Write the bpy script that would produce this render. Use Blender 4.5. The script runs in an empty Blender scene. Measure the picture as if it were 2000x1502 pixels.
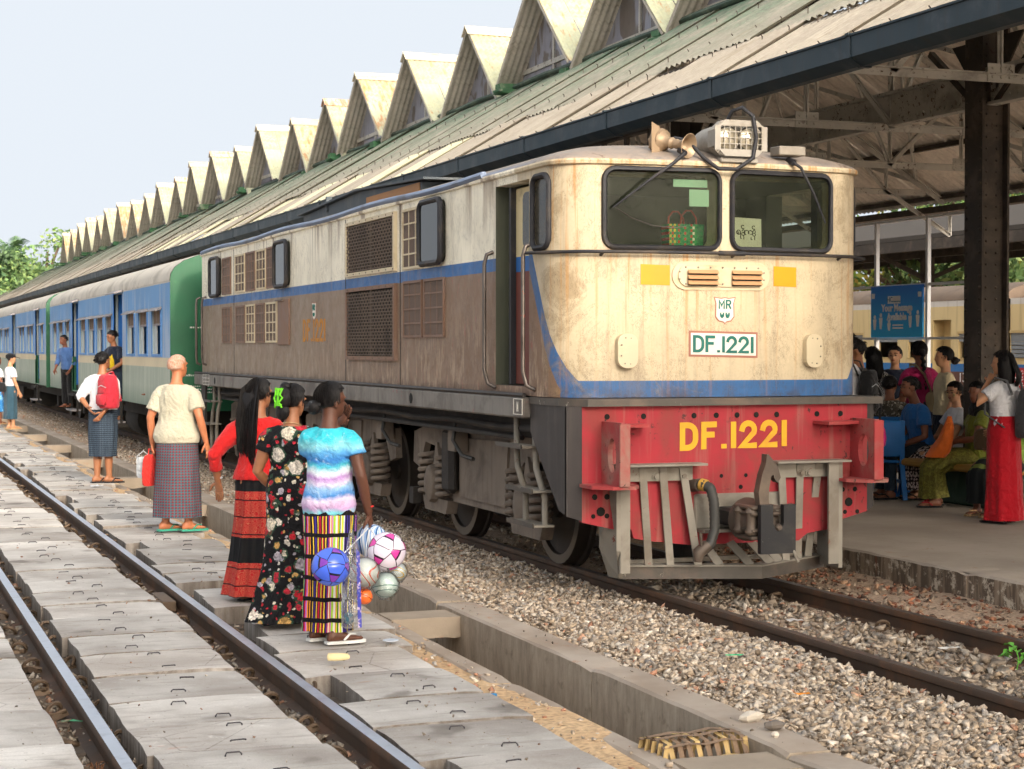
import bpy, bmesh, math, random
import numpy as np
from mathutils import Vector, Matrix, noise as mnoise
R = math.radians; PI = math.pi
random.seed(7); rng = np.random.default_rng(7)
sc = bpy.context.scene
col = sc.collection

# ------------------------------------------------------------------ camera, sky, sun, exposure
CAM_H = 1.66
cam = bpy.data.cameras.new('camera'); camo = bpy.data.objects.new('camera', cam); col.objects.link(camo)
camo.location = (0, 0, CAM_H); camo.rotation_euler = (R(90 - 1.146), 0, R(-20.229))
cam.sensor_width = 36; cam.lens = 63.0; cam.clip_start = .05; cam.clip_end = 2000
cam.dof.use_dof = True; cam.dof.focus_distance = 12.5; cam.dof.aperture_fstop = 11
sc.camera = camo
SUN_EL = 19.0; SUN_AZ = 175.0          # azimuth of the sun, clockwise from +Y: behind the camera, a little to the right
w = bpy.data.worlds.new('World'); sc.world = w; w.use_nodes = True
nt = w.node_tree; nt.nodes.clear()
wo = nt.nodes.new('ShaderNodeOutputWorld'); bg = nt.nodes.new('ShaderNodeBackground'); sk = nt.nodes.new('ShaderNodeTexSky')
sk.sky_type = 'NISHITA'; sk.sun_disc = False; sk.sun_elevation = R(SUN_EL); sk.sun_rotation = R(SUN_AZ)
sk.air_density = 1.0; sk.dust_density = 10; sk.ozone_density = 1.0; sk.altitude = 0
bg.inputs['Strength'].default_value = 0.15
mxw = nt.nodes.new('ShaderNodeMix'); mxw.data_type = 'RGBA'; mxw.blend_type = 'LIGHTEN'; mxw.inputs[0].default_value = 1     # even pale haze over the whole sky
mxw.inputs[7].default_value = (2.3, 2.47, 2.68, 1)
hz = nt.nodes.new('ShaderNodeHueSaturation'); hz.inputs['Saturation'].default_value = .5
nt.links.new(sk.outputs[0], hz.inputs['Color']); nt.links.new(hz.outputs[0], mxw.inputs[6]); nt.links.new(mxw.outputs[2], bg.inputs[0]); nt.links.new(bg.outputs[0], wo.inputs[0])
sun = bpy.data.lights.new('sun', 'SUN'); suno = bpy.data.objects.new('sun', sun); col.objects.link(suno)
sun.energy = .8; sun.angle = R(2.0); sun.color = (1.0, .87, .7)
sd = Vector((math.sin(R(SUN_AZ)) * math.cos(R(SUN_EL)), math.cos(R(SUN_AZ)) * math.cos(R(SUN_EL)), math.sin(R(SUN_EL))))
suno.rotation_euler = sd.to_track_quat('Z', 'Y').to_euler(); suno.location = (3, -20, 30)
vs = sc.view_settings; vs.view_transform = 'Standard'; vs.look = 'None'; vs.gamma = 1; vs.exposure = 1.25; vs.use_curve_mapping = False
sc.cycles.max_bounces = 6; sc.cycles.use_adaptive_sampling = True; sc.cycles.adaptive_threshold = .05; sc.cycles.transparent_max_bounces = 12; sc.cycles.use_denoising = True

# ------------------------------------------------------------------ materials
MATS = {}
def lin(c):
    if isinstance(c, str):
        c = [int(c[i:i+2], 16) / 255 for i in (0, 2, 4)]
        c = [x / 12.92 if x <= .04045 else ((x + .055) / 1.055) ** 2.4 for x in c]
    return tuple(c)[:3] + (1,)
class NG:
    """tiny node-graph helper"""
    def __init__(s, name):
        s.m = bpy.data.materials.new(name); s.m.use_nodes = True; s.t = s.m.node_tree; s.t.nodes.clear()
        s.out = s.n('ShaderNodeOutputMaterial'); MATS[name] = s.m
    def n(s, typ, **kw):
        x = s.t.nodes.new(typ)
        for k, v in kw.items(): setattr(x, k, v)
        return x
    def put(s, node, key, v):
        if v is None: return
        if hasattr(v, 'is_output') or isinstance(v, bpy.types.NodeSocket): s.t.links.new(v, node.inputs[key])
        else: node.inputs[key].default_value = v
    def coord(s, kind='Object', scale=(1, 1, 1), rnd=True, loc=None):
        tc = s.n('ShaderNodeTexCoord'); v = tc.outputs[kind]
        if rnd and kind == 'Object':
            oi = s.n('ShaderNodeObjectInfo'); a = s.n('ShaderNodeVectorMath', operation='MULTIPLY_ADD')
            cx = s.n('ShaderNodeCombineXYZ')
            for i, k in enumerate((37., 53., 71.)):
                q = s.n('ShaderNodeMath', operation='MULTIPLY'); s.put(q, 0, oi.outputs['Random']); q.inputs[1].default_value = k
                s.put(cx, i, q.outputs[0])
            s.put(a, 0, v); a.inputs[1].default_value = (1, 1, 1); s.put(a, 2, cx.outputs[0]); v = a.outputs[0]
        mp = s.n('ShaderNodeMapping'); s.put(mp, 0, v); mp.inputs['Scale'].default_value = scale
        if loc: mp.inputs['Location'].default_value = loc
        return mp.outputs[0]
    def noise(s, vec, scale=5, detail=4, rough=.55, dist=0, out=0):
        x = s.n('ShaderNodeTexNoise'); s.put(x, 'Vector', vec)
        for k, v in (('Scale', scale), ('Detail', detail), ('Roughness', rough), ('Distortion', dist)): s.put(x, k, v)
        return x.outputs[out]
    def voro(s, vec, scale=5, feature='F1', out=0, rnd=1):
        x = s.n('ShaderNodeTexVoronoi', feature=feature); s.put(x, 'Vector', vec); s.put(x, 'Scale', scale); s.put(x, 'Randomness', rnd)
        return x.outputs[out]
    def math(s, op, a, b=None, c=None, clamp=False):
        x = s.n('ShaderNodeMath', operation=op, use_clamp=clamp); s.put(x, 0, a)
        if b is not None: s.put(x, 1, b)
        if c is not None: s.put(x, 2, c)
        return x.outputs[0]
    def step(s, v, lo, hi):
        x = s.n('ShaderNodeMapRange', interpolation_type='SMOOTHSTEP'); s.put(x, 0, v); x.inputs[1].default_value = lo; x.inputs[2].default_value = hi
        return x.outputs[0]
    def rng(s, v, a, b, c, d):
        x = s.n('ShaderNodeMapRange'); s.put(x, 0, v)
        for i, q in enumerate((a, b, c, d)): x.inputs[i + 1].default_value = q
        return x.outputs[0]
    def ramp(s, v, stops, interp='LINEAR'):
        x = s.n('ShaderNodeValToRGB'); s.put(x, 0, v); cr = x.color_ramp; cr.interpolation = interp
        while len(cr.elements) < len(stops): cr.elements.new(.5)
        for e, (p, c) in zip(cr.elements, stops): e.position = p; e.color = lin(c)
        return x.outputs[0]
    def mix(s, f, a, b, mode='MIX'):
        x = s.n('ShaderNodeMix', data_type='RGBA', blend_type=mode); s.put(x, 0, f)
        for k, v in ((6, a), (7, b)): s.put(x, k, lin(v) if isinstance(v, (str, tuple, list)) else v)
        return x.outputs[2]
    def sep(s, v):
        x = s.n('ShaderNodeSeparateXYZ'); s.put(x, 0, v); return x.outputs
    def hsv(s, c, h=.5, sat=1, v=1):
        x = s.n('ShaderNodeHueSaturation'); s.put(x, 'Color', c); s.put(x, 'Hue', h); s.put(x, 'Saturation', sat); s.put(x, 'Value', v); return x.outputs[0]
    def bump(s, h, strength=.3, dist=.01):
        x = s.n('ShaderNodeBump'); s.put(x, 'Height', h); x.inputs['Strength'].default_value = strength; x.inputs['Distance'].default_value = dist
        return x.outputs[0]
    def done(s, color, rough=.7, metal=0, normal=None, spec=.4, **kw):
        b = s.n('ShaderNodeBsdfPrincipled'); s.b = b
        s.put(b, 'Base Color', lin(color) if isinstance(color, (str, tuple, list)) else color)
        s.put(b, 'Roughness', rough); s.put(b, 'Metallic', metal); s.put(b, 'Specular IOR Level', spec)
        if normal is not None: s.put(b, 'Normal', normal)
        for k, v in kw.items(): s.put(b, k.replace('_', ' '), v)
        s.t.links.new(b.outputs[0], s.out.inputs[0]); return s.m

def M(name, c, rough=.7, metal=0, var=.18, vs_=3., dirt=None, da=.5, ds=2.5, streak=None, sa=.5, bump=.15, bs=40., bd=.004, spec=.4, rust=None, ra=.15, **kw):
    """weathered surface: value variation, blotches of dirt, vertical streaks, chips and fine relief"""
    if name in MATS: return MATS[name]
    g = NG(name); v = g.coord()
    n1 = g.noise(v, vs_, 5, .6)
    cc = g.hsv(g.mix(0, c, c), v=g.rng(n1, .25, .75, 1 - var, 1 + var))
    if dirt:
        n2 = g.noise(v, ds, 6, .65, .4)
        cc = g.mix(g.math('MULTIPLY', g.step(n2, .62 - da * .35, .78 - da * .2), min(1, .35 + da * .6)), cc, dirt)
    if streak:
        v2 = g.coord(scale=(9, 9, .5)); n3 = g.noise(v2, 1.6, 4, .6)
        cc = g.mix(g.math('MULTIPLY', g.step(n3, .5, .75), sa), cc, streak)
    if rust:
        n4 = g.noise(v, 16, 6, .7, .6); n5 = g.noise(v, 2.2, 3)
        cc = g.mix(g.math('MULTIPLY', g.step(n4, .68 - ra * .5, .72 - ra * .5), g.step(n5, .42, .6)), cc, rust)
    nb = g.noise(v, bs, 6, .65)
    return g.done(cc, g.rng(n1, .3, .7, rough - .08, min(1, rough + .1)), metal, g.bump(nb, bump, bd) if bump else None, spec, **kw)
def mat(x): return MATS[x] if isinstance(x, str) else x

# ------------------------------------------------------------------ mesh building
class MB:
    def __init__(s): s.v = []; s.f = []; s.mi = []; s.uv = None
    def add(s, verts, faces, mi=0):
        o = len(s.v); s.v += [tuple(p) for p in verts]; s.f += [tuple(i + o for i in f) for f in faces]; s.mi += [mi] * len(faces); return s
    def box(s, x0, x1, y0, y1, z0, z1, mi=0, b=0):
        if b <= 0:
            return s.add([(x0,y0,z0),(x1,y0,z0),(x1,y1,z0),(x0,y1,z0),(x0,y0,z1),(x1,y0,z1),(x1,y1,z1),(x0,y1,z1)],
                         [(0,3,2,1),(4,5,6,7),(0,1,5,4),(1,2,6,5),(2,3,7,6),(3,0,4,7)], mi)
        def rect(x0, x1, y0, y1, z, c): return [(x0+c,y0,z),(x1-c,y0,z),(x1,y0+c,z),(x1,y1-c,z),(x1-c,y1,z),(x0+c,y1,z),(x0,y1-c,z),(x0,y0+c,z)]
        rings = [rect(x0+b,x1-b,y0+b,y1-b,z0,b*.5), rect(x0,x1,y0,y1,z0+b,b), rect(x0,x1,y0,y1,z1-b,b), rect(x0+b,x1-b,y0+b,y1-b,z1,b*.5)]
        return s.rings(rings, True, True, mi=mi)
    def rings(s, rings, cap0=True, cap1=True, closed=True, mi=0):
        n = len(rings[0]); o = len(s.v); f = []
        vv = [p for r in rings for p in r]
        for i in range(len(rings) - 1):
            for j in range(n if closed else n - 1):
                k = (j + 1) % n; f.append((i*n+j, i*n+k, (i+1)*n+k, (i+1)*n+j))
        if cap0: f.append(tuple(range(n - 1, -1, -1)))
        if cap1: f.append(tuple((len(rings)-1)*n + j for j in range(n)))
        return s.add(vv, f, mi)
    def tube(s, pts, r, n=8, caps=True, flat=1, closed=False, mi=0):
        """swept circle; r number or list; flat squashes the section's second axis"""
        pts = [Vector(p) for p in pts]; m = len(pts); rr = r if isinstance(r, (list, tuple)) else [r] * m
        t0 = (pts[1] - pts[0]).normalized(); up = Vector((0, 0, 1)) if abs(t0.z) < .9 else Vector((0, 1, 0))
        a = t0.cross(up).normalized(); rings = []
        for i, p in enumerate(pts):
            if closed: t = (pts[(i+1) % m] - pts[i-1]).normalized()
            else: t = (pts[min(i+1, m-1)] - pts[max(i-1, 0)]).normalized()
            a = (a - t * a.dot(t)).normalized(); b = t.cross(a)
            rings.append([p + (a * math.cos(2*PI*k/n) + b * math.sin(2*PI*k/n) * flat) * rr[i] for k in range(n)])
        if closed: rings.append(rings[0]); caps = False
        return s.rings(rings, caps, caps, mi=mi)
    def bar(s, p0, p1, w, h, up=(0, 0, 1), mi=0):
        p0, p1 = Vector(p0), Vector(p1); t = (p1 - p0).normalized(); up = Vector(up)
        if abs(t.dot(up)) > .98: up = Vector((1, 0, 0))
        a = t.cross(up).normalized() * w / 2; b = a.cross(t).normalized() * h / 2
        return s.rings([[p - a - b, p + a - b, p + a + b, p - a + b] for p in (p0, p1)], mi=mi)
    def lathe(s, prof, c=(0, 0, 0), axis='z', n=20, caps=True, mi=0):
        rings = []
        for r, h in prof:
            ring = []
            for k in range(n):
                x, y = r * math.cos(2*PI*k/n), r * math.sin(2*PI*k/n)
                p = (x, y, h) if axis == 'z' else ((h, x, y) if axis == 'x' else (y, h, x))
                ring.append((p[0]+c[0], p[1]+c[1], p[2]+c[2]))
            rings.append(ring)
        return s.rings(rings, caps, caps, mi=mi)
    def prism(s, poly, d, mi=0):
        """polygon of 3-D points extruded by vector d"""
        d = Vector(d); n = len(poly); a = [Vector(p) for p in poly]
        return s.add(a + [p + d for p in a], [tuple(range(n - 1, -1, -1)), tuple(range(n, 2*n))] + [(i, (i+1) % n, n + (i+1) % n, n + i) for i in range(n)], mi)
    def ell(s, c, r, n=12, m=8, rot=None, mi=0):
        rings = []
        for i in range(1, m):
            a = PI * i / m
            rings.append([Vector((r[0]*math.sin(a)*math.cos(2*PI*k/n), r[1]*math.sin(a)*math.sin(2*PI*k/n), -r[2]*math.cos(a))) for k in range(n)])
        pts = [Vector((0, 0, -r[2]))] + [p for q in rings for p in q] + [Vector((0, 0, r[2]))]
        if rot is not None: pts = [rot @ p for p in pts]
        c = Vector(c); pts = [p + c for p in pts]; f = []
        for k in range(n):
            f.append((0, 1 + (k+1) % n, 1 + k))
            f.append((len(pts)-1, 1 + (m-2)*n + k, 1 + (m-2)*n + (k+1) % n))
            for i in range(m - 2): f.append((1+i*n+k, 1+i*n+(k+1) % n, 1+(i+1)*n+(k+1) % n, 1+(i+1)*n+k))
        return s.add(pts, f, mi)
    def xf(s, mtx, start=0):
        s.v[start:] = [tuple(mtx @ Vector(p)) for p in s.v[start:]]; return s
    def mesh(s, name, mats, smooth=None):
        me = bpy.data.meshes.new(name); me.from_pydata(s.v, [], s.f)
        for m in (mats if isinstance(mats, (list, tuple)) else [mats]): me.materials.append(mat(m))
        if any(s.mi): me.polygons.foreach_set('material_index', s.mi)
        if smooth is not None and smooth > 0:
            me.polygons.foreach_set('use_smooth', [True] * len(me.polygons))
            if smooth < 180: me.set_sharp_from_angle(angle=R(smooth))
        me.validate(); return me
    def build(s, name, mats, parent=None, smooth=None, **kw):
        return obj(name, s.mesh(name, mats, smooth), parent, **kw)
def obj(name, me, parent=None, loc=None, rot=None, label=None, cat=None, group=None, kind=None):
    o = bpy.data.objects.new(name, me); col.objects.link(o); o.parent = parent
    if loc is not None: o.location = loc
    if rot is not None: o.rotation_euler = rot
    return tag(o, label, cat, group, kind)
def tag(o, label=None, cat=None, group=None, kind=None):
    for k, v in (('label', label), ('category', cat), ('group', group), ('kind', kind)):
        if v: o[k] = v
    return o
def thing(name, label, cat, loc=(0, 0, 0), rz=0, group=None):
    return obj(name, None, None, loc, (0, 0, rz), label, cat, group)
def copy_tree(o, parent=None):
    c = o.copy(); col.objects.link(c); c.parent = parent
    for ch in list(o.children): copy_tree(ch, c)
    return c
def P(poly, name, m, parent, d=(0, 0, .002), **kw): return MB().prism(poly, d).build(name, m, parent, **kw)
def evalmesh(o, name):
    """mesh of o with its modifiers applied; o is removed"""
    dg = bpy.context.evaluated_depsgraph_get(); me = bpy.data.meshes.new_from_object(o.evaluated_get(dg)); me.name = name
    old = o.data; bpy.data.objects.remove(o); bpy.data.meshes.remove(old); return me
def rrect(cx, cz, hw, hh, r, n=5):
    pts = []
    for (sx, sz, a0) in ((1, 1, 0), (-1, 1, 90), (-1, -1, 180), (1, -1, 270)):
        for k in range(n + 1):
            a = R(a0 + 90 * k / n); pts.append((cx + sx*(hw-r) + r*math.cos(a), cz + sz*(hh-r) + r*math.sin(a)))
    return pts
# stroke lettering: glyph polylines in a 0..1 box (width, strokes); w scaled later
def arc(cx, cy, rx, ry, a0, a1, n=12): return [(cx + rx*math.cos(R(a0+(a1-a0)*k/n)), cy + ry*math.sin(R(a0+(a1-a0)*k/n))) for k in range(n+1)]
GL = {'D': (.62, [[(0,.5),(0,1),(.22,1)] + arc(.22,.62,.36,.38,90,0,6) + arc(.22,.38,.36,.38,0,-90,6) + [(0,0),(0,.5)]]),
      'F': (.52, [[(.5,1),(0,1),(0,0)], [(0,.55),(.4,.55)]]), '.': (.12, [[(.06,0),(.06,.02)]]), '1': (.1, [[(.05,1),(.05,0)]]),
      '2': (.62, [arc(.29,.7,.28,.3,175,-25,10) + [(.02,0),(.6,0)]]),
      'M': (.66, [[(0,0),(0,1),(.31,.35),(.62,1),(.62,0)]]), 'R': (.56, [[(0,0),(0,1)], [(0,1),(.28,1)] + arc(.28,.75,.24,.25,90,-90,8) + [(0,.5)], [(.25,.5),(.52,0)]]),
      'W': (.7, [arc(.3,.5,.26,.45,150,390,14), arc(.3,.3,.12,.14,0,360,8)])}
def strokes(txt, h, th, gap=.2, ws=1.):
    """list of 2-D stroke polylines and total width"""
    x = 0; out = []
    for ch in txt:
        wd, st = GL[ch]
        out += [[(x + px * h * ws, py * h) for px, py in s] for s in st]; x += (wd * ws + gap) * h
    return out, x - gap * h
def letter(mb, txt, h, th, place, gap=.2, ws=1., depth=.003):
    """place(u, v, d) -> 3-D point; adds flat raised strokes with round ends"""
    st, wd = strokes(txt, h, th, gap, ws)
    for si, s in enumerate(st):
        ends = 0 if s[0] == s[-1] else 1; dep = depth + .0006*(si % 4)
        pts = [Vector((p[0] - wd/2, p[1])) for p in s]; m = len(pts); L = []; Rr = []
        for i, p in enumerate(pts):
            t = (pts[min(i+1, m-1)] - pts[max(i-1, 0)])
            if i and i < m - 1:
                t1 = (pts[i]-pts[i-1]).normalized(); t2 = (pts[i+1]-pts[i]).normalized(); t = t1 + t2
                k = 1 / max(.5, math.cos(t1.angle(t2, 0) / 2))
            else: k = 1
            t = t.normalized(); nrm = Vector((-t.y, t.x)) * th / 2 * k
            q = p - t * th * .35 * (i == 0) * ends + t * th * .35 * (i == m - 1) * ends
            L.append(q + nrm); Rr.append(q - nrm)
        poly = L + Rr[::-1]; n = len(poly)
        top = [place(p.x, p.y, dep) for p in poly]; bot = [place(p.x, p.y, -.002) for p in poly]
        f = [(i, i+1, n-2-i, n-1-i) for i in range(m - 1)] + [(i, n + i, n + (i+1) % n, (i+1) % n) for i in range(n)]
        mb.add(top + bot, f)
    return wd
def text(body, size, name, m, parent, mtx, extrude=.0015, align='CENTER', spacing=1., bold=0):
    cu = bpy.data.curves.new(name, 'FONT'); cu.body = body; cu.size = size; cu.extrude = extrude; cu.offset = bold; cu.align_x = align; cu.align_y = 'CENTER'
    cu.space_character = spacing; cu.resolution_u = 3
    o = bpy.data.objects.new(name, cu); col.objects.link(o)
    dg = bpy.context.evaluated_depsgraph_get(); me = bpy.data.meshes.new_from_object(o.evaluated_get(dg)); bpy.data.objects.remove(o)
    me.materials.clear(); me.materials.append(mat(m)); me.transform(mtx); return obj(name, me, parent)
# orientation for text on a plane facing -Y (x right, z up)
def face_my(x, y, z): return Matrix.Translation((x, y, z)) @ Matrix.Rotation(PI/2, 4, 'X')
def face_mx(x, y, z): return Matrix.Translation((x, y, z)) @ Matrix.Rotation(-PI/2, 4, 'Z') @ Matrix.Rotation(PI/2, 4, 'X')
# ------------------------------------------------------------------ setting: ground, tracks, slabs, drain, platform
def ground_mat(name, c1, c2, c3, sc_=1.0, bump=.6):
    g = NG(name); v = g.coord(rnd=False); a = g.noise(v, 1.3*sc_, 6, .6); b = g.noise(v, 22*sc_, 6, .7); q = g.voro(v, 38*sc_)
    c = g.mix(g.step(a, .35, .65), c1, c2); c = g.mix(g.math('MULTIPLY', g.step(b, .5, .68), .7), c, c3)
    c = g.hsv(c, v=g.rng(q, 0, .6, .72, 1.15))
    h = g.math('ADD', g.math('MULTIPLY', b, .6), q)
    return g.done(c, .92, 0, g.bump(h, bump, .02), .15)
ground_mat('earth', 'A08A70', '8B7A66', '6B5C4C'); ground_mat('bed_dirt', '7E705F', '6A5C4E', '54483C')
ground_mat('sandy', 'BC9C78', 'C6A985', '9A8064', .8, .4); ground_mat('gravel_bed', 'A8937F', 'B29C88', '82705E')
g = NG('slab_concrete'); v = g.coord(); n1 = g.noise(v, 1.1, 5, .6); n2 = g.noise(v, 7, 6, .7, .3); n3 = g.noise(g.coord(scale=(1.2, 9, 1)), 2.2, 5, .6); nf = g.noise(v, 120, 4, .7)
c = g.mix(g.step(n1, .3, .7), '9E968E', 'CEC9C2'); c = g.mix(g.math('MULTIPLY', g.step(n3, .52, .72), .4), c, '7E746A')
c = g.mix(g.math('MULTIPLY', g.step(n2, .6, .72), .6), c, 'D8D4CC'); n6 = g.noise(v, 2.3, 3, .5); c = g.mix(g.math('MULTIPLY', g.step(n6, .62, .72), .55), c, '5E564E')
n7 = g.noise(v, 3.1, 4, .6, .5, 0); c = g.mix(g.math('MULTIPLY', g.step(n7, .69, .76), .28), c, 'B4704A')
zz = g.sep(g.n('ShaderNodeTexCoord').outputs['Normal'])
oi = g.n('ShaderNodeObjectInfo'); c = g.hsv(c, v=g.rng(oi.outputs['Random'], 0, 1, .78, 1.14))
crk = g.voro(g.coord(scale=(1, 1, 1)), 1.7, 'DISTANCE_TO_EDGE', 0); c = g.mix(g.math('MULTIPLY', g.math('MULTIPLY', g.math('LESS_THAN', g.math('ADD', crk, g.math('MULTIPLY', g.noise(v, 20, 4), .03)), .02), g.math('GREATER_THAN', oi.outputs['Random'], .8)), .35), c, '4E463E')
spk = g.noise(v, 34, 3, .5); c = g.mix(g.math('MULTIPLY', g.step(spk, .68, .72), .5), c, '6A5F54')
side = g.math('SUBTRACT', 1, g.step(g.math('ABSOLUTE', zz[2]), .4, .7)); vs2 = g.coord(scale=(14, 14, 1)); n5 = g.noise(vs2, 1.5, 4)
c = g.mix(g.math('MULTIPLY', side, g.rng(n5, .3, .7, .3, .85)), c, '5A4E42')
c = g.hsv(c, v=g.rng(nf, .3, .7, .88, 1.1))
g.done(c, .85, 0, g.bump(g.math('ADD', g.math('MULTIPLY', n2, .5), g.math('MULTIPLY', nf, .25)), .35, .006), .25)
M('drain_concrete', '9A8C7B', .9, var=.2, dirt='B5651F', da=.1, ds=3, bump=.4, bs=50, bd=.006)
g = NG('kerb_concrete'); v = g.coord(rnd=False); n1 = g.noise(v, 1.4, 5, .6); n2 = g.noise(v, 9, 6, .7); nz = g.sep(g.n('ShaderNodeTexCoord').outputs['Normal'])
c = g.mix(g.step(n1, .35, .65), '98897A', 'ADA092'); c = g.mix(g.math('MULTIPLY', g.step(g.noise(v, 3.3, 5, .65, .4), .63, .7), .45), c, 'A8683F')
st = g.noise(g.coord(scale=(5, 7, 1.6), rnd=False), 2.0, 7, .75); wall = g.mix(g.rng(st, .3, .7, 0, 1), '857869', 'B2A491'); wall = g.mix(g.math('MULTIPLY', g.step(n2, .55, .7), .4), wall, '54483A')
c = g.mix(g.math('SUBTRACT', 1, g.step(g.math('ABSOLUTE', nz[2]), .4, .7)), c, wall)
g.done(c, .9, 0, g.bump(n2, .4, .01), .2)
g = NG('platform_concrete'); v = g.coord(rnd=False); n1 = g.noise(v, .8, 5, .6); n2 = g.noise(v, 12, 6, .7); nz = g.sep(g.n('ShaderNodeTexCoord').outputs['Normal'])
c = g.mix(g.step(n1, .3, .7), '9C9082', 'B3A799'); c = g.mix(g.math('MULTIPLY', g.step(n2, .55, .7), .4), c, '97897A')
c = g.mix(g.math('MULTIPLY', g.step(g.noise(v, 5.3, 5, .6, .6), .66, .72), .5), c, '9C6A48')
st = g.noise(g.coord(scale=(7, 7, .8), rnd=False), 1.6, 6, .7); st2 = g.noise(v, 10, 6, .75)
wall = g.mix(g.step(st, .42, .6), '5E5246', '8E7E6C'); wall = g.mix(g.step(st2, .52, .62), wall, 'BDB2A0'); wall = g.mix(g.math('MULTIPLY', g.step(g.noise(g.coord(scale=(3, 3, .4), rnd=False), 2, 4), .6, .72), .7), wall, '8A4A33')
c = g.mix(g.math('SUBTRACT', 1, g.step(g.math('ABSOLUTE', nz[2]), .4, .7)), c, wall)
g.done(c, .85, 0, g.bump(n2, .35, .008), .3)
M('rail_top', 'B4BAC4', .4, .55, var=.12, bump=.03, streak='6A6664', sa=.25, spec=.6)
M('rail_side', '4A3A2E', .75, .2, var=.25, dirt='6B4A33', da=.5, bump=.3)
M('rail_worn', '6A6058', .45, .6, var=.2, dirt='4E4238', da=.5)
M('clip_steel', '6A5847', .6, .4, var=.3, dirt='4A3D33', da=.4)
M('hook_steel', '4A4648', .5, .6, var=.2)
M('sleeper', '5A4F45', .9, var=.25, dirt='3C342C', da=.5, bump=.5)

ground = MB(); ground.add([(-400, -60, -.8), (400, -60, -.8), (400, 600, -.8), (-400, 600, -.8)], [(0, 1, 2, 3)]).build('ground', 'earth', kind='structure')
def gridsheet(x0, x1, y0, y1, z, nx, ny, amp, m, name, zf=None, seed=0, skirt=True, kind='structure'):
    xs = np.linspace(x0, x1, nx + 1); ys = np.linspace(y0, y1, ny + 1); b = MB(); vv = []
    for j, y in enumerate(ys):
        for i, x in enumerate(xs):
            k = mnoise.noise((x*2.1 + seed, y*2.1, seed*.3)) * amp + mnoise.noise((x*7 + seed, y*7, 3.1)) * amp * .4
            vv.append((x, y, z + k + (zf(x, y) if zf else 0)))
    ff = [(j*(nx+1)+i, j*(nx+1)+i+1, (j+1)*(nx+1)+i+1, (j+1)*(nx+1)+i) for j in range(ny) for i in range(nx)]
    b.add(vv, ff)
    if skirt:
        n = nx + 1
        for idx in ([i for i in range(n)], [ny*n+i for i in range(n)][::-1], [j*n for j in range(ny+1)][::-1], [j*n+nx for j in range(ny+1)]):
            top = [vv[i] for i in idx]; bot = [(p[0], p[1], -.78) for p in top]; m_ = len(top)
            b.add(top + bot, [(i, m_+i, m_+i+1, i+1) for i in range(m_-1)])
    return b.build(name, m, smooth=60, kind=kind)
gridsheet(-30, 2.93, -8, 160, -.145, 40, 260, .012, 'bed_dirt', 'track_bed')
gridsheet(2.93, 3.2, -8, 160, -.075, 5, 500, .022, 'sandy', 'drain_verge', lambda x, y: -.02 if x < 2.96 else 0, 4)
gridsheet(3.88, 7.3, -8, 160, -.10, 34, 420, .02, 'gravel_bed', 'ballast_bed', lambda x, y: (.05 * max(0, 1 - abs(x - 4.1) / .45) - (.03 if 5.0 < x < 6.5 else 0) + (.02 if x > 6.6 else 0)), 9)
gridsheet(15.8, 40, -8, 160, -.12, 10, 40, .01, 'gravel_bed', 'far_track_bed')

# rails
def rail_mesh(y0, y1):
    b = MB(); pf = [(-.06, -.14), (.06, -.14), (.06, -.128), (.012, -.112), (.009, -.05), (.032, -.038), (.035, -.012), (.028, -.001), (.015, 0), (-.015, 0), (-.028, -.001), (-.035, -.012), (-.032, -.038), (-.009, -.05), (-.012, -.112), (-.06, -.128)]
    n = len(pf)
    b.v = [(x, y, z) for y in (y0, y1) for x, z in pf]
    for i in range(n):
        b.f.append((i, (i+1) % n, n + (i+1) % n, n + i)); b.mi.append(0 if i in (7, 8, 9) else 1)
    b.f += [tuple(range(n-1, -1, -1)), tuple(range(n, 2*n))]; b.mi += [1, 1]
    return b
def clip_mb():
    b = MB(); pts = []
    for k in range(15):
        a = R(-30 + 300 * k / 14); pts.append((.04*math.cos(a), .03*math.sin(a) + .02*k/14, .03 + .032*math.sin(a)))
    b.tube(pts, .0115, 6); b.tube([(.035, .0, .02), (.01, .04, .01), (-.03, .07, .008)], .0115, 6)
    b.box(-.04, .05, -.03, .06, -.02, .012); return b
clip_me = clip_mb().mesh('rail_clip', 'clip_steel', 60)
def track(xs, name, tops, sl_y, clip_y, clip_z, sides, y0=-6, y1=150):
    t = obj(name, None, None, kind='structure')
    for x in xs:
        cuts = [y0, 12.35 if x < 3 else 7.0, y1]
        for a, b_ in zip(cuts, cuts[1:]):
            o = rail_mesh(a + .004, b_).build('rail', tops, t, smooth=40); o.location.x = x
    for y in np.arange(*sl_y): MB().box(xs[0]-.45, xs[1]+.45, y-.11, y+.11, -.24, -.128, b=.012).build('sleeper', 'sleeper', t)
    for y in np.arange(*clip_y):
        for x in xs:
            for s in sides:
                o = obj('rail_clip', clip_me, t, (x + s*.105 + random.uniform(-.008, .008), y + random.uniform(-.09, .09), clip_z + random.uniform(-.022, .008)), (random.uniform(-.5, .4), random.uniform(-.35, .35), PI/2*(1-s) + random.uniform(-.8, .8)))
    return t
t1 = track((1.02, 2.09), 'railway_track', ['rail_top', 'rail_side'], (4.2, 40, .66), (4.3, 32, .66), -.125, (-1, 1))
t2 = track((5.17, 6.24), 'railway_track', ['rail_worn', 'rail_side'], (4.0, 12, .7), (4.2, 12.5, 1.4), -.12, (-1, 1))
t3 = track((24.4, 25.47), 'railway_track', ['rail_worn', 'rail_side'], (14, 15, .7), (14, 14.5, 1), -.12, (1,))
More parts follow.
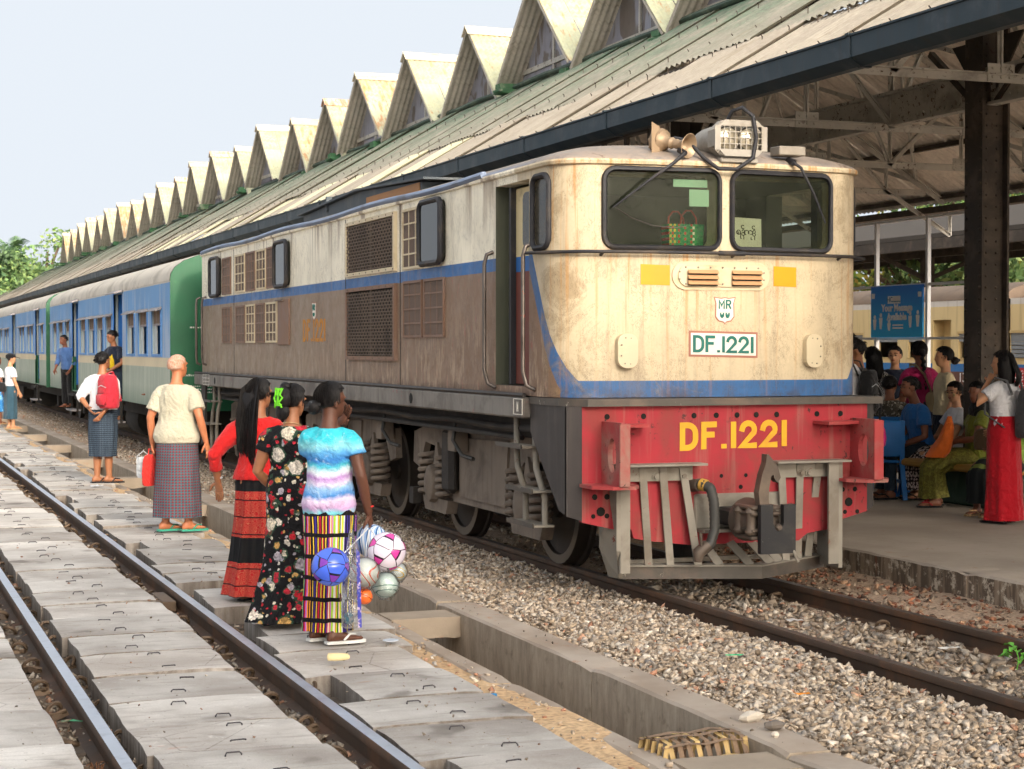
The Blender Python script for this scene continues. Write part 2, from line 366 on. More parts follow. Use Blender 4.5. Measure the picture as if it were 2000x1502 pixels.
# fish plate joint on the near rail
b = MB(); b.box(2.135, 2.155, 12.1, 12.6, -.115, -.045, b=.004)
for y in (12.17, 12.29, 12.41, 12.53): b.lathe([(.022, 0), (.022, .03)], (2.155, y, -.08), 'x', 6)
b.build('fish_plate', 'rail_side', t1)
b = MB(); b.box(1.955, 2.045, 12.1, 12.6, -.115, -.045, b=.004)
for y in (12.2, 12.34, 12.48): b.box(1.9, 1.96, y-.03, y+.03, -.11, -.05, b=.006)
b.build('fish_plate', 'clip_steel', t1)

# concrete slabs, each a piece, with its wire lifting loops
pave = obj('slab_paving', None, None, kind='structure')
hook = MB(); hook.tube([(-.034, 0, -.01), (-.034, 0, .005), (-.027, .012, .009), (.027, .012, .009), (.034, 0, .005), (.034, 0, -.01)], .0037, 6); hook_me = hook.mesh('lifting_loop', 'hook_steel', 60)
def slab(x0, x1, y0, y1, zt=-.02, th=.125, hooks=True):
    b = MB(); e = .004
    nx, ny = 6, 5; xs = np.linspace(x0, x1, nx+1); ys = np.linspace(y0 + e, y1 - e, ny+1); sd_ = random.random()*50
    tl = (random.uniform(-.008, .008), random.uniform(-.01, .01)); z0 = zt + random.uniform(-.012, .008)
    ex = lambda t, k: .012*mnoise.noise((t*3.3, sd_+k, 0)) + .006*mnoise.noise((t*14, sd_+k, 2))
    top = []
    for j, y in enumerate(ys):
        for i, x in enumerate(xs):
            px = x + (ex(y, 0) if i == 0 else ex(y, 5) if i == nx else 0); py = y + (abs(ex(x, 9))*.6 if j == 0 else -abs(ex(x, 13))*.6 if j == ny else 0)
            chip = -.006 if (i in (0, nx) and j in (0, ny)) else 0
            top.append((px, py, z0 + tl[0]*(x-(x0+x1)/2) + tl[1]*(y-(y0+y1)/2) + .003*mnoise.noise((x*4, y*4, sd_)) + chip))
    n = nx + 1; ff = [(j*n+i, j*n+i+1, (j+1)*n+i+1, (j+1)*n+i) for j in range(ny) for i in range(nx)]
    b.add(top, ff)
    rim = [i for i in range(n)] + [j*n+nx for j in range(1, ny+1)] + [ny*n+i for i in range(nx-1, -1, -1)] + [j*n for j in range(ny-1, 0, -1)]
    r2 = [(top[i][0], top[i][1], top[i][2]) for i in rim]; mid = [(p[0], p[1], p[2]-.006) for p in r2]; lo = [(p[0], p[1], z0-th) for p in r2]; m_ = len(r2)
    b.add(r2 + mid + lo, [(m_*k+i, m_*(k+1)+i, m_*(k+1)+(i+1) % m_, m_*k+(i+1) % m_) for k in (0, 1) for i in range(m_)])
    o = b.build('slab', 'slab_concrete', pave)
    if hooks:
        for fy in (.22, .78):
            obj('lifting_loop', hook_me, o, (x0+(x1-x0)*(.5+random.uniform(-.12, .12)), y0+(y1-y0)*(fy+random.uniform(-.05, .05)), z0+.001), (random.choice((-.5, .3, .0)), 0, random.uniform(-.3, .3)))
cen = [4.2, 4.9, 5.55, 6.2, 6.85, 7.45, 8.04, 8.65, 9.35, 10.0, 10.66, 11.36, 12.0, 12.63, 13.25]
while cen[-1] < 55: cen.append(cen[-1] + random.uniform(.6, .74))
for a, b_ in zip(cen, cen[1:]): slab(1.155 + random.uniform(-.02, .02), 1.885 + random.uniform(-.03, .03), a, b_, hooks=a < 34)
lf = [4.5, 5.2, 5.95, 6.6, 7.2, 7.75, 8.58, 9.44, 10.13, 10.8]
while lf[-1] < 45: lf.append(lf[-1] + random.uniform(.6, .78))
for a, b_ in zip(lf, lf[1:]):
    slab(.11, .845 + random.uniform(-.02, .02), a, b_, hooks=a < 22); slab(-.64, .10, a, b_, hooks=False)
    if a < 14: slab(-1.4, -.65, a, b_, hooks=False)
rt = [(4.3, 5.0, 2.2, 2.95), (5.0, 5.65, 2.22, 2.9), (5.65, 6.3, 2.25, 2.95), (6.3, 6.97, 2.28, 2.86), (7.0, 7.67, 2.18, 2.89), (7.67, 8.29, 2.17, 2.93), (8.33, 9.02, 2.32, 2.92), (9.02, 9.76, 2.19, 2.9), (9.76, 10.36, 2.22, 3.0), (10.36, 11.1, 2.3, 3.07), (11.5, 12.0, 2.19, 2.92), (12.0, 12.45, 2.22, 2.92), (12.95, 13.5, 2.19, 2.98), (13.5, 14.05, 2.17, 2.9), (14.05, 15.1, 2.22, 2.95), (15.1, 15.72, 2.34, 2.98), (15.72, 16.4, 2.22, 2.9)]
y = 16.4
while y < 60:
    d = random.uniform(.58, .74); rt.append((y, y+d, 2.21 + random.choice((0, 0, 0, .1)) + random.uniform(-.02, .02), 2.95 + random.uniform(-.05, .1))); y += d
for a, b_, x0, x1 in rt: slab(x0, x1, a, b_, hooks=a < 32)

# drain: kerb blocks, floor, struts
drain = obj('drain_channel', None, None, kind='structure')
gridsheet(3.2, 3.9, -8, 160, -.52, 3, 120, .015, 'kerb_concrete', 'drain_floor', skirt=False).parent = drain
def worn_block(x0, x1, y0, y1, z0, z1, m, name, parent, seed, ny=18, amp=.006):
    rings = []
    for y in np.linspace(y0, y1, ny):
        q = lambda k: amp*mnoise.noise((y*2.5, seed, k)) + amp*.6*mnoise.noise((y*11, seed, k))
        e = .012 if y in (y0, y1) else 0; c = .012 + abs(q(7))
        rings.append([(x0+q(1), y, z0), (x1+q(2), y, z0), (x1+q(3), y, z1-c-e), (x1-c+q(3), y, z1+q(5)-e), (x0+c+q(4), y, z1+q(6)-e), (x0+q(4), y, z1-c-e)])
    return MB().rings(rings[::-1]).build(name, m, parent, smooth=35)
ys = [-6, 1.5, 6.6, 8.72, 11.4] + [11.4 + 2.7*k for k in range(1, 40)]
for i, (a, b_) in enumerate(zip(ys, ys[1:])):
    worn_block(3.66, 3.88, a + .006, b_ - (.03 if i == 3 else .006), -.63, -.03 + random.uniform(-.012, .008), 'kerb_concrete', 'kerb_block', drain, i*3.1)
    worn_block(3.10, 3.225, a + .006, b_ - .006, -.63, -.07, 'kerb_concrete', 'drain_wall', drain, i*5.3)
for k, y in enumerate([2.4, 6.62, 11.05, 15.4, 19.8, 24.2, 28.5, 32.8, 37, 41.3, 45.6, 50]):
    b = MB(); rings = []
    for x in np.linspace(3.2, 3.68, 9):
        q = lambda s: .018*mnoise.noise((x*9, y, s))
        rings.append([(x, y-.16+q(1), -.19+q(3)), (x, y-.16+q(2), -.06), (x, y+.16+q(4), -.06), (x, y+.16+q(5), -.19+q(6))])
    b.rings(rings).build('strut', 'drain_concrete', drain, smooth=30)
    if k == 1:
        for yy, zz in ((6.44, -.09), (6.40, -.15)): MB().tube([(3.22, yy, zz), (3.45, yy-.01, zz-.004), (3.66, yy+.01, zz)], .012, 6).build('rebar', 'rail_side', drain)

# platform
pl = obj('platform', None, None, kind='structure')
gridsheet(7.3, 15.8, -8, 160, .098, 30, 150, .004, 'platform_concrete', 'platform_slab', skirt=False).parent = pl
ys = np.arange(-8, 160, 3.1)
for i, (a, b_) in enumerate(zip(ys, ys[1:])):
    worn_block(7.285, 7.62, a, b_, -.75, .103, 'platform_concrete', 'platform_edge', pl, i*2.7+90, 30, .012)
MB().box(15.5, 15.82, -8, 160, -.7, .1).build('platform_edge', 'platform_concrete', pl)

# loose stones
g = NG('stone'); a = g.n('ShaderNodeVertexColor', layer_name='Col'); v = g.coord(rnd=False); n = g.noise(v, 60, 5, .7)
g.done(g.hsv(a.outputs[0], v=g.rng(n, .3, .7, .75, 1.2)), .9, 0, g.bump(n, .5, .004), .25)
PHI = (1 + 5**.5) / 2
CUB = np.array([(x, y, z) for x in (-.62, .62) for y in (-.62, .62) for z in (-.62, .62)])
CUF = np.array([(0, 1, 3), (0, 3, 2), (4, 6, 7), (4, 7, 5), (0, 4, 5), (0, 5, 1), (2, 3, 7), (2, 7, 6), (0, 2, 6), (0, 6, 4), (1, 5, 7), (1, 7, 3)])
PAL = np.array([lin(c)[:3] for c in ('BEAD9A', 'AC9C8A', 'C8B9A6', '9A8A78', 'B8A48C', 'ABA298', 'D6CABA', '8A7A68', 'BE947A', 'AC8068')])
def stones(name, xy, size, zc, label_kind, pal=PAL, pw=None, squash=(.3, .62)):
    n = len(xy); s = size[0] + (size[1]-size[0]) * rng.random(n)**2.0
    V = CUB[None] * rng.uniform(.45, 1.35, (n, 8, 1)) + rng.normal(0, .16, (n, 8, 3))
    V = V * np.stack([s*.5*rng.uniform(.8, 1.35, n), s*.5*rng.uniform(.6, 1., n), s*.5*rng.uniform(*squash, n)], 1)[:, None]
    ax, ay, az = rng.normal(0, .45, n), rng.normal(0, .45, n), rng.uniform(0, 2*PI, n)
    def rot(V, a, i, j):
        c_, s_ = np.cos(a)[:, None], np.sin(a)[:, None]; W = V.copy(); W[..., i] = V[..., i]*c_ - V[..., j]*s_; W[..., j] = V[..., i]*s_ + V[..., j]*c_; return W
    V = rot(rot(rot(V, ax, 1, 2), ay, 0, 2), az, 0, 1)
    z = np.array([zc(p[0], p[1]) for p in xy]) + rng.uniform(-.3, .35, n) * s
    V = V + np.concatenate([xy, z[:, None]], 1)[:, None]
    F = (CUF[None] + (np.arange(n) * 8)[:, None, None]).reshape(-1, 3)
    me = bpy.data.meshes.new(name); me.vertices.add(n*8); me.vertices.foreach_set('co', V.astype(np.float32).ravel())
    me.loops.add(len(F)*3); me.loops.foreach_set('vertex_index', F.astype(np.int32).ravel())
    me.polygons.add(len(F)); me.polygons.foreach_set('loop_start', np.arange(0, len(F)*3, 3, dtype=np.int32))
    me.update(calc_edges=True)
    cc = pal[rng.choice(len(pal), n, p=pw)] * rng.uniform(.75, 1.2, (n, 1)); cc = np.concatenate([cc, np.ones((n, 1))], 1)
    at = me.color_attributes.new('Col', 'FLOAT_COLOR', 'POINT'); at.data.foreach_set('color', np.repeat(cc, 8, 0).astype(np.float32).ravel())
    me.materials.append(MATS['stone']); return obj(name, me, kind='stuff', label=label_kind, cat='stones')
def scat(x0, x1, y0, y1, dens): n = int((x1-x0)*(y1-y0)*dens); return np.stack([rng.uniform(x0, x1, n), rng.uniform(y0, y1, n)], 1)
bz = lambda x, y: -.085 + .05 * max(0, 1 - abs(x - 4.1) / .45) + .02*mnoise.noise((x*1.5, y*1.5, 0))
W1 = [.18, .15, .16, .1, .12, .1, .1, .06, .02, .01]
stones('ballast', np.concatenate([scat(3.86, 5.1, 5.2, 10, 3000), scat(3.86, 5.1, 10, 16, 2000), scat(3.86, 5.1, 16, 30, 700), scat(3.86, 5.1, 30, 60, 150)]), (.016, .06), bz, 'grey tan crushed stone ballast between the drain kerb and the locomotive', pw=W1)
stones('ballast', np.concatenate([scat(5.24, 6.17, 5.5, 12.5, 850), scat(5.24, 6.17, 12.5, 25, 120)]), (.025, .085), lambda x, y: -.125 + .015*mnoise.noise((x*2, y*2, 1)), 'dirty brown stones lying between the locomotive rails', pal=PAL*.72, pw=W1)
REDP = np.array([lin(c)[:3] for c in ('8A5A45', '9A6B52', '7A5443', '8E7A68', '6E5F52', 'A5846A', '5E4A3E', '9C8C7A')])
stones('brick_rubble', scat(6.3, 7.29, 5.5, 14, 800), (.02, .07), lambda x, y: -.09, 'reddish brick rubble along the foot of the platform wall', pal=REDP, squash=(.3, .6))
stones('ballast', np.concatenate([scat(.86, 1.14, 4.5, 14, 900), scat(.86, 1.14, 14, 26, 400), scat(1.9, 2.19, 5, 14, 900), scat(1.9, 2.2, 14, 30, 400)]), (.014, .06), lambda x, y: -.14, 'small dark stones in the gaps beside the shiny rails', pal=PAL*.62, squash=(.4, .8))
stones('ballast', np.concatenate([scat(2.86, 3.2, 5.2, 16, 160), scat(2.9, 3.2, 16, 30, 80), scat(2.2, 2.9, 11.1, 11.5, 500), scat(2.2, 2.9, 12.45, 12.95, 500)]), (.008, .05), lambda x, y: -.07 if x > 2.92 else -.125, 'sandy pebbles and crumbs on the strip beside the drain', squash=(.3, .6))
stones('grit', np.concatenate([scat(1.16, 1.88, 4.5, 16, 26), scat(2.25, 2.9, 5, 16, 40), scat(.1, .84, 5, 14, 20), scat(3.67, 3.87, 5.5, 14, 60)]), (.004, .022), lambda x, y: -.014, 'scattered grit and crumbs lying on the slabs and kerb', pal=PAL*.55)
for nm, p, s, lb in (('stone', (3.80, 6.98, .0), (.055, .035, .022), 'flat dark grey stone lying on the drain kerb'), ('stone', (3.79, 7.18, .0), (.06, .035, .026), 'pale chunky stone lying at the kerb edge among the ballast'), ('stone', (3.74, 6.86, -.012), (.02, .02, .014), 'small pinkish stone on top of the drain kerb')):
    b = MB(); b.ell((0, 0, 0), s, 6, 5); b.v = [tuple(Vector(q) * (1 + .5*mnoise.noise(Vector(q)*40 + Vector(p)*7))) for q in b.v]
    M('rock_dark', '6E665E', .9, bump=.5); M('rock_pale', 'C9BFB0', .9, bump=.5)
    b.build(nm, 'rock_dark' if 'dark' in lb else 'rock_pale', None, None, loc=p, label=lb, cat='stone')
# ------------------------------------------------------------------ station canopy with its row of dormers
def roofmat(name, base, moss=None, rust=None, ra=.3, yel=None, pale=None, split=None):
    g = NG(name); v = g.coord(); fine = g.noise(v, 14, 6, .7); big = g.noise(v, .9, 5, .6)
    c = g.hsv(g.mix(0, base, base), v=g.rng(big, .3, .7, .85, 1.14))
    st = g.noise(g.coord(scale=(.7, 7, 1)), 2.2, 5, .65); c = g.mix(g.math('MULTIPLY', g.step(st, .5, .72), .55), c, '857A66')
    if moss:
        p = g.sep(g.coord(rnd=False)); m_ = g.math('MULTIPLY', g.rng(p[0], 8.3, 10.8, .1, 1.), g.rng(g.noise(v, 2.2, 6, .7), .34, .62, .0, 1.15), clamp=True)
        c = g.mix(g.math('MINIMUM', m_, .88), c, g.mix(g.step(fine, .4, .65), moss, '5F8269'))
    if yel: c = g.mix(g.math('MULTIPLY', g.step(g.noise(g.coord(scale=(1, 5, 1)), 2.6, 5, .6), .38, .62), .8), c, yel)
    if split:
        gz = g.sep(g.coord(rnd=False)); c = g.mix(g.math('MULTIPLY', g.math('LESS_THAN', gz[2], split), .75), c, pale)
    if rust:
        rn = g.noise(g.coord(scale=(4, 1, 1)), 2.4, 5, .7); oi = g.n('ShaderNodeObjectInfo')
        am = g.math('MULTIPLY', g.step(g.math('ADD', rn, g.math('MULTIPLY', g.math('POWER', oi.outputs['Random'], 3), .2)), .58, .74), .7); c = g.mix(am, c, rust)
    c = g.mix(g.math('MULTIPLY', g.step(g.noise(v, 26, 4, .6), .68, .74), .5), c, 'D5CFC0'); c = g.hsv(c, v=g.rng(fine, .3, .7, .84, 1.12))
    return g.done(c, .85, 0, g.bump(fine, .25, .005), .25)
roofmat('roof_lower', 'A39A8C'); roofmat('roof_upper', '969084', moss='5B6F5C'); roofmat('roof_pale', 'D3CEAE')
roofmat('dormer_yellow', 'BEB7A2', yel='C8B684', rust='B8784A', pale='C5C9AA', split=6.95); roofmat('dormer_grey', 'C0B9AE'); roofmat('ridge_tin', 'C6BBA6', rust='A85A34')
roofmat('roof_under', 'E2D8CC')
M('gutter_steel', '2C3A42', .55, .3, var=.2, dirt='4C5358', da=.4, streak='3C2E26', sa=.3); M('green_board', '3E6B48', .75, var=.3, dirt='A8A796', da=.35, rust='5E4A35', ra=.2)
M('flashing', '4A5A50', .8, var=.25, dirt='77806E', da=.5, bump=.3); M('iron_white', 'BFBBB2', .75, var=.15, rust='5A4636', ra=.22, dirt='6E675E', da=.35); M('iron_dark', '463E37', .7, .1, var=.25, dirt='6A5E52', da=.5, rust='3A2A20')
g = NG('film_glazing'); v = g.coord(scale=(1, 1, .6)); n = g.noise(v, 1.6, 3, .5, 1.2); n2 = g.noise(v, 9, 4)
c = g.mix(g.step(n, .44, .50), '7A726E', 'A9ABBA'); g.done(g.hsv(c, v=g.rng(n2, .3, .7, .88, 1.1)), .3, 0, g.bump(n, .3, .05), .5)  # pale wavy patches paint reflections into the film's colour
tr = g.n('ShaderNodeBsdfTransparent'); ms = g.n('ShaderNodeMixShader'); ms.inputs[0].default_value = .4; g.t.links.new(g.b.outputs[0], ms.inputs[1]); g.t.links.new(tr.outputs[0], ms.inputs[2]); g.t.links.new(ms.outputs[0], g.out.inputs[0])
can = thing('station_canopy', 'long grey corrugated canopy roof with a sawtooth row of dormers over the platform', 'canopy')
XE, ZE, SL = 7.15, 3.95, .6
rz = lambda x: ZE + SL * (x - XE)
def corr(x0, z0, x1, z1, y0, y1, pitch, amp, nx=2, along='x'):
    """corrugated sheet: runs from (x0,z0) to (x1,z1), waves across y"""
    b = MB(); ny = max(2, int(round((y1-y0)/pitch*6))); d = Vector((x1-x0, 0, z1-z0)).normalized(); nrm = Vector((-d.z, 0, d.x))
    for i in range(nx + 1):
        t = i / nx
        for j in range(ny + 1):
            y = y0 + (y1-y0)*j/ny; h = amp*math.cos(2*PI*(y-y0)/pitch); p = Vector((x0+(x1-x0)*t, y, z0+(z1-z0)*t)) + nrm*h; b.v.append(tuple(p))
    n = ny + 1; b.f = [(i*n+j, (i+1)*n+j, (i+1)*n+j+1, i*n+j+1) for i in range(nx) for j in range(ny)]; b.mi = [0]*len(b.f); return b
SW = 1.06; PITCH = SW / 8
lo_me = corr(XE-.1, rz(XE-.1), 8.45, rz(8.45), 0, SW+.02, PITCH, .016).mesh('roof_sheet', 'roof_lower', 180)
up_me = corr(8.4, rz(8.4)+.02, 10.95, rz(10.95)+.02, 0, SW+.02, PITCH, .016).mesh('roof_sheet', 'roof_upper', 180)
pa_me = lo_me.copy(); pa_me.materials[0] = MATS['roof_pale']
fa_me = corr(12.4, ZE+SL*(16.1-12.4), 16.1, ZE, 0, SW+.02, PITCH, .016).mesh('roof_sheet', 'roof_under', 180)
k = 0; y = 0.
while y < 140:
    pale = 24 < y < 52 and k % 5 in (0, 3)
    for me in (pa_me if pale else lo_me, up_me):
        o = obj('roof_sheet', me, can, (0, y, random.uniform(-.006, .006)), (0, random.uniform(-.002, .003), 0))
    if y < 60: obj('roof_sheet', fa_me, can, (0, y, random.uniform(-.005, .005)))
    y += SW; k += 1
b = MB()
for y in np.arange(8, 60, .53):
    for x in (7.35, 8.25, 8.75, 9.9): b.tube([(x, y, rz(x)+.01), (x, y, rz(x)+.06), (x-.02, y-.01, rz(x)+.07)], .006, 4)
b.build('roof_bolt', 'iron_dark', can, kind='stuff')
# gutter in lengths with joint straps
gs = [(XE-.16, ZE-.12), (XE-.16, ZE+.03), (XE-.175, ZE+.035), (XE-.175, ZE+.05), (XE-.145, ZE+.05), (XE-.145, ZE-.1), (XE-.03, ZE-.16), (XE+.02, ZE-.16), (XE+.02, ZE-.18), (XE-.06, ZE-.18)]
gm = MB().rings([[(x, yy, z) for x, z in gs] for yy in (0, 2.28)]).mesh('gutter', 'gutter_steel'); st = MB().rings([[(XE + (x-XE)*1.05, yy, ZE-.06 + (z-ZE+.06)*1.08) for x, z in gs] for yy in (0, .05)]).mesh('gutter_strap', 'gutter_steel')
for y in np.arange(.2, 138, 2.3): obj('gutter', gm, can, (0, y, 0)); obj('gutter_strap', st, can, (0, y-.02, 0))
for y in np.arange(16, 110, 3.45):   # lattice eave girder below the gutter
    b = MB(); b.box(XE+.16, XE+.24, y, y+3.44, ZE-.16, ZE-.09); b.box(XE+.16, XE+.24, y, y+3.44, ZE-.52, ZE-.46)
    for q in range(6): b.box(XE+.18, XE+.22, y+.57*q, y+.57*q+.06, ZE-.46, ZE-.16)
    b.build('eave_girder', 'iron_dark', can)
MB().tube([(10.72, yy, rz(10.72)+.06+.012*math.sin(yy*2.1)) for yy in np.arange(0, 132, 1.1)], .045, 6).build('flashing', 'flashing', can, 60)
# dormers
XD, XG, XB, ZP, ZB, HB = 10.5, 10.95, 12.75, 7.66, 6.1, 1.725
def slope_sheet(sgn, ov=0):
    b = MB(); n = int((XB-XD)/.1*4); L = math.hypot(HB, ZP-ZB); ny = sgn*(ZP-ZB)/L; nz = HB/L; rows = (0, .5, 1.)
    for t in rows:
        for j in range(n+1):
            x = XD + (XB-XD)*j/n; h = .016*math.cos(2*PI*(x-XD)/.105); b.v.append((x, sgn*HB*(1-t) + ny*h, ZB+(ZP-ZB)*t + nz*h))
    m_ = n+1; b.f = [((i*m_+j, i*m_+j+1, (i+1)*m_+j+1, (i+1)*m_+j) if sgn < 0 else (i*m_+j, (i+1)*m_+j, (i+1)*m_+j+1, i*m_+j+1)) for i in range(2) for j in range(n)]; b.mi = [0]*len(b.f); return b
s_near = slope_sheet(-1).mesh('dormer', 'dormer_yellow', 180); s_far = slope_sheet(1).mesh('corrugated_sheet', 'dormer_grey', 180)
b = MB(); b.prism([(XD-.04, -.2, ZP-.15), (XD-.04, 0, ZP+.035), (XD-.04, .2, ZP-.15), (XD-.04, .17, ZP-.15), (XD-.04, 0, ZP+.0), (XD-.04, -.17, ZP-.15)], (XB-XD+.08, 0, 0)); cap_me = b.mesh('ridge_cap', 'ridge_tin')
b = MB(); b.prism([(XG, -HB+.04, rz(XG)), (XG, HB-.04, rz(XG)), (XG, HB-.04, ZB+.06), (XG, .04, ZP-.05), (XG, -.04, ZP-.05), (XG, -HB+.04, ZB+.06)], (.012, 0, 0)); gl_me = b.mesh('glazing', 'film_glazing')
b = MB(); b.box(XG-.03, XG, -.03, .03, rz(XG), ZP-.1); b.box(XG-.032, XG-.002, -1.45, 1.45, ZB+.22, ZB+.3); bar_me = b.mesh('glazing_bar', 'iron_white')
b = MB(); b.box(XD-.05, XG+.02, -.2, .2, ZB-.11, ZB-.03, b=.01); b.box(XD-.03, XG, -.13, .13, ZB-.02, ZB+.06); b.box(XD-.09, XD-.03, -.28, .1, ZB-.085, ZB-.05); vb_me = b.mesh('valley_board', 'green_board')
b = MB(); b.prism([(XD, -HB, ZB-.02), (XD, 0, ZP-.02), (XD, 0, ZP-.07), (XD, -HB+.03, ZB-.04)], (.02, 0, 0)); b.prism([(XD, HB, ZB-.02), (XD, HB-.03, ZB-.04), (XD, 0, ZP-.07), (XD, 0, ZP-.02)], (.02, 0, 0)); rk_me = b.mesh('rake_trim', 'dormer_grey')
for k in range(-9, 20):
    yk = 31.2 + 3.45 * k
    d = obj('dormer', s_near, can, (0, yk + random.uniform(-.04, .04), random.uniform(-.05, .04)), (random.uniform(-.012, .012), random.uniform(-.012, .012), random.uniform(-.012, .012)))
    for nm, me in (('corrugated_sheet', s_far), ('ridge_cap', cap_me), ('glazing', gl_me), ('glazing_bar', bar_me), ('rake_trim', rk_me)): obj(nm, me, d)
    o = obj('valley_board', vb_me, d, (0, HB, random.uniform(-.02, .01)), (random.uniform(-.05, .05), 0, random.uniform(-.06, .06)))
# riveted columns on the platform centre line
def hemis(b, pts, r, axis):
    for p in pts: b.lathe([(r, 0), (r*.8, r*.5), (r*.3, r*.8)], p, axis, 6)
def column_parts(parent, y, detail):
    x = 10.66; b = MB()
    b.box(x-.16, x-.135, y-.15, y+.15, .1, 5.2); b.box(x+.135, x+.16, y-.15, y+.15, .1, 5.2); b.box(x-.135, x+.135, y-.075, y+.075, .1, 5.2)
    for s in (-1, 1):
        b.bar((x, y+s*.16, 4.1), (x, y+s*1.0, 4.75), .06, .06); b.prism([(x-.01, y+s*.15, 4.75), (x-.01, y+s*.6, 4.75), (x-.01, y+s*.15, 4.2)], (.02, 0, 0))
    c = b.build('column', 'iron_dark', parent); b = MB()
    if detail:
        for z in np.arange(.2, 5, .115):
            for yy in (-.115, .115): b.lathe([(.018, 0), (.015, -.01), (.006, -.015)], (x-.16, y+yy, z), 'x', 6)
            for xx in (-.147, .147): b.lathe([(.014, 0), (.012, -.008), (.005, -.012)], (x+xx*.4, y-.075, z), 'y', 6)
        b.build('rivets', 'iron_dark', c, kind='stuff')
for k in range(-1, 12): column_parts(can, 15.2 + 6.9*k, k < 1)
# longitudinal plate girder, trusses, purlins
b = MB()
for y0 in np.arange(1.4, 60, 3.45):
    b = MB(); b.box(10.6, 10.72, y0, y0+3.44, 4.08, 4.11); b.box(10.65, 10.67, y0, y0+3.44, 4.11, 4.42); b.box(10.58, 10.74, y0, y0+3.44, 4.42, 4.45)
    if 8 < y0 < 26:
        for yy in np.arange(y0+.08, y0+3.4, .13): b.lathe([(.02, 0), (.016, -.012)], (10.65, yy, 4.16), 'x', 5)
    b.build('girder', 'iron_white', can)
fz = lambda x: ZE + SL*(16.1 - x)
def truss(y):
    def m_(p, q, w_=.07, h_=.07, nm='truss_member', mt='iron_white'):
        bb = MB(); bb.bar(p, q, w_, .012); p2 = Vector(p) + Vector((0, 0, -.03)); q2 = Vector(q) + Vector((0, 0, -.03)); bb.bar(p2, q2, .012, h_); bb.build(nm, mt, can)
    m_((7.3, y, rz(7.3)-.08), (11.6, y, rz(11.6)-.12), .1, .1, 'rafter'); m_((15.95, y, fz(15.95)-.08), (11.6, y, fz(11.6)-.12), .1, .1, 'rafter')
    m_((7.6, y, 4.1), (15.6, y, 4.1), .09, .09, 'tie_beam')
    xs = [8.5, 9.6, 10.66, 11.7, 12.8, 13.9, 14.9]; top = lambda x: min(rz(x), fz(x)) - .15
    for i, x in enumerate(xs):
        m_((x, y, 4.1), (x, y, top(x)), .06, .06)
        if i < len(xs) - 1: m_((x, y, 4.1 if i % 2 == 0 else top(x)), (xs[i+1], y, top(xs[i+1]) if i % 2 == 0 else 4.1), .06, .06)
    for x in (9.6, 11.7, 13.9):
        bb = MB(); bb.box(x-.14, x+.14, y-.02, y-.008, 4.03, 4.19)
        hemis(bb, [], .01, 'y')
        for px in (-.09, 0, .09):
            for pz in (4.07, 4.15): bb.lathe([(.016, 0), (.012, -.012)], (x+px, y-.02, pz), 'y', 6)
        bb.build('gusset_plate', 'iron_white', can)
    m_((14.9, y, 4.1), (16.05, y, 3.45), .06, .06); m_((16.05, y, 3.45), (16.05, y, fz(16.05)-.08), .06, .06)
    # wind braces in the roof plane towards the next truss
    m_((12.9, y, fz(12.9)-.1), (15.4, y+3.4, fz(15.4)-.1), .06, .05, 'wind_brace'); m_((15.4, y, fz(15.4)-.1), (12.9, y+3.4, fz(12.9)-.1), .06, .05, 'wind_brace')
for k in range(-2, 9): truss(15.2 + 3.45*k - 1.7)
for x in (12.9, 13.9, 14.9, 15.9): MB().box(x-.04, x+.04, 0, 60, fz(x)-.09, fz(x)-.025).build('purlin', 'iron_dark', can)
for x in (7.4, 8.4, 9.6): MB().box(x-.04, x+.04, 0, 60, rz(x)-.11, rz(x)-.03).build('purlin', 'iron_dark', can)
MB().box(15.95, 16.15, 0, 60, ZE-.16, ZE-.06).build('eave_beam', 'iron_dark', can)

# unseen covered bridge, added behind the photographer to shade the foreground
fb = thing('shade_bridge', 'unseen covered bridge added behind the viewer to shade the foreground', 'shade_bridge')
MB().box(-5, 12.5, -8.5, -6.0, 4.8, 4.95).build('deck', 'iron_dark', fb)
for y in (-8.5, -6.1): MB().box(-5, 12.5, y, y+.1, 4.95, 7.5).build('side_panel', 'roof_pale', fb)
MB().box(-5.2, 12.7, -8.8, -5.9, 7.5, 7.62).build('roof', 'roof_under', fb)
for x in (-4.5, -.9, 3.75, 12.0):
    for y in (-8.3, -6.3): MB().box(x-.12, x+.12, y-.12, y+.12, -.8, 4.8).build('post', 'iron_dark', fb)
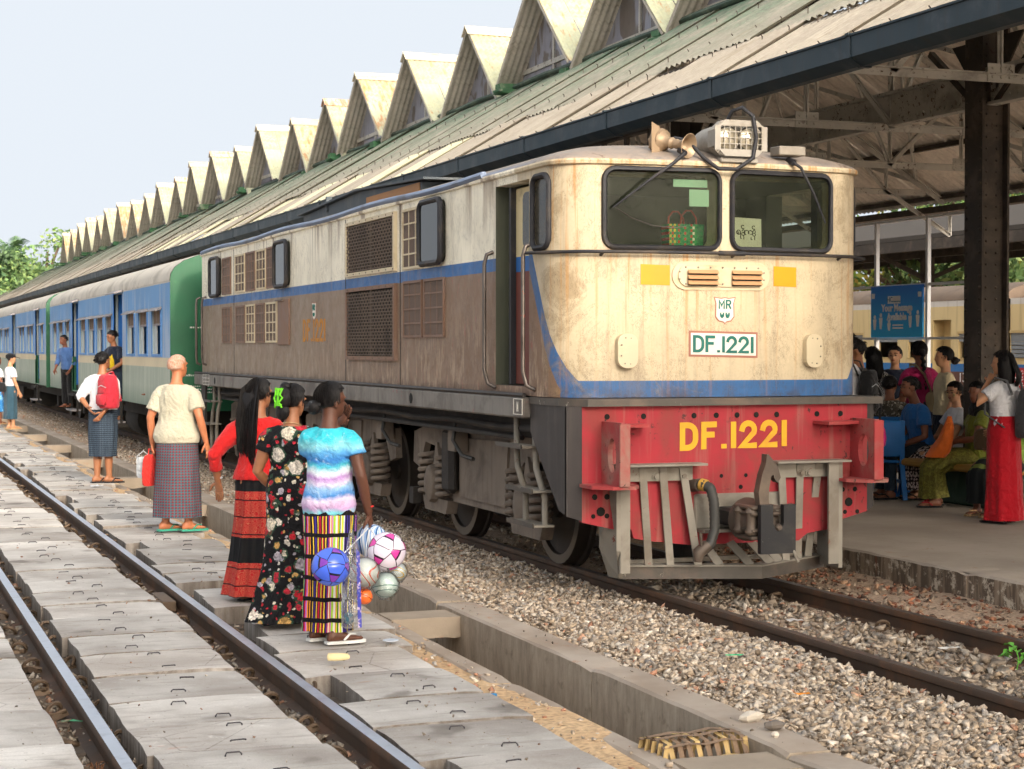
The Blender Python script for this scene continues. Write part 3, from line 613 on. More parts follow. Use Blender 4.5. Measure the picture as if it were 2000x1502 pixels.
# ------------------------------------------------------------------ locomotive (local frame: x across, y back from the nose, z up from the rail)
def paintmat(name):
    g = NG(name); raw = g.coord(rnd=False); p = g.sep(raw); X, Y, Z = p[0], p[1], p[2]
    # livery: cream over blue band over brown; cream nose edged by a slanting blue band
    lt = lambda a, b: g.math('LESS_THAN', a, b)
    cream_s = g.math('GREATER_THAN', Z, 2.33); blue_s = g.math('GREATER_THAN', Z, 2.235)
    side = g.mix(blue_s, '80644F', '2F66A0'); side = g.mix(cream_s, side, 'EEE6D0')
    nl = g.math('MULTIPLY_ADD', Z, .55, -.68)                       # y of the slanting cream edge
    c_in = g.math('MULTIPLY', lt(Y, nl), g.math('GREATER_THAN', Z, 1.44)); b_in = g.math('MAXIMUM', lt(Y, g.math('ADD', nl, .12)), g.math('MULTIPLY', lt(Z, 1.44), lt(Y, .2)))
    nose = g.mix(b_in, side, '2F5F92'); nose = g.mix(c_in, nose, 'C4B394'); nose = g.mix(g.math('MULTIPLY', cream_s, 1), nose, 'C6B698')  # same cream as the sides, painted darker to offset the stronger light here
    c = g.mix(lt(Y, .9), side, nose)
    isbrown = g.math('MULTIPLY', lt(Z, 2.235), g.math('GREATER_THAN', Y, .3))
    # fading, scuffs, drips, soot
    n1 = g.noise(raw, 2.2, 5, .6); c = g.hsv(c, v=g.rng(n1, .3, .7, .88, 1.1))
    sv = g.coord(scale=(8, 8, .55), rnd=False); n2 = g.noise(sv, 1.5, 5, .65); c = g.mix(g.math('MULTIPLY', g.step(n2, .5, .72), .35), c, '7A6858')
    n3 = g.noise(raw, 7, 7, .72, .5)
    # pale and pinkish peeling on the lower brown panels
    low = g.rng(Z, 1.35, 2.1, 1., 0.); fl = g.noise(g.coord(scale=(5, 5, 1.3), rnd=False), 2.3, 6, .7)
    c = g.mix(g.math('MULTIPLY', isbrown, g.math('MULTIPLY', g.step(fl, .5, .62), g.math('MULTIPLY', low, .95))), c, 'AE967E')
    c = g.mix(g.math('MULTIPLY', isbrown, g.math('MULTIPLY', g.step(g.noise(g.coord(scale=(4, 4, 1.5), rnd=False), 3.1, 5, .7), .6, .67), .6)), c, 'A0584A')
    # grey film of dust on the rear brown panels
    c = g.mix(g.math('MULTIPLY', isbrown, g.math('MULTIPLY', g.rng(Y, 1.0, 9, .1, .7), g.rng(n1, .3, .7, .5, 1))), c, '948774')
    # grime blotches and hairline scratches on the nose
    nose_m = lt(Y, .42); gr = g.noise(raw, 3.2, 7, .75, .8)
    edge = g.rng(g.math('ABSOLUTE', X), .75, 1.2, 0, .12)
    c = g.mix(g.math('MULTIPLY', nose_m, g.math('MULTIPLY', g.step(g.math('ADD', gr, edge), .54, .76), .65)), c, '96805F')
    sc_n = g.noise(g.coord(scale=(3, 3, 1), rnd=False), 5, 8, .8, 2.5); c = g.mix(g.math('MULTIPLY', g.math('LESS_THAN', g.math('ABSOLUTE', g.math('SUBTRACT', sc_n, .5)), .008), g.math('MULTIPLY', g.step(gr, .44, .54), .85)), c, '4E4032')
    rst = g.noise(g.coord(scale=(22, 22, .5), rnd=False), 1.2, 4, .6); c = g.mix(g.math('MULTIPLY', g.math('MULTIPLY', lt(Y, .3), g.math('MULTIPLY', g.step(rst, .52, .7), g.rng(Z, 1.4, 2.3, .2, .75))), 1), c, 'B57B36')
    # brown drips below the roof behind the door, dark soot along the roof edge
    dr = g.math('MULTIPLY', g.step(g.noise(g.coord(scale=(1, 3.2, .3), rnd=False), 1.3, 3), .56, .68), g.math('MULTIPLY', cream_s, g.rng(Z, 2.45, 2.9, 0, .7)))
    c = g.mix(dr, c, '6E4E30')
    c = g.mix(g.math('MULTIPLY', g.rng(Z, 1.33, 1.42, .6, 0), g.step(n3, .4, .62)), c, '4A3C34')
    # roof: dusty grey brown, blue grey towards the edge
    rf = g.mix(g.step(g.noise(raw, 4, 6, .7), .4, .62), '877B6E', '6E665E'); rf = g.mix(g.math('MULTIPLY', g.rng(Z, 3.0, 2.96, 0, .75), g.rng(Y, .5, 1.4, .2, 1)), rf, '6B7C9A')
    rf = g.mix(g.math('MULTIPLY', lt(Y, .5), g.step(n3, .35, .6)), rf, '95877A'); rf = g.mix(g.math('MULTIPLY', g.step(n3, .6, .7), .7), rf, '5A4030')
    c = g.mix(g.math('GREATER_THAN', Z, 2.956), c, rf)
    nf = g.noise(raw, 60, 5, .7); c = g.hsv(c, v=g.rng(nf, .3, .7, .93, 1.06))
    wob = g.noise(g.coord(scale=(1, 1, 1), rnd=False), 1.4, 2, .4)
    nb = g.n('ShaderNodeBump'); g.put(nb, 'Height', wob); nb.inputs['Strength'].default_value = .25; nb.inputs['Distance'].default_value = .03
    nb2 = g.n('ShaderNodeBump'); g.put(nb2, 'Height', g.math('ADD', n3, g.math('MULTIPLY', nf, .3))); nb2.inputs['Strength'].default_value = .12; nb2.inputs['Distance'].default_value = .006; g.put(nb2, 'Normal', nb.outputs[0])
    g.done(c, g.rng(n3, .35, .7, .42, .7), 0, nb2.outputs[0], .4)
paintmat('loco_paint')
M('cab_inside', '4C4E40', .8, var=.2); M('rubber', '26262A', .6, var=.2, dirt='5A4E40', da=.4); M('grille_wire', '6A5C50', .6, .3, var=.25, dirt='3A322C', da=.4); M('hole_shade', '15130F', .9, var=.3)  # near-black sheets on holes and grilles paint in the shade of openings
M('sill_grey', '7E7972', .65, .1, var=.2, dirt='4A403A', da=.5, streak='3C3430', sa=.5, rust='8A5550', ra=.12); M('skirt_dark', '3F3A38', .6, .1, var=.15, streak='57504A', sa=.5, dirt='2C2826', da=.4)
M('red_beam', '9E2A33', .72, var=.2, dirt='7E3A33', da=.6, streak='94786A', sa=.5, rust='4E2A26', ra=.14, bump=.08); M('red_worn', '9E3A3A', .7, var=.15, dirt='8C7B6C', da=.55, rust='3E302A', ra=.15)
M('pilot_grey', '8A8479', .7, .1, var=.18, dirt='6A5E50', da=.5, rust='7A3E2C', ra=.1); M('pilot_dark', '55504A', .6, .3, var=.25, dirt='77675A', da=.45, rust='B8B0A0', ra=.12)
M('coupler_steel', '5E534A', .55, .4, var=.25, dirt='7A6B5C', da=.5); M('coupler_black', '2B2B2D', .5, .4, var=.25, dirt='4A4640', da=.4, rust='8A8A88', ra=.08); M('hose_black', '3A3936', .55, var=.2, dirt='6F6860', da=.4); M('tape_ochre', 'B08A3C', .6)
M('bogie_dust', '7A6E62', .85, var=.18, dirt='4A4038', da=.5, streak='3E352E', sa=.4); M('bogie_dark', '2E2A27', .75, .1, var=.3, dirt='4E463E', da=.4); M('wheel_steel', '3A332D', .6, .3, var=.25, dirt='5E5348', da=.4); M('tyre_steel', '6E675E', .4, .7, var=.15)
M('letter_green', '1F6A60', .6, var=.15); M('letter_yellow', 'E0A31E', .55, var=.12, dirt='A87A28', da=.3); M('plate_white', 'DDD8CC', .6, var=.08, dirt='BDB39F', da=.3); M('plate_border', 'A06A58', .6); M('amber', 'D9920F', .5, var=.08); M('cream_panel', 'CABB9C', .55, var=.1, dirt='A88F66', da=.35)
M('louvre_tan', 'B98E66', .6, var=.1); M('letter_orange', 'B57B2E', .7, var=.2); M('chrome_rail', '6A625C', .4, .7, var=.3, dirt='3A302A', da=.5, rust='B0483A', ra=.1); M('horn_tan', 'A08A70', .5, .4, var=.2, dirt='6E5C48', da=.4); M('lamp_housing', '9C968C', .6, .2, var=.15, dirt='7A6F60', da=.5)
def glassmat(name, tint, alpha, dirt='8A8468', da=.25, rough=.05):
    g = NG(name); v = g.coord(); n = g.noise(v, 3.5, 6, .7, .6); sc_n = g.noise(g.coord(scale=(2, 2, 2)), 9, 6, .8, 3)
    b = g.n('ShaderNodeBsdfPrincipled'); b.inputs['Roughness'].default_value = rough; b.inputs['Base Color'].default_value = lin('0C100D'); b.inputs['Specular IOR Level'].default_value = .45
    d = g.n('ShaderNodeBsdfPrincipled'); d.inputs['Base Color'].default_value = lin(dirt); d.inputs['Roughness'].default_value = .9
    t = g.n('ShaderNodeBsdfTransparent'); t.inputs[0].default_value = lin(tint) if alpha < 1 else (1, 1, 1, 1)
    m1 = g.n('ShaderNodeMixShader'); m1.inputs[0].default_value = 1 - alpha; g.t.links.new(b.outputs[0], m1.inputs[1]); g.t.links.new(t.outputs[0], m1.inputs[2])
    scr = g.math('MULTIPLY', g.math('LESS_THAN', g.math('ABSOLUTE', g.math('SUBTRACT', sc_n, .5)), .006), .5)
    m2 = g.n('ShaderNodeMixShader'); g.put(m2, 0, g.math('ADD', g.math('MULTIPLY', g.rng(n, .3, .8, 0, 1), da), g.math('MULTIPLY', scr, da*.6))); g.t.links.new(m1.outputs[0], m2.inputs[1]); g.t.links.new(d.outputs[0], m2.inputs[2])
    g.t.links.new(m2.outputs[0], g.out.inputs[0])
glassmat('cab_glass', 'EAF0E6', .16, '8A8E78', .06); glassmat('dark_glass', '1C2420', .93, '6A6656', .12); glassmat('dusty_glass', '4A463E', .8, '8A7E68', .3, .15)

LOC = (5.70, 11.2, 0); LEN = 13.6
loco = thing('locomotive', 'cream, blue and brown diesel locomotive numbered DF.1221 with a red buffer beam', 'locomotive', LOC)
HW, RC = 1.2, .28
def fy(x):
    x = abs(x); xc = HW - RC
    return .08 * (x/xc)**2 if x <= xc else .08 + RC - math.sqrt(max(0, RC*RC - (x-xc)**2))
def outline():
    xs = list(np.linspace(-.92, .92, 13)); pts = [(x, fy(x)) for x in xs]
    pts += [(.92 + RC*math.sin(R(a)), .36 - RC*math.cos(R(a))) for a in (15, 30, 45, 60, 75, 90)]
    f = pts; left = [(-x, y) for x, y in pts[-6:]]
    half = left[::-1] + f                                   # from left side forward round to right side
    back = [(x, LEN - y) for x, y in half]
    return half + back[::-1]
OUT = outline()
def oring(d, z): return [(x*(HW-d)/HW, LEN/2 + (y-LEN/2)*(LEN/2-d)/(LEN/2), z) for x, y in OUT]
sh = MB(); sh.rings([oring(0, 1.325), oring(0, 2.915), oring(-.022, 2.922), oring(-.026, 2.942), oring(-.02, 2.955), oring(0, 2.975), oring(.05, 3.0), oring(.16, 3.04), oring(.34, 3.085), oring(.6, 3.125), oring(.9, 3.15)])
body = sh.build('body', ['loco_paint', 'cab_inside'], loco, smooth=40)
WL, WR = (-.866, -.05), (.07, .872); WZ = (2.365, 2.88)
cut = MB(); cut.box(-1.06, 1.06, .17, 1.7, 1.4, 2.86)
cuts = [cut]
for a, b_ in (WL, WR):
    q = MB(); q.prism([(x, -.3, z) for x, z in rrect((a+b_)/2, (WZ[0]+WZ[1])/2, (b_-a)/2, (WZ[1]-WZ[0])/2, .07)], (0, .6, 0)); cuts.append(q)
for s in (-1, 1): cuts.append(MB().box(s*1.13-.25, s*1.13+.25, .66, 1.36, 1.39, 2.86)); 
q = MB(); q.prism([(-1.4, y, z) for y, z in rrect(.435, 2.61, .13, .235, .06)], (.5, 0, 0)); cuts.append(q)
q = MB(); q.prism([(.9, y, z) for y, z in rrect(.435, 2.61, .13, .235, .06)], (.5, 0, 0)); cuts.append(q)
tmp = []
for i, q in enumerate(cuts):
    o = q.build('cutter', 'cab_inside', loco); bm = bmesh.new(); bm.from_mesh(o.data); bmesh.ops.recalc_face_normals(bm, faces=bm.faces); bm.to_mesh(o.data); bm.free(); tmp.append(o)
bm = bmesh.new(); bm.from_mesh(body.data); bmesh.ops.recalc_face_normals(bm, faces=bm.faces); bm.to_mesh(body.data); bm.free()
for o in tmp:
    md = body.modifiers.new('cut', 'BOOLEAN'); md.operation = 'DIFFERENCE'; md.object = o; md.solver = 'EXACT'
    try: md.material_mode = 'TRANSFER'
    except Exception: pass
bpy.context.view_layer.update()
me = evalmesh(body, 'body')
for o in tmp: bpy.data.objects.remove(o)
me.materials.clear(); me.materials.append(MATS['loco_paint']); me.materials.append(MATS['cab_inside'])
for p in me.polygons:
    c = p.center
    p.material_index = 1 if (abs(c.x) < 1.07 and .16 < c.y < 1.71 and 1.395 < c.z < 2.87 and not (c.y < .1)) else 0
me.polygons.foreach_set('use_smooth', [True]*len(me.polygons)); me.set_sharp_from_angle(angle=R(35))
body = obj('body', me, loco)
L = lambda b, n, m, par=None, sm=None, **kw: b.build(n, m, par or loco, sm, **kw)
# windscreens
for a, b_ in (WL, WR):
    cx, cz, hw, hh = (a+b_)/2, (WZ[0]+WZ[1])/2, (b_-a)/2, (WZ[1]-WZ[0])/2
    rr = rrect(cx, cz, hw+.012, hh+.012, .08)
    fr = L(MB().tube([(x, fy(x)-.006, z) for x, z in rr], .02, 6, closed=True), 'windscreen', 'rubber', sm=60)
    inn = rrect(cx, cz, hw+.004, hh+.004, .07); bb = MB(); n = len(inn); bb.add([(x, fy(x)+.004, z) for x, z in inn] + [(x, fy(x)+.012, z) for x, z in inn], [tuple(range(n)), tuple(range(2*n-1, n-1, -1))]); L(bb, 'pane', 'cab_glass', fr)
for s in (-1, 1):
    rr = rrect(.435, 2.61, .145, .25, .07); sx = lambda y: (HW if y > .36 else .92 + math.sqrt(max(0, RC*RC - (.36-y)**2)))
    fr = L(MB().tube([(s*(sx(y)+.006), y, z) for y, z in rr], .022, 6, closed=True), 'quarter_window', 'rubber', sm=60)
    rr = rrect(.435, 2.61, .13, .235, .06); n = len(rr); L(MB().add([(s*(sx(y)-.008), y, z) for y, z in rr], [tuple(range(n))]), 'pane', 'dusty_glass', fr)
# sliding door, set back in its opening, and the dark door pocket
g = NG('door_paint'); p = g.sep(g.coord(rnd=False)); n = g.noise(g.coord(rnd=False), 4, 6, .7)
c = g.mix(g.math('GREATER_THAN', p[2], 2.22), '6B372C', '2A62A0'); c = g.mix(g.math('GREATER_THAN', p[2], 2.33), c, 'C9B88E'); c = g.mix(g.math('MULTIPLY', g.step(n, .55, .72), .5), c, '6A5A44'); g.done(c, .6)
dr = L(MB().box(-1.12, -1.09, .6, 1.15, 1.4, 2.83, b=.006), 'door', 'door_paint')
rr = rrect(.86, 2.59, .13, .2, .06); L(MB().prism([(-1.126, y, z) for y, z in rr], (.004, 0, 0)), 'pane', 'dusty_glass', dr)
L(MB().box(-1.16, -1.06, 1.14, 1.17, 1.4, 2.84), 'door_edge', 'rubber', dr); L(MB().box(-1.14, -1.1, 1.2, 1.24, 1.4, 2.84), 'door_track', 'rubber')
L(MB().box(-1.19, -1.02, .64, 1.36, 1.36, 1.392), 'door_step', 'chrome_rail')
for y, z0, z1 in ((1.42, 1.38, 2.38), (.60, 1.38, 2.40)):
    L(MB().tube([(-1.2, y, z1), (-1.25, y, z1-.02), (-1.27, y, z1-.09), (-1.27, y, z0+.12), (-1.25, y-.02, z0+.02), (-1.2, y-.06, z0-.01)], .016, 8), 'grab_rail', 'chrome_rail', sm=60)
for y in (12.95, 13.38): L(MB().tube([(-1.2, y, 2.36), (-1.25, y, 2.34), (-1.26, y, 2.26), (-1.26, y, 1.55), (-1.25, y, 1.46), (-1.2, y, 1.44)], .016, 8), 'grab_rail', 'chrome_rail', sm=60)
# handrail across the nose
pts = [(-1.26, .56, 2.33)] + [(x, fy(x)-.06, 2.32) for x in np.linspace(-1.17, 1.17, 19)] + [(1.3, .3, 2.32), (1.31, .36, 2.31), (1.2, .42, 2.31)]
hr = L(MB().tube(pts, .012, 8), 'handrail', 'rubber', sm=60)
for x in (-.9, .06, .95): L(MB().tube([(x, fy(x), 2.30), (x, fy(x)-.055, 2.32)], .011, 6), 'bracket', 'rubber', hr)
L(MB().tube([(-.07, -.06, 2.32), (.13, -.06, 2.32)], .018, 8), 'sleeve', 'rubber', hr, 60)
# ventilator plate, reflectors, crest, number plate, lamp covers
def fplate(poly, t, name, m, parent=None, off=0): 
    n = len(poly); bb = MB(); bb.add([(x, fy(x)-off-t, z) for x, z in poly] + [(x, fy(x)-off+.004, z) for x, z in poly], [tuple(range(n-1, -1, -1))] + [(i, (i+1) % n, n+(i+1) % n, n+i) for i in range(n)]); return L(bb, name, m, parent)
vp = fplate(rrect(-.02, 2.165, .375, .098, .097, 8), .012, 'ventilator', 'cream_panel'); fplate(rrect(-.02, 2.165, .335, .075, .074, 8), .010, 'cover', 'cream_panel', vp, .012)
for cx in (-.175, .165):
    for k in range(3):
        z = 2.205 - .038*k; L(MB().prism([(cx-.115, -.026, z), (cx-.115, -.05, z-.026), (cx-.115, -.022, z-.026)], (.23, 0, 0)), 'louvre', 'louvre_tan', vp); L(MB().box(cx-.115, cx+.115, -.0245, -.0235, z-.033, z-.026), 'slot', 'hole_shade', vp)
for k, (x, z) in enumerate([(-.3+.093*i, 2.222) for i in range(7)] + [(-.3+.093*i, 2.108) for i in range(7)] + [(-.345, 2.19), (-.345, 2.14), (.305, 2.19), (.305, 2.14)]): L(MB().lathe([(.007, 0), (.005, -.006)], (x, fy(x)-.022, z), 'y', 6), 'bolt', 'pilot_grey', vp)
for a, b_ in ((-.62, -.41), (.395, .585)): fplate([(a, 2.1), (b_, 2.095), (b_, 2.235), (a, 2.24)], .003, 'reflector', 'amber')
shl = [(-.085, .09), (-.03, .083), (0, .088), (.03, .083), (.085, .09), (.072, .05), (.075, -.05), (.05, -.08), (.012, -.088), (0, -.1), (-.012, -.088), (-.05, -.08), (-.075, -.05), (-.072, .05)]
def crest(place, sc_, parent=None):
    n = len(shl); t = [place(x*sc_, z*sc_, .003) for x, z in shl]; q = [place(x*sc_, z*sc_, -.002) for x, z in shl]
    c = L(MB().add(t + q, [tuple(range(n-1, -1, -1))] + [(i, (i+1) % n, n+(i+1) % n, n+i) for i in range(n)]), 'crest', 'plate_border', parent)
    t = [place(x*sc_*.86, z*sc_*.88, .005) for x, z in shl]; L(MB().add(t + q, [tuple(range(n-1, -1, -1))] + [(i, (i+1) % n, n+(i+1) % n, n+i) for i in range(n)]), 'crest_field', 'plate_white', c)
    bb = MB(); letter(bb, 'MR', .055*sc_, .010*sc_, lambda u, v, d: place(u, v + .01*sc_, d+.006), .3, 1.1); letter(bb, 'WW', .045*sc_, .009*sc_, lambda u, v, d: place(u, v - .055*sc_, d+.006), .25); L(bb, 'lettering', 'letter_green', c)
crest(lambda u, v, d: (.005+u, fy(u)-d, 1.93+v), 1.0)
def fgrid(x0, x1, z0, z1, t, name, m, parent=None, sl=-.02):
    xs = np.linspace(x0, x1, 11); bb = MB()
    for xa, xb in zip(xs, xs[1:]): bb.add([(xa, fy(xa)-t, z0+sl*xa), (xb, fy(xb)-t, z0+sl*xb), (xb, fy(xb)-t, z1+sl*xb), (xa, fy(xa)-t, z1+sl*xa)], [(0, 1, 2, 3)])
    return L(bb, name, m, parent)
np_ = fgrid(-.27, .265, 1.6, 1.78, .003, 'number_plate', 'plate_border'); fgrid(-.255, .25, 1.615, 1.765, .006, 'plate_field', 'plate_white', np_)
bb = MB(); letter(bb, 'DF.1221', .1, .02, lambda u, v, d: (u-.003, fy(u)-.008-d, 1.64 - .02*u + v), .26, 1.1); L(bb, 'lettering', 'letter_green', np_)
for x in (-.73, .715):
    sl = fplate([(x+u, 1.645+v) for u, v in rrect(0, 0, .07, .118, .06, 4)], .055, 'lamp_cover', 'cream_panel')
    for k in range(8): a = R(45*k+20); L(MB().lathe([(.006, 0), (.004, -.005)], (x+.052*math.cos(a), fy(x)-.055, 1.645+.095*math.sin(a)), 'y', 6), 'bolt', 'pilot_grey', sl)
# side furniture: helper on the left flank
SX = -HW
def sbox(y0, y1, z0, z1, t, name, m, parent=None, b_=0): return L(MB().box(SX-t, SX+.004, y0, y1, z0, z1, b=b_), name, m, parent)
for y in (3.83, 5.67, 11.08): sbox(y-.006, y+.006, 1.34, 2.91, .004, 'panel_seam', 'rubber')
def wire_grille(y0, y1, z0, z1, m_frame, step=.048):
    f = MB()
    for a in ((y0, y1, z0, z0+.035), (y0, y1, z1-.035, z1), (y0, y0+.04, z0+.035, z1-.035), (y1-.04, y1, z0+.035, z1-.035)): f.box(SX-.035, SX, *a)
    fr = L(f, 'grille', m_frame); sbox(y0+.04, y1-.04, z0+.035, z1-.035, .003, 'opening_shade', 'hole_shade', fr); sbox((y0+y1)/2-.02, (y0+y1)/2+.02, z0+.035, z1-.035, .012, 'mullion', 'grille_wire', fr)
    w_ = MB()
    for k, y in enumerate(np.arange(y0+.05, y1-.045, step)): w_.tube([(SX-.024 + .004*(-1)**(i+k), y, z) for i, z in enumerate(np.arange(z0+.03, z1-.02, .03))], .0045, 4, caps=False)
    for z in np.arange(z0+.05, z1-.04, step*.62): w_.box(SX-.028, SX-.021, y0+.04, y1-.04, z-.0035, z+.0035)
    L(w_, 'wire_mesh', 'grille_wire', fr, kind='stuff')
    for y in np.arange(y0+.02, y1, .22):
        for z in (z0+.017, z1-.017): L(MB().lathe([(.008, 0), (.006, -.006)], (SX-.035, y, z), 'x', 5), 'bolt', 'grille_wire', fr)
wire_grille(3.92, 5.58, 2.345, 2.865, 'cream_panel'); M('brown_panel', '7C604E', .65, var=.15, dirt='7C6B64', da=.5); wire_grille(3.92, 5.58, 1.555, 2.235, 'brown_panel')
M('slat_grey', '6E5E54', .7, var=.2, dirt='4A4038', da=.4)
def filt(y0, y1, z0, z1, mf, ny, nz, ang=None):
    f = MB(); t = .02
    for a in ((y0, y1, z0, z0+.022), (y0, y1, z1-.022, z1), (y0, y0+.022, z0+.022, z1-.022), (y1-.022, y1, z0+.022, z1-.022)): f.box(SX-t, SX, *a)
    for i in range(1, ny): y = y0+(y1-y0)*i/ny; f.box(SX-t+.003, SX, y-.007, y+.007, z0+.022, z1-.022)
    for i in range(1, nz): z = z0+(z1-z0)*i/nz; f.box(SX-t+.004, SX, y0+.022, y1-.022, z-.007, z+.007)
    fr = L(f, 'filter_panel', mf); s = MB(); sbox(y0+.02, y1-.02, z0+.02, z1-.02, .002, 'opening_shade', 'hole_shade', fr)
    for y in np.arange(y0+.03, y1-.025, .026): s.box(SX-.012, SX-.004, y, y+.014, z0+.024, z1-.024)
    L(s, 'slats', 'slat_grey', fr, kind='stuff')
def swin(y0, y1, z0, z1, m_='dark_glass'):
    rr = rrect((y0+y1)/2, (z0+z1)/2, (y1-y0)/2, (z1-z0)/2, .07); fr = L(MB().tube([(SX-.045, y, z) for y, z in rr], .026, 6, closed=True), 'window', 'rubber', sm=60)
    L(MB().prism([(SX-.05, y, z) for y, z in rr], (.05, 0, 0)), 'pane', m_, fr)
filt(3.15, 3.72, 2.34, 2.86, 'cream_panel', 3, 4); swin(2.56, 3.13, 2.36, 2.87)
filt(3.17, 3.70, 1.755, 2.24, 'brown_panel', 3, 4); filt(2.57, 3.10, 1.755, 2.24, 'brown_panel', 3, 4)
swin(8.02, 8.6, 2.35, 2.84)
for i, (a, b_) in enumerate(((8.64, 9.14), (9.19, 9.72), (9.78, 10.30), (10.37, 10.95), (11.24, 11.77))): filt(a, b_, 2.35, 2.82, ('brown_panel', 'cream_panel', 'brown_panel', 'cream_panel', 'brown_panel')[i], 3, 4)
swin(11.9, 12.46, 2.35, 2.84)
for i, (a, b_) in enumerate(((8.64, 9.2), (9.26, 9.74), (9.8, 10.3), (10.36, 10.9), (11.24, 11.78))): filt(a, b_, 1.73, 2.19, ('cream_panel', 'brown_panel', 'cream_panel', 'brown_panel', 'brown_panel')[i], 3, 4)
hp = sbox(8.02, 8.56, 1.7, 2.21, .02, 'hatch', 'brown_panel', b_=.006); sbox(8.25, 8.6, 2.19, 2.205, .04, 'latch', 'grille_wire', hp)
crest(lambda u, v, d: (SX-d, 6.93-u, 2.05+v), 1.0)
bb = MB(); letter(bb, 'DF.1221', .2, .038, lambda u, v, d: (SX-d, 6.95-u, 1.75+v), .32, 1.0); L(bb, 'lettering', 'letter_orange')
bb = MB()
for a in ((12.5, 12.95, 1.175, 1.18), (12.5, 12.95, 1.22, 1.225), (12.5, 12.95, 1.265, 1.27), (12.5, 12.95, 1.31, 1.315), (12.5, 12.505, 1.175, 1.315), (12.72, 12.725, 1.175, 1.315), (12.945, 12.95, 1.175, 1.315)): bb.box(SX-.052, SX-.045, *a)
L(bb, 'data_panel', 'plate_white')
bb = MB(); letter(bb, 'M', .06, .008, lambda u, v, d: (SX-.05-d, .76-u, 1.215+v), .2, .6); bb.box(SX-.054, SX-.05, .66, .665, 1.19, 1.305); bb.box(SX-.054, SX-.05, .835, .84, 1.19, 1.305); bb.box(SX-.054, SX-.05, .665, .835, 1.3, 1.305); bb.box(SX-.054, SX-.05, .665, .835, 1.19, 1.195); L(bb, 'data_panel', 'plate_white')
# roof: edge moulding, hood, vents
L(MB().tube([(SX-.01, y, 2.965 + .012*math.sin(y*1.7)) for y in np.arange(1.6, 13.4, .4)], .03, 6), 'roof_edge', 'roof_edge_blue' if 'roof_edge_blue' in MATS else M('roof_edge_blue', '76849C', .6, var=.2, dirt='5A544E', da=.4), sm=60)
M('hood_grey', '4A5258', .65, .1, var=.2, dirt='6B6A66', da=.4); M('hood_tan', 'A5784F', .7, var=.15)
hd = L(MB().prism([(-.95, 4.1, 3.0), (-.95, 8.4, 3.0), (-.95, 8.4, 3.1), (-.7, 8.4, 3.19), (-.7, 5.9, 3.2), (-.7, 4.1, 3.13)][:0] or [(-.98, 3.9, 3.0), (-.98, 8.3, 3.0), (-.98, 8.3, 3.13), (-.98, 5.9, 3.21), (-.98, 3.9, 3.13)], (1.9, 0, 0)), 'roof_hood', 'hood_grey')
L(MB().prism([(-1.03, 3.7, 3.135), (-1.03, 5.95, 3.215), (-1.03, 8.4, 3.135), (-1.03, 8.4, 3.15), (-1.03, 5.95, 3.235), (-1.03, 3.7, 3.155)], (2.0, 0, 0)), 'hood_lid', 'hood_grey', hd); L(MB().box(-.986, -.98, 3.95, 5.7, 3.02, 3.13), 'hood_panel', 'hood_tan', hd); L(MB().box(-1.0, -.94, 7.2, 7.24, 3.1, 3.26), 'hood_bracket', 'hood_grey', hd)
# headlamp
hl = L(MB().prism([(.085 + (x*.19), -.02, 3.115 + z*.128) for x, z in ((-1, -.45), (-.6, -1), (.6, -1), (1, -.45), (1, .45), (.6, 1), (-.6, 1), (-1, .45))], (0, .07, 0)), 'headlamp', 'lamp_housing')
L(MB().rings([[(.085 + s*.19*math.cos(a), y, 3.115 - dz + s2*.135*math.sin(a)) for a in np.linspace(0, 2*PI, 20, endpoint=False)] for y, s, s2, dz in ((.05, .95, .95, 0), (.3, .95, .9, .0), (.55, .8, .55, .03), (.85, .5, .2, .04))]), 'shroud', 'lamp_housing', hl, 60)
g = NG('lamp_glass'); g.done('C9BFA8', .15, .6, None, .8)
for x in (-.005, .165):
    L(MB().lathe([(.078, -.012), (.09, -.03), (.092, .01)], (x+.005, -.02, 3.115), 'y', 20), 'bezel', 'lamp_housing', hl, 40); L(MB().lathe([(.0005, -.052), (.03, -.05), (.06, -.042), (.08, -.03)], (x+.005, -.02, 3.115), 'y', 20), 'lens', 'lamp_glass', hl, 60)
bb = MB()
for x in np.linspace(-.085, .255, 9): bb.box(x-.003, x+.003, -.085, -.079, 3.02, 3.21)
for z in np.linspace(3.035, 3.2, 5): bb.box(-.085, .255, -.087, -.081, z-.003, z+.003)
for x in (-.095, .265): bb.box(x-.022, x+.022, -.09, -.08, 3.03, 3.2); bb.box(x-.01, x+.01, -.08, -.02, 3.06, 3.17)
bb.prism([(-.085, -.089, 3.2), (.255, -.089, 3.2), (.21, -.089, 3.24), (-.04, -.089, 3.24)], (0, .01, 0)); bb.prism([(-.085, -.089, 3.035), (.255, -.089, 3.035), (.21, -.089, 2.99), (-.04, -.089, 2.99)][::-1], (0, .01, 0))
L(bb, 'guard', 'lamp_housing', hl); L(MB().box(-.05, .24, -.05, .1, 2.95, 2.985, b=.005), 'lamp_bracket', 'lamp_housing', hl)
L(MB().tube([(.04, .05, 3.24), (.05, -.02, 3.31), (.1, -.07, 3.33), (.17, -.1, 3.27), (.19, -.11, 3.12), (.17, -.1, 2.98), (.05, -.09, 2.9), (-.08, -.07, 2.9), (-.18, -.03, 2.98), (-.26, .04, 3.1), (-.34, .1, 3.12)], .014, 8), 'cable', 'rubber', sm=60)
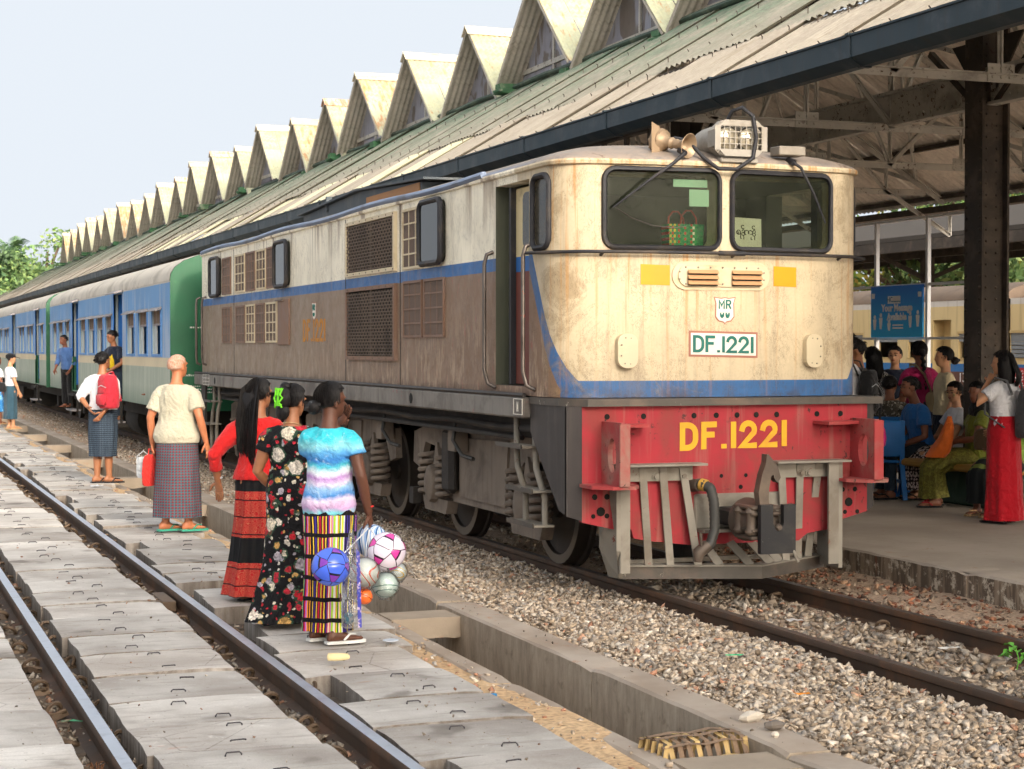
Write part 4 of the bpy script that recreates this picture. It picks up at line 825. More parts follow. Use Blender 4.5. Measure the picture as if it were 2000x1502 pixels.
# horn
hn = L(MB().lathe([(.045, .12), (.085, .11), (.09, .07), (.085, .05), (.05, .03), (.035, .0), (.042, -.03), (.03, -.05), (.035, -.07), (.03, -.1)], (0, 0, 0), 'y', 18), 'horn', 'horn_tan', sm=40); hn.location = (-.37, .12, 3.09); hn.rotation_euler = (R(12), 0, R(28))
L(MB().lathe([(.03, -.1), (.04, -.13), (.055, -.155), (.085, -.18), (.088, -.178), (.055, -.15), (.02, -.1)], (0, 0, 0), 'y', 20, caps=False), 'bell', 'horn_tan', hn, 60)
for k in range(8): a = PI*k/4; L(MB().lathe([(.01, .045), (.01, .12)], (.075*math.cos(a), 0, .075*math.sin(a)), 'y', 6), 'bolt', 'horn_tan', hn)
L(MB().prism([(-.5, .12, 3.0), (-.43, .14, 3.0), (-.43, .14, 3.2), (-.5, .12, 3.23)], (.01, .02, 0)), 'horn_bracket', 'horn_tan')
# wipers
for pts, nm in (([(-.33, -.05, 3.0), (-.42, -.075, 2.93), (-.58, -.06, 2.82), (-.83, .03, 2.62)], 'w'), ([(.53, -.03, 2.965), (.57, -.06, 2.93), (.68, -.05, 2.75), (.79, -.02, 2.55)], 'w')):
    wp = L(MB().tube(pts, [.013, .012, .010, .006], 6), 'wiper', 'rubber', sm=60); L(MB().tube([Vector(pts[0]) + Vector((0, .08, .03)), pts[0]], .022, 8), 'pivot', 'rubber', wp, 60)
L(MB().tube([(-.82, .01, 2.62), (-.7, -.0, 2.55), (-.55, -.02, 2.5), (-.4, -.02, 2.49), (-.3, -.02, 2.5)], .0035, 5), 'loose_wire', 'chrome_rail')
L(MB().box(.42, .63, -.02, .12, 3.02, 3.085, b=.006), 'wiper_motor', 'lamp_housing')
# footplate, buffer beam
fp = L(MB().prism([(-1.2, .66, 1.27), (-1.2, .1, 1.27), (-1.08, -.13, 1.27), (1.2, -.13, 1.27), (1.2, .66, 1.27)], (0, 0, .05)), 'footplate', 'pilot_dark')
bp = [(-1.1, 1.268), (1.1, 1.268), (1.1, .5), (.86, .44), (.8, .44), (.78, .38), (.62, .36), (.55, .31), (-.3, .31), (-.62, .35), (-.72, .37), (-.74, .43), (-.84, .43), (-1.1, .49)]
bm_ = L(MB().prism([(x, -.08, z) for x, z in bp][::-1], (0, .05, 0)), 'buffer_beam', 'red_beam')
for x, z, r in [(x, 1.2, .02) for x in (-.92, -.65, -.27, -.1, .06, .21, .37, .69, .88)] + [(-1.01, .66, .02), (-.92, .66, .02), (-.965, .56, .032), (-1.02, .53, .016), (-.92, .53, .018), (1.0, .66, .018), (.9, .66, .018), (.95, .57, .032), (.92, .5, .016), (1.02, .5, .016), (-.06, .78, .014), (.13, .78, .014), (.09, .7, .016)]:
    L(MB().lathe([(r, -.002), (r, .0)], (x, -.082, z), 'y', 10), 'bolt_hole', 'hole_shade', bm_)
bb = MB(); letter(bb, 'DF.1221', .155, .04, lambda u, v, d: (.04+u, -.082-d, .985+.016*u + v), .36, 1.1); L(bb, 'lettering', 'letter_yellow', bm_)
for s in (-1, 1):   # lifting brackets with oval holes
    x = s*.96; th = .035; oo = [( -.10 - .11*0, 0)]
    ov = [(-.26 + .07*math.cos(a), .95 + .115*math.sin(a)) for a in np.linspace(0, 2*PI, 20, endpoint=False)]; re = []
    for a in np.linspace(0, 2*PI, 20, endpoint=False):
        c_, s_ = math.cos(a), math.sin(a); k = 1/max(abs(c_)/.17, abs(s_)/.22); re.append((-.25 + c_*k, .95 + s_*k))
    bb = MB(); n = 20; A = [(x, y, z) for y, z in ov] + [(x, y, z) for y, z in re]; B = [(x+th, y, z) for y, z in ov] + [(x+th, y, z) for y, z in re]
    f = []
    for i in range(n): j = (i+1) % n; f += [(i, j, n+j, n+i), (2*n+i, 3*n+i, 3*n+j, 2*n+j), (i, 2*n+i, 2*n+j, j), (n+i, n+j, 3*n+j, 3*n+i)]
    bb.add(A + B, f); br = L(bb, 'lifting_bracket', 'red_worn')
    L(MB().prism([(x-.16, -.08, .73), (x+.18, -.08, .73), (x+.18, -.3, .73), (x+.1, -.42, .73), (x-.06, -.42, .73), (x-.16, -.3, .73)], (0, 0, .022)), 'shelf', 'red_worn', br)
    L(MB().prism([(x+(.035 if s < 0 else -.3), -.08, 1.13), (x+(.3 if s < 0 else 0), -.08, 1.13), (x+(.3 if s < 0 else .0), -.2, 1.13), (x+(.035 if s < 0 else -.3), -.3, 1.13)], (0, 0, .022)), 'gusset', 'red_worn', br)
    L(MB().box(x-.02, x+.055, -.44, -.42, .75, 1.165, b=.004), 'edge_bar', 'red_worn', br)
# side skirts of the headstock
for s in (-1, 1):
    sk_ = L(MB().prism([(s*1.19, .66, 1.27), (s*1.19, -.02, 1.27), (s*1.19, -.02, .53), (s*1.19, .12, .56), (s*1.19, .66, 1.07)], (-s*.03, 0, 0)), 'skirt', 'skirt_dark'); L(MB().prism([(s*1.19, -.015, 1.27), (s*1.1, -.075, 1.27), (s*1.1, -.075, .5), (s*1.19, -.015, .53)], (0, .02, 0)), 'skirt_front', 'skirt_dark', sk_)
    L(MB().box(min(s*1.16, s*1.25), max(s*1.16, s*1.25), .67, 13.6, 1.165, 1.315, b=.012), 'sole_bar', 'sill_grey'); L(MB().tube([(s*1.235, y, 1.33) for y in np.linspace(.67, 13.6, 30)], .018, 6), 'sill_bead', 'skirt_dark', sm=60)
for y in (3.35, 12.1): L(MB().prism([(-1.252, y + .045*math.cos(a), 1.24 + .045*math.sin(a)) for a in np.linspace(0, 2*PI, 12, endpoint=False)], (-.002, 0, 0)), 'sole_hole', 'hole_shade')
# pilot
pv = [(-.82, .12), (-.8, -.02), (.12, -.34), (.86, .1)]
pil = L(MB().rings([[(x, y, .09), (x, y, .175), (x*.985, y+.05, .175), (x*.985, y+.05, .09)] for x, y in pv]), 'pilot', 'pilot_dark')
L(MB().rings([[(x, y-.02, .176), (x, y-.02, .184), (x*.93, y+.11, .184), (x*.93, y+.11, .176)] for x, y in pv[1:]]), 'shelf', 'pilot_grey', pil)
for a, b_ in ((-.88, -.3), (.3, .82)):
    L(MB().box(a, b_+.06, -.24, -.08, .865, .88), 'top_shelf', 'pilot_grey', pil); L(MB().box(a, b_, -.125, -.1, .76, .86), 'top_bar', 'pilot_grey', pil)
    for x in (a+.3, b_-.07 if a < 0 else b_-.28): L(MB().lathe([(.03, 0), (.03, -.008), (.018, -.008), (.018, -.025)], (x, -.125, .79), 'y', 6), 'bolt', 'pilot_grey', pil)
L(MB().prism([(-.9, .1, .87), (-.9, -.2, .87), (-.9, -.2, .3), (-.82, -.05, .1), (-.82, .12, .09), (-.9, .1, .3)], (.03, 0, 0)), 'post', 'pilot_grey', pil); L(MB().box(-.87, -.8, -.2, -.17, .15, .87), 'post_face', 'pilot_grey', pil)
L(MB().box(.8, .83, -.2, .1, .12, .87), 'post', 'pilot_grey', pil); L(MB().box(.72, .8, -.2, -.18, .15, .87), 'post_face', 'pilot_grey', pil)
def pbar(p0, p1, w_=.055): L(MB().bar(p0, p1, w_, .012, (0, 1, 0)), 'slat', 'pilot_grey', pil)
lerp = lambda x: pv[1][1] + (pv[2][1]-pv[1][1])*(x-pv[1][0])/(pv[2][0]-pv[1][0]) if x < pv[2][0] else pv[2][1] + (pv[3][1]-pv[2][1])*(x-pv[2][0])/(pv[3][0]-pv[2][0])
for xt, xb in ((-.68, -.6), (-.53, -.46), (-.38, -.28), (.38, .42), (.53, .56), (.68, .68)): pbar((xt, -.13, .86), (xb, lerp(xb)+.03, .18))
for xt, xb in ((-.2, -.14), (-.02, .06), (.14, .24), (.26, .34)): pbar((xt, .05, .4), (xb, lerp(xb)+.03, .18), .06)
L(MB().box(-.35, .5, .03, .06, .36, .42), 'centre_bar', 'pilot_grey', pil); L(MB().box(-.75, .75, .1, .13, .17, .2), 'rear_bar', 'pilot_grey', pil)
# coupler: draw box, shank, jaw, hook horn, slotted face plate
cp = L(MB().box(-.27, .42, -.1, -.07, .42, .66, b=.01), 'coupler', 'pilot_grey'); L(MB().box(-.25, .3, -.2, -.08, .4, .42), 'carrier', 'pilot_grey', cp)
L(MB().box(-.1, .14, -.32, .1, .45, .57, b=.02), 'shank', 'coupler_black', cp)
L(MB().rings([[(.02+rx*math.cos(a), y, .5+rz_*math.sin(a)) for a in np.linspace(0, 2*PI, 18, endpoint=False)] for y, rx, rz_ in ((-.28, .11, .11), (-.32, .15, .15), (-.4, .14, .14), (-.58, .1, .12))]), 'jaw', 'coupler_steel', cp, 40)
for z in (.6, .56, .45, .4): L(MB().box(-.11, .12, -.63, -.36, z-.012, z+.012, b=.008), 'jaw_rib', 'coupler_steel', cp)
for y in (-.42, -.58): L(MB().lathe([(.035, .42), (.045, .44), (.035, .46), (.035, .55), (.045, .57), (.03, .6)], (-.09, y, 0), 'z', 12), 'pin', 'coupler_steel', cp, 40)
hk = [(-.03, .58), (-.045, .7), (-.02, .82), (.01, .9), (.015, .955), (.03, .955), (.06, .92), (.1, .87), (.12, .80), (.1, .765), (.075, .79), (.065, .82), (.05, .81), (.035, .74), (.03, .66), (.04, .58)]
L(MB().prism([(x+.0, -.6, z) for x, z in hk][::-1], (0, .07, 0)), 'hook', 'coupler_steel', cp)
fpz = [(-.07, .3), (.19, .3), (.19, .625), (.1, .625), (.1, .5), (.08, .47), (.04, .47), (.02, .5), (.02, .625), (-.07, .625)]
L(MB().prism([(x, -.68, z) for x, z in fpz][::-1], (0, .045, 0)), 'face_plate', 'coupler_black', cp); L(MB().tube([(.17, -.66, .34), (.2, -.7, .24)], .012, 8), 'lock_pin', 'pilot_grey', cp, 60); L(MB().lathe([(.025, 0), (.018, -.02)], (.06, -.68, .475), 'y', 8), 'nut', 'coupler_steel', cp)
# brake hose
hp_ = [(-.28, -.08, .72), (-.26, -.2, .735), (-.225, -.25, .71), (-.21, -.27, .62), (-.21, -.28, .52), (-.215, -.29, .43), (-.25, -.3, .34), (-.3, -.3, .3)]
bb = MB(); fine = []
for i in range(len(hp_)-1):
    for k in range(6): fine.append(Vector(hp_[i]).lerp(Vector(hp_[i+1]), k/6))
fine.append(Vector(hp_[-1])); bb.tube(fine, [.034 + .004*(i % 2) for i in range(len(fine))], 10); hs = L(bb, 'brake_hose', 'hose_black', sm=60)
L(MB().tube([(-.29, -.08, .72), (-.27, -.17, .73)], .045, 10), 'pipe_stub', 'coupler_steel', hs, 60); L(MB().tube([(-.265, -.18, .735), (-.24, -.22, .725)], .042, 10), 'tape', 'tape_ochre', hs, 60); L(MB().tube([(-.27, -.3, .33), (-.34, -.3, .28), (-.34, -.3, .22)], [.042, .045, .03], 10), 'coupling', 'coupler_steel', hs, 60); L(MB().tube([(-.33, -.32, .33), (-.34, -.33, .42)], .012, 6), 'cock', 'coupler_steel', hs)
# steps at the front and rear
def ladder(y0, y1, dy, zt, zb):
    lad = None
    for y in (y0, y1):
        bb = MB(); bb.tube([(-1.13, y, zt), (-1.13, y, zt-.22), (-1.15, y-dy*.3, zt-.35), (-1.15, y-dy, zt-.55), (-1.15, y-dy, zb)], .024, 8); o = L(bb, 'ladder' if lad is None else 'stile', 'pilot_grey', lad, 60); lad = lad or o
    for k, z in enumerate((zt-.2, zt-.5, zb)):
        d = (0, dy*.9, dy)[k]; L(MB().box(-1.26, -1.1, y0-d-.05, y1-d+.1, z-.008, z+.008), 'tread', 'pilot_grey', lad)
        L(MB().box(-1.262, -1.25, y0-d-.05, y1-d+.1, z-.012, z+.02), 'tread_lip', 'pilot_dark', lad)
ladder(.72, 1.1, .24, 1.16, .42); ladder(12.4, 12.75, -.1, 1.16, .3)
# underframe and running gear
L(MB().box(-1.0, 1.0, .3, 13.3, 1.0, 1.3), 'underframe', 'bogie_dark'); L(MB().tube([(-1.1, y, 1.08 + .01*math.sin(y*3)) for y in np.linspace(.8, 13, 40)], .03, 6), 'air_pipe', 'bogie_dark', sm=60); L(MB().tube([(-1.05, y, 1.0) for y in np.linspace(1.2, 12.6, 20)], .02, 6), 'air_pipe', 'bogie_dark', sm=60)
WY = [12.83-11.2, 15.1-11.2, 17.16-11.2, 19.3-11.2, 21.5-11.2, 23.6-11.2]; WR_ = .46
wprof = [(.05, -.08), (.1, -.08), (.11, -.05), (.3, -.035), (.38, -.04), (.385, -.065), (WR_, -.065), (WR_+.002, .03), (WR_+.028, .04), (WR_+.028, .07), (.3, .07), (.05, .07)]
for y in WY:
    ax = None
    for s in (-1, 1):
        wh = L(MB().lathe([(r, s*-h if s > 0 else h) for r, h in wprof], (s*.535, y, WR_), 'x', 36), 'wheel', 'wheel_steel', sm=35)
        L(MB().lathe([(.39, s*.062), (.39, s*.068), (WR_-.004, s*.068), (WR_-.004, s*.062)], (s*.535, y, WR_), 'x', 36, caps=False), 'tyre', 'tyre_steel', wh, 35)
    L(MB().lathe([(.07, -.5), (.07, .5)], (0, y, WR_), 'x', 12), 'axle', 'bogie_dark')
def spring(x, y, z0, z1, r, wr, turns, par):
    pts = [(x + r*math.cos(2*PI*turns*k/(turns*10)), y + r*math.sin(2*PI*turns*k/(turns*10)), z0 + (z1-z0)*k/(turns*10)) for k in range(turns*10+1)]
    return L(MB().tube(pts, wr, 6), 'spring', 'bogie_dust', par, 60)
for a, b_ in ((WY[0], WY[1]), (WY[2], WY[3]), (WY[4], WY[5])):
    for s in (-1, 1):
        X0 = s*.83; fr = [(a-.75, .62), (a-.72, .9), (a-.2, 1.0), (b_+.2, 1.0), (b_+.72, .9), (b_+.75, .62), (b_+.55, .58), (b_+.38, .82), (b_-.12, .78), (b_-.38, .58), (b_-.42, .34), (a+.42, .34), (a+.38, .58), (a+.12, .78), (a-.38, .82), (a-.55, .58)]
        # inner side: solid plate between the axles, arch over each axle box
        bf = L(MB().prism([(X0, y, z) for y, z in fr], (-s*.06, 0, 0)), 'bogie_frame', 'bogie_dust')
        L(MB().box(min(X0, X0+s*.1), max(X0, X0+s*.1), b_-.62, b_-.36, .42, .98, b=.04), 'pillar', 'bogie_dark', bf); L(MB().prism([(X0+s*.02, a+.5, .4), (X0+s*.02, b_-.65, .4), (X0+s*.02, b_-.65, .9), (X0+s*.02, a+.42, .93)], (-s*.02, 0, 0)), 'side_plate', 'bogie_dust', bf)
        for y in (a, b_):
            ab = L(MB().rings([[(X0+s*dx, y+hw*math.cos(t), .47+hh*math.sin(t)) for t in np.linspace(PI/10, 2*PI+PI/10, 10, endpoint=False)] for dx, hw, hh in ((-.06, .13, .17), (.05, .13, .17), (.09, .11, .16), (.12, .05, .09))]), 'axle_box', 'bogie_dust', bf, 30)
            for dy in (-.25, .25): spring(X0+s*.01, y+dy, .36, .74, .085, .022, 6, bf)
            L(MB().prism([(X0+s*.03, y-.36, .34), (X0+s*.03, y-.3, .22), (X0+s*.03, y+.3, .22), (X0+s*.03, y+.36, .34)], (-s*.1, 0, 0)), 'spring_seat', 'bogie_dust', bf); L(MB().lathe([(.02, 0), (.02, .06)], (X0+s*.03 if s > 0 else X0-.09, y+.09, .36), 'x', 6), 'bolt', 'bogie_dust', bf)
            L(MB().prism([(X0+s*.02, y-.09, .62), (X0+s*.02, y+.09, .62), (X0+s*.02, y+.02, .83), (X0+s*.02, y-.02, .83)], (-s*.04, 0, 0)), 'horn_guide', 'bogie_dust', bf)
        L(MB().box(min(X0, X0+s*.08), max(X0, X0+s*.08), b_+.5, b_+.62, .25, .4), 'brake_block', 'bogie_dark', bf)
L(MB().box(-1.05, 1.05, 6.9, 7.3, .45, 1.0, b=.05), 'tank', 'bogie_dark')
for y in (2.9, 5.0): L(MB().tube([(-1.0, y, 1.05), (-1.02, y+.02, .9), (-.98, y-.1, .78), (-.95, y-.3, .76)], .018, 6), 'hose', 'hose_black', sm=60)
for y in (3.1, 5.3): L(MB().box(-.98, -.86, y-.1, y+.08, .8, 1.0), 'bump_stop', 'bogie_dust')
L(MB().prism([(-1.17, 13.5, 1.16), (-1.17, 13.2, 1.16), (-1.17, 13.3, .4), (-1.17, 13.5, .35)], (.03, 0, 0)), 'skirt', 'skirt_dark')
# inside the cab
L(MB().box(-.9, .9, .22, .55, 1.42, 2.2), 'control_desk', 'cab_inside')
# things inside the cab: paper sheets, woven bag, destination board
M('paper_mint', 'BFE3D2', .8, var=.05); M('board_white', 'D8CFC4', .8, var=.08, dirt='B5A590', da=.4); M('ink_brown', '3A2A22', .8)
def W(p): return (LOC[0]+p[0], LOC[1]+p[1], LOC[2]+p[2])
MB().box(-.13, .13, -.002, .002, -.026, .026).build('paper_strip', 'paper_mint', None, loc=W((-.235, .055, 2.805)), label='long pale mint paper strip stuck inside the left windscreen', cat='paper')
MB().box(-.075, .075, -.002, .002, -.058, .058).build('paper_sheet', 'paper_mint', None, loc=W((-.17, .05, 2.705)), label='square mint green notice stuck inside the left windscreen', cat='paper')
db = thing('destination_board', 'white destination board with Burmese lettering inside the right windscreen', 'sign', W((.215, .075, 2.475)))
MB().box(-.115, .115, 0, .006, -.105, .105).build('board', 'board_white', db)
b = MB()
def ring_(cx, cz, r, a0=0, a1=360, w_=.006, sz=1.0):
    pts = [Vector((cx + r*math.cos(R(a)), 0, cz + sz*r*math.sin(R(a)))) for a in np.linspace(a0, a1, 16)]; n = len(pts)
    for i in range(n-1):
        p, q = pts[i], pts[i+1]; t = (q-p).normalized(); o_ = Vector((-t.z, 0, t.x))*w_/2; b.prism([p-o_, q-o_, q+o_, p+o_], (0, -.003, 0))
def seg_(*ps, w_=.006):
    for p, q in zip(ps, ps[1:]):
        p, q = Vector((p[0], 0, p[1])), Vector((q[0], 0, q[1])); t = (q-p).normalized(); o_ = Vector((-t.z, 0, t.x))*w_/2; b.prism([p-o_, q-o_, q+o_, p+o_], (0, -.003, 0))
for cx in (-.035, .066):      # na with asat
    ring_(cx, -.012, .013); ring_(cx+.002, .012, .011, -60, 200); seg_((cx+.006, -.022), (cx+.006, -.058)); ring_(cx-.002, .047, .014, 40, 300); seg_((cx-.006, .03), (cx+.012, .034))
ring_(-.077, .0, .018, 20, 380); ring_(-.083, -.004, .008); seg_((-.059, .0), (-.059, -.05), (-.05, -.05))   # ra
ring_(.0, .0, .02, -30, 250, sz=1.0); ring_(.033, .0, .02, -30, 200); seg_((.049, -.01), (.03, -.012)); seg_((.038, -.035), (.038, -.055), (.05, -.055))   # ka, u
lo_ = b.build('lettering', 'ink_brown', db); lo_.scale = (.85, 1, .85); db.rotation_euler = (R(-6), R(2), 0)
g = NG('woven_bag'); v = g.coord('Object', rnd=False); p = g.sep(v); a = g.math('FLOOR', g.math('MULTIPLY', g.math('ADD', p[0], 2), 62)); q = g.math('FLOOR', g.math('MULTIPLY', g.math('ADD', p[2], 2), 50)); ch = g.math('MODULO', g.math('ADD', a, q), 2)
wn = g.n('ShaderNodeTexWhiteNoise', noise_dimensions='1D'); g.put(wn, 'W', a); c = g.ramp(wn.outputs[0], [(0, '1F7A4E'), (.3, 'C23B2C'), (.5, '2E9A5A'), (.7, 'E0D8C8'), (.85, 'D8B83A')], 'CONSTANT'); c = g.mix(ch, c, '2A8A55'); g.done(c, .5)
bg_ = thing('shopping_bag', 'green, red and white woven plastic bag standing inside the left windscreen', 'bag', W((-.19, .27, 2.2)))
MB().rings([[(hw*c_, hd*s_, z) for c_, s_ in ((-1, -1), (1, -1), (1, 1), (-1, 1))] for hw, hd, z in ((.115, .05, 0), (.13, .06, .18), (.14, .06, .335))]).build('basket', 'woven_bag', bg_)
M('red_handle', 'B83A2E', .5)
for dy, dx in ((-.05, .02), (.05, -.03)): MB().tube([(dx-.06, dy, .31), (dx-.055, dy, .39), (dx-.02, dy*1.1, .43), (dx+.02, dy*1.1, .43), (dx+.06, dy, .38), (dx+.065, dy, .31)], .007, 6).build('handle', 'red_handle', bg_, 60)
# ------------------------------------------------------------------ coaches behind the locomotive
def pxy(px, X):
    """distance along the track of the photo column px on the vertical plane X (2000-pixel-wide photo)"""
    return X / math.tan(R(20.229) + math.atan((px - 1000) / 3500))
g = NG('coach_paint'); raw = g.coord(rnd=False); p = g.sep(raw); Z = p[2]; n1 = g.noise(raw, 1.1, 5, .6); n2 = g.noise(g.coord(scale=(6, 6, .4), rnd=False), 1.4, 5, .65); n3 = g.noise(raw, 9, 6, .7)
lowc = g.mix(g.step(n2, .42, .64), '98A394', 'AEB5A6'); lowc = g.mix(g.math('MULTIPLY', g.rng(Z, .8, 1.1, .8, 0), .8), lowc, '4F6A58')
c = g.mix(g.math('GREATER_THAN', Z, 1.39), lowc, 'CDBFA0'); c = g.mix(g.math('GREATER_THAN', Z, 1.53), c, g.mix(g.step(g.math('ADD', n2, g.rng(Z, 1.6, 2.6, .1, -.1)), .45, .62), '5C8FC0', '96ABC6'))
c = g.mix(g.math('GREATER_THAN', Z, 2.60), c, 'C9C2B8'); c = g.mix(g.math('MULTIPLY', g.step(n2, .55, .75), .3), c, '8A8478'); c = g.hsv(c, v=g.rng(n1, .3, .7, .9, 1.08))
g.done(c, .55, 0, g.bump(g.noise(raw, 1.6, 2, .4), .2, .03), .35)
M('coach_roof', 'BFB8AC', .75, var=.1, dirt='8E867A', da=.5, bs=8); M('coach_green', '1F5A3C', .5, var=.12, streak='2F6A4A', sa=.5, dirt='5E9A5E', da=.1); M('bright_blue', '1F6FC4', .5, var=.1); M('window_blue', '4F84BE', .5, var=.1)
g = NG('coach_inside'); p = g.sep(g.coord(rnd=False)); g.done(g.mix(g.math('GREATER_THAN', p[2], 1.5), '1F5A3C', '9AA6A8'), .7)
M('shutter_brown', '6E5A4A', .8, var=.2, streak='4A3C30', sa=.5); M('hood_tin', '8F8A8A', .6, .2, var=.15, dirt='5E5854', da=.4); M('sash_pale', 'B5BCBC', .5, var=.1); M('under_dark', '26231F', .85, var=.3, dirt='3E3832', da=.4); M('stencil_white', 'CFCFC6', .8)
def wall_holes(b, x, t, y0, y1, z0, z1, holes, sgn):
    """vertical wall at x, thickness t inward (sgn -1: faces -x), with rectangular holes and reveals"""
    ys = sorted({y0, y1} | {h[0] for h in holes} | {h[1] for h in holes}); zs = sorted({z0, z1} | {h[2] for h in holes} | {h[3] for h in holes})
    for a, c in zip(ys, ys[1:]):
        for d, e in zip(zs, zs[1:]):
            my, mz = (a+c)/2, (d+e)/2
            if any(h[0] < my < h[1] and h[2] < mz < h[3] for h in holes): continue
            b.add([(x, a, d), (x, c, d), (x, c, e), (x, a, e)], [(0, 3, 2, 1) if sgn < 0 else (0, 1, 2, 3)]); xi = x - sgn*t
            b.add([(xi, a, d), (xi, c, d), (xi, c, e), (xi, a, e)], [(0, 1, 2, 3) if sgn < 0 else (0, 3, 2, 1)], 1)
    for h in holes:
        q = [(h[0], h[2]), (h[1], h[2]), (h[1], h[3]), (h[0], h[3])]
        for i in range(4):
            (a, d), (c, e) = q[i], q[(i+1) % 4]; xi = x - sgn*t; b.add([(x, a, d), (x, c, e), (xi, c, e), (xi, a, d)], [(0, 1, 2, 3)], 1)
XC = 5.70; CW = 1.48; CZ0 = .8; CZ1 = 2.62
def coach(Y0, Ln, wins, doors, label, stencil=False):
    c = thing('passenger_coach', label, 'coach', (XC, Y0, 0), 0, 'blue coaches behind the locomotive')
    wz = (1.58, 2.22); holes = [(a, b_, *wz) for a, b_ in wins] + [(a, b_, CZ0+.02, 2.68-.1) for a, b_ in doors]
    for s in (-1, 1):
        b = MB(); wall_holes(b, s*CW, .07, 0, Ln, CZ0, CZ1, holes, s); b.build('side_wall', ['coach_paint', 'coach_inside'], c)
    prof = [(CW*math.cos(R(a)), CZ1 + .50*math.sin(R(a))**.8) for a in (0, 8, 18, 30, 45, 60, 75, 90)]; prof = prof + [(-x, z) for x, z in prof[-2::-1]]
    b = MB(); b.rings([[(x*1.004, y, z) for x, z in prof] for y in np.linspace(.02, Ln-.02, 12)], False, False, closed=False); b.f = [f[::-1] for f in b.f]; b.build('roof', 'coach_roof', c, 60)
    for y in (0, Ln-.03):
        pts = [(-CW, CZ0-.03)] + [(CW, CZ0-.03)] + prof; e = MB().prism([(x*.999, y, z) for x, z in pts], (0, .03, 0)).build('end_wall', 'coach_green', c)
        if y == 0:
            MB().box(-.45, .45, -.15, 0, .9, 2.7).build('gangway', 'under_dark', e)
            if stencil:
                k = [0]
                def row(x, z, w_, h_): 
                    bb = MB(); q = x
                    while q < x + w_: d = random.uniform(.012, .03); bb.box(q, q+d, -.003, 0, z, z+h_*random.choice((.7, 1, 1))); q += d + .01
                    bb.build('stencil_mark', 'stencil_white', e)
                row(-1.2, 1.95, .28, .022); row(-1.36, 1.27, .55, .03)
                for i in range(5): row(-1.2, 1.12-.045*i, .14, .02); row(-1.0, 1.12-.045*i, .2, .02) if i < 3 else None
    MB().box(-CW+.08, CW-.08, .04, Ln-.04, .82, .93).build('floor', 'under_dark', c)
    for a, b_ in wins:
        for s in (-1,):
            x = s*CW; f = MB()
            for q in ((a-.03, b_+.03, wz[0]-.035, wz[0]), (a-.03, a, wz[0], wz[1]), (b_, b_+.03, wz[0], wz[1])): f.box(min(x, x+s*.015), max(x, x+s*.015), *q)
            fr = f.build('window', 'window_blue', c); MB().prism([(x-.004, a-.06, 2.235), (x-.1, a-.06, 2.205), (x-.1, a-.06, 2.22), (x-.004, a-.06, 2.27)], (0, b_-a+.12, 0)).build('hood', 'hood_tin', fr)
            MB().box(x+.02, x+.04, a, b_, 2.02, wz[1]).build('shutter', 'shutter_brown', fr); MB().box(x+.018, x+.02, a, b_, 2.0, 2.03).build('shutter_rail', 'hood_tin', fr)
            for q in (a+(b_-a)*.33, a+(b_-a)*.66): MB().box(x+.017, x+.019, q-.006, q+.006, 2.03, wz[1]).build('shutter_batten', 'hood_tin', fr)
            MB().box(x+.03, x+.05, b_-.22*(b_-a), b_, wz[0], 2.02).build('sash', 'sash_pale', fr)
    for a, b_ in doors:
        d = MB().box(-CW+.02, -CW+.05, b_+.005, b_+.03, CZ0+.1, 2.55).build('doorway', 'bright_blue', c)
        MB().box(-CW+.07, -.4, b_+.03, b_+.07, .93, 2.6).build('partition', 'bright_blue', d); MB().box(-CW+.07, -.4, a-.07, a-.03, .93, 2.6).build('partition', 'bright_blue', d)
        MB().box(-CW-.01, -CW+.03, b_, b_+.05, 1.5, 2.6).build('door_jamb', 'bright_blue', d); MB().box(-CW-.012, -CW+.03, b_, b_+.05, CZ0, 1.4).build('door_jamb', 'coach_green', d)
        MB().prism([(-CW-.01, a-.08, 2.6), (-CW-.14, a-.08, 2.57), (-CW-.14, a-.08, 2.585), (-CW-.01, a-.08, 2.64)], (0, b_-a+.16, 0)).build('hood', 'hood_tin', d)
        MB().box(-CW-.1, -CW+.05, a, b_, .72, .76).build('step', 'under_dark', d); MB().box(-CW-.14, -CW+.05, a, b_, .42, .45).build('step', 'hood_tin', d)
        for y in (a, b_): MB().box(-CW-.04, -CW-.0, y-.02, y+.02, .42, .8).build('step_hanger', 'under_dark', d)
    MB().box(-1.1, 1.1, .5, Ln-.5, .55, .8).build('underframe', 'under_dark', c)
    for y in (2.2, Ln-2.2):
        for dy in (-.9, .9):
            for s in (-1, 1): MB().lathe([(.05, -.05), (.3, -.04), (.38, -.05), (.38, .05), (.05, .05)], (s*.53, y+dy, .38), 'x', 20).build('wheel', 'wheel_steel', c, 35)
        for s in (-1, 1): MB().prism([(s*.82, y-1.4, .35), (s*.82, y+1.4, .35), (s*.82, y+1.2, .62), (s*.82, y-1.2, .62)], (.06, 0, 0)).build('bogie_frame', 'under_dark', c); [MB().box(s*.84-.06, s*.84+.06, y+dy-.14, y+dy+.14, .22, .52, b=.02).build('axle_box', 'bogie_dark', c) for dy in (-.9, .9)]
    MB().lathe([(.28, -.7), (.3, -.65), (.3, .65), (.28, .7)], (-.75, Ln*.42, .42), 'y', 16).build('air_tank', 'under_dark', c, 40); MB().box(-1.2, -.8, Ln*.55, Ln*.68, .25, .6).build('battery_box', 'under_dark', c)
    return c
W1 = [(249, 263), (272, 288), (298, 315), (158, 168), (174, 185), (190, 202), (208, 219), (105, 112), (116, 124), (129, 137)]; D1 = [(223, 239), (142, 153)]
Y0 = 25.4; wl = sorted((pxy(b_, 4.22)-Y0, pxy(a, 4.22)-Y0) for a, b_ in W1); dl = sorted((pxy(b_, 4.22)-Y0, pxy(a, 4.22)-Y0) for a, b_ in D1)
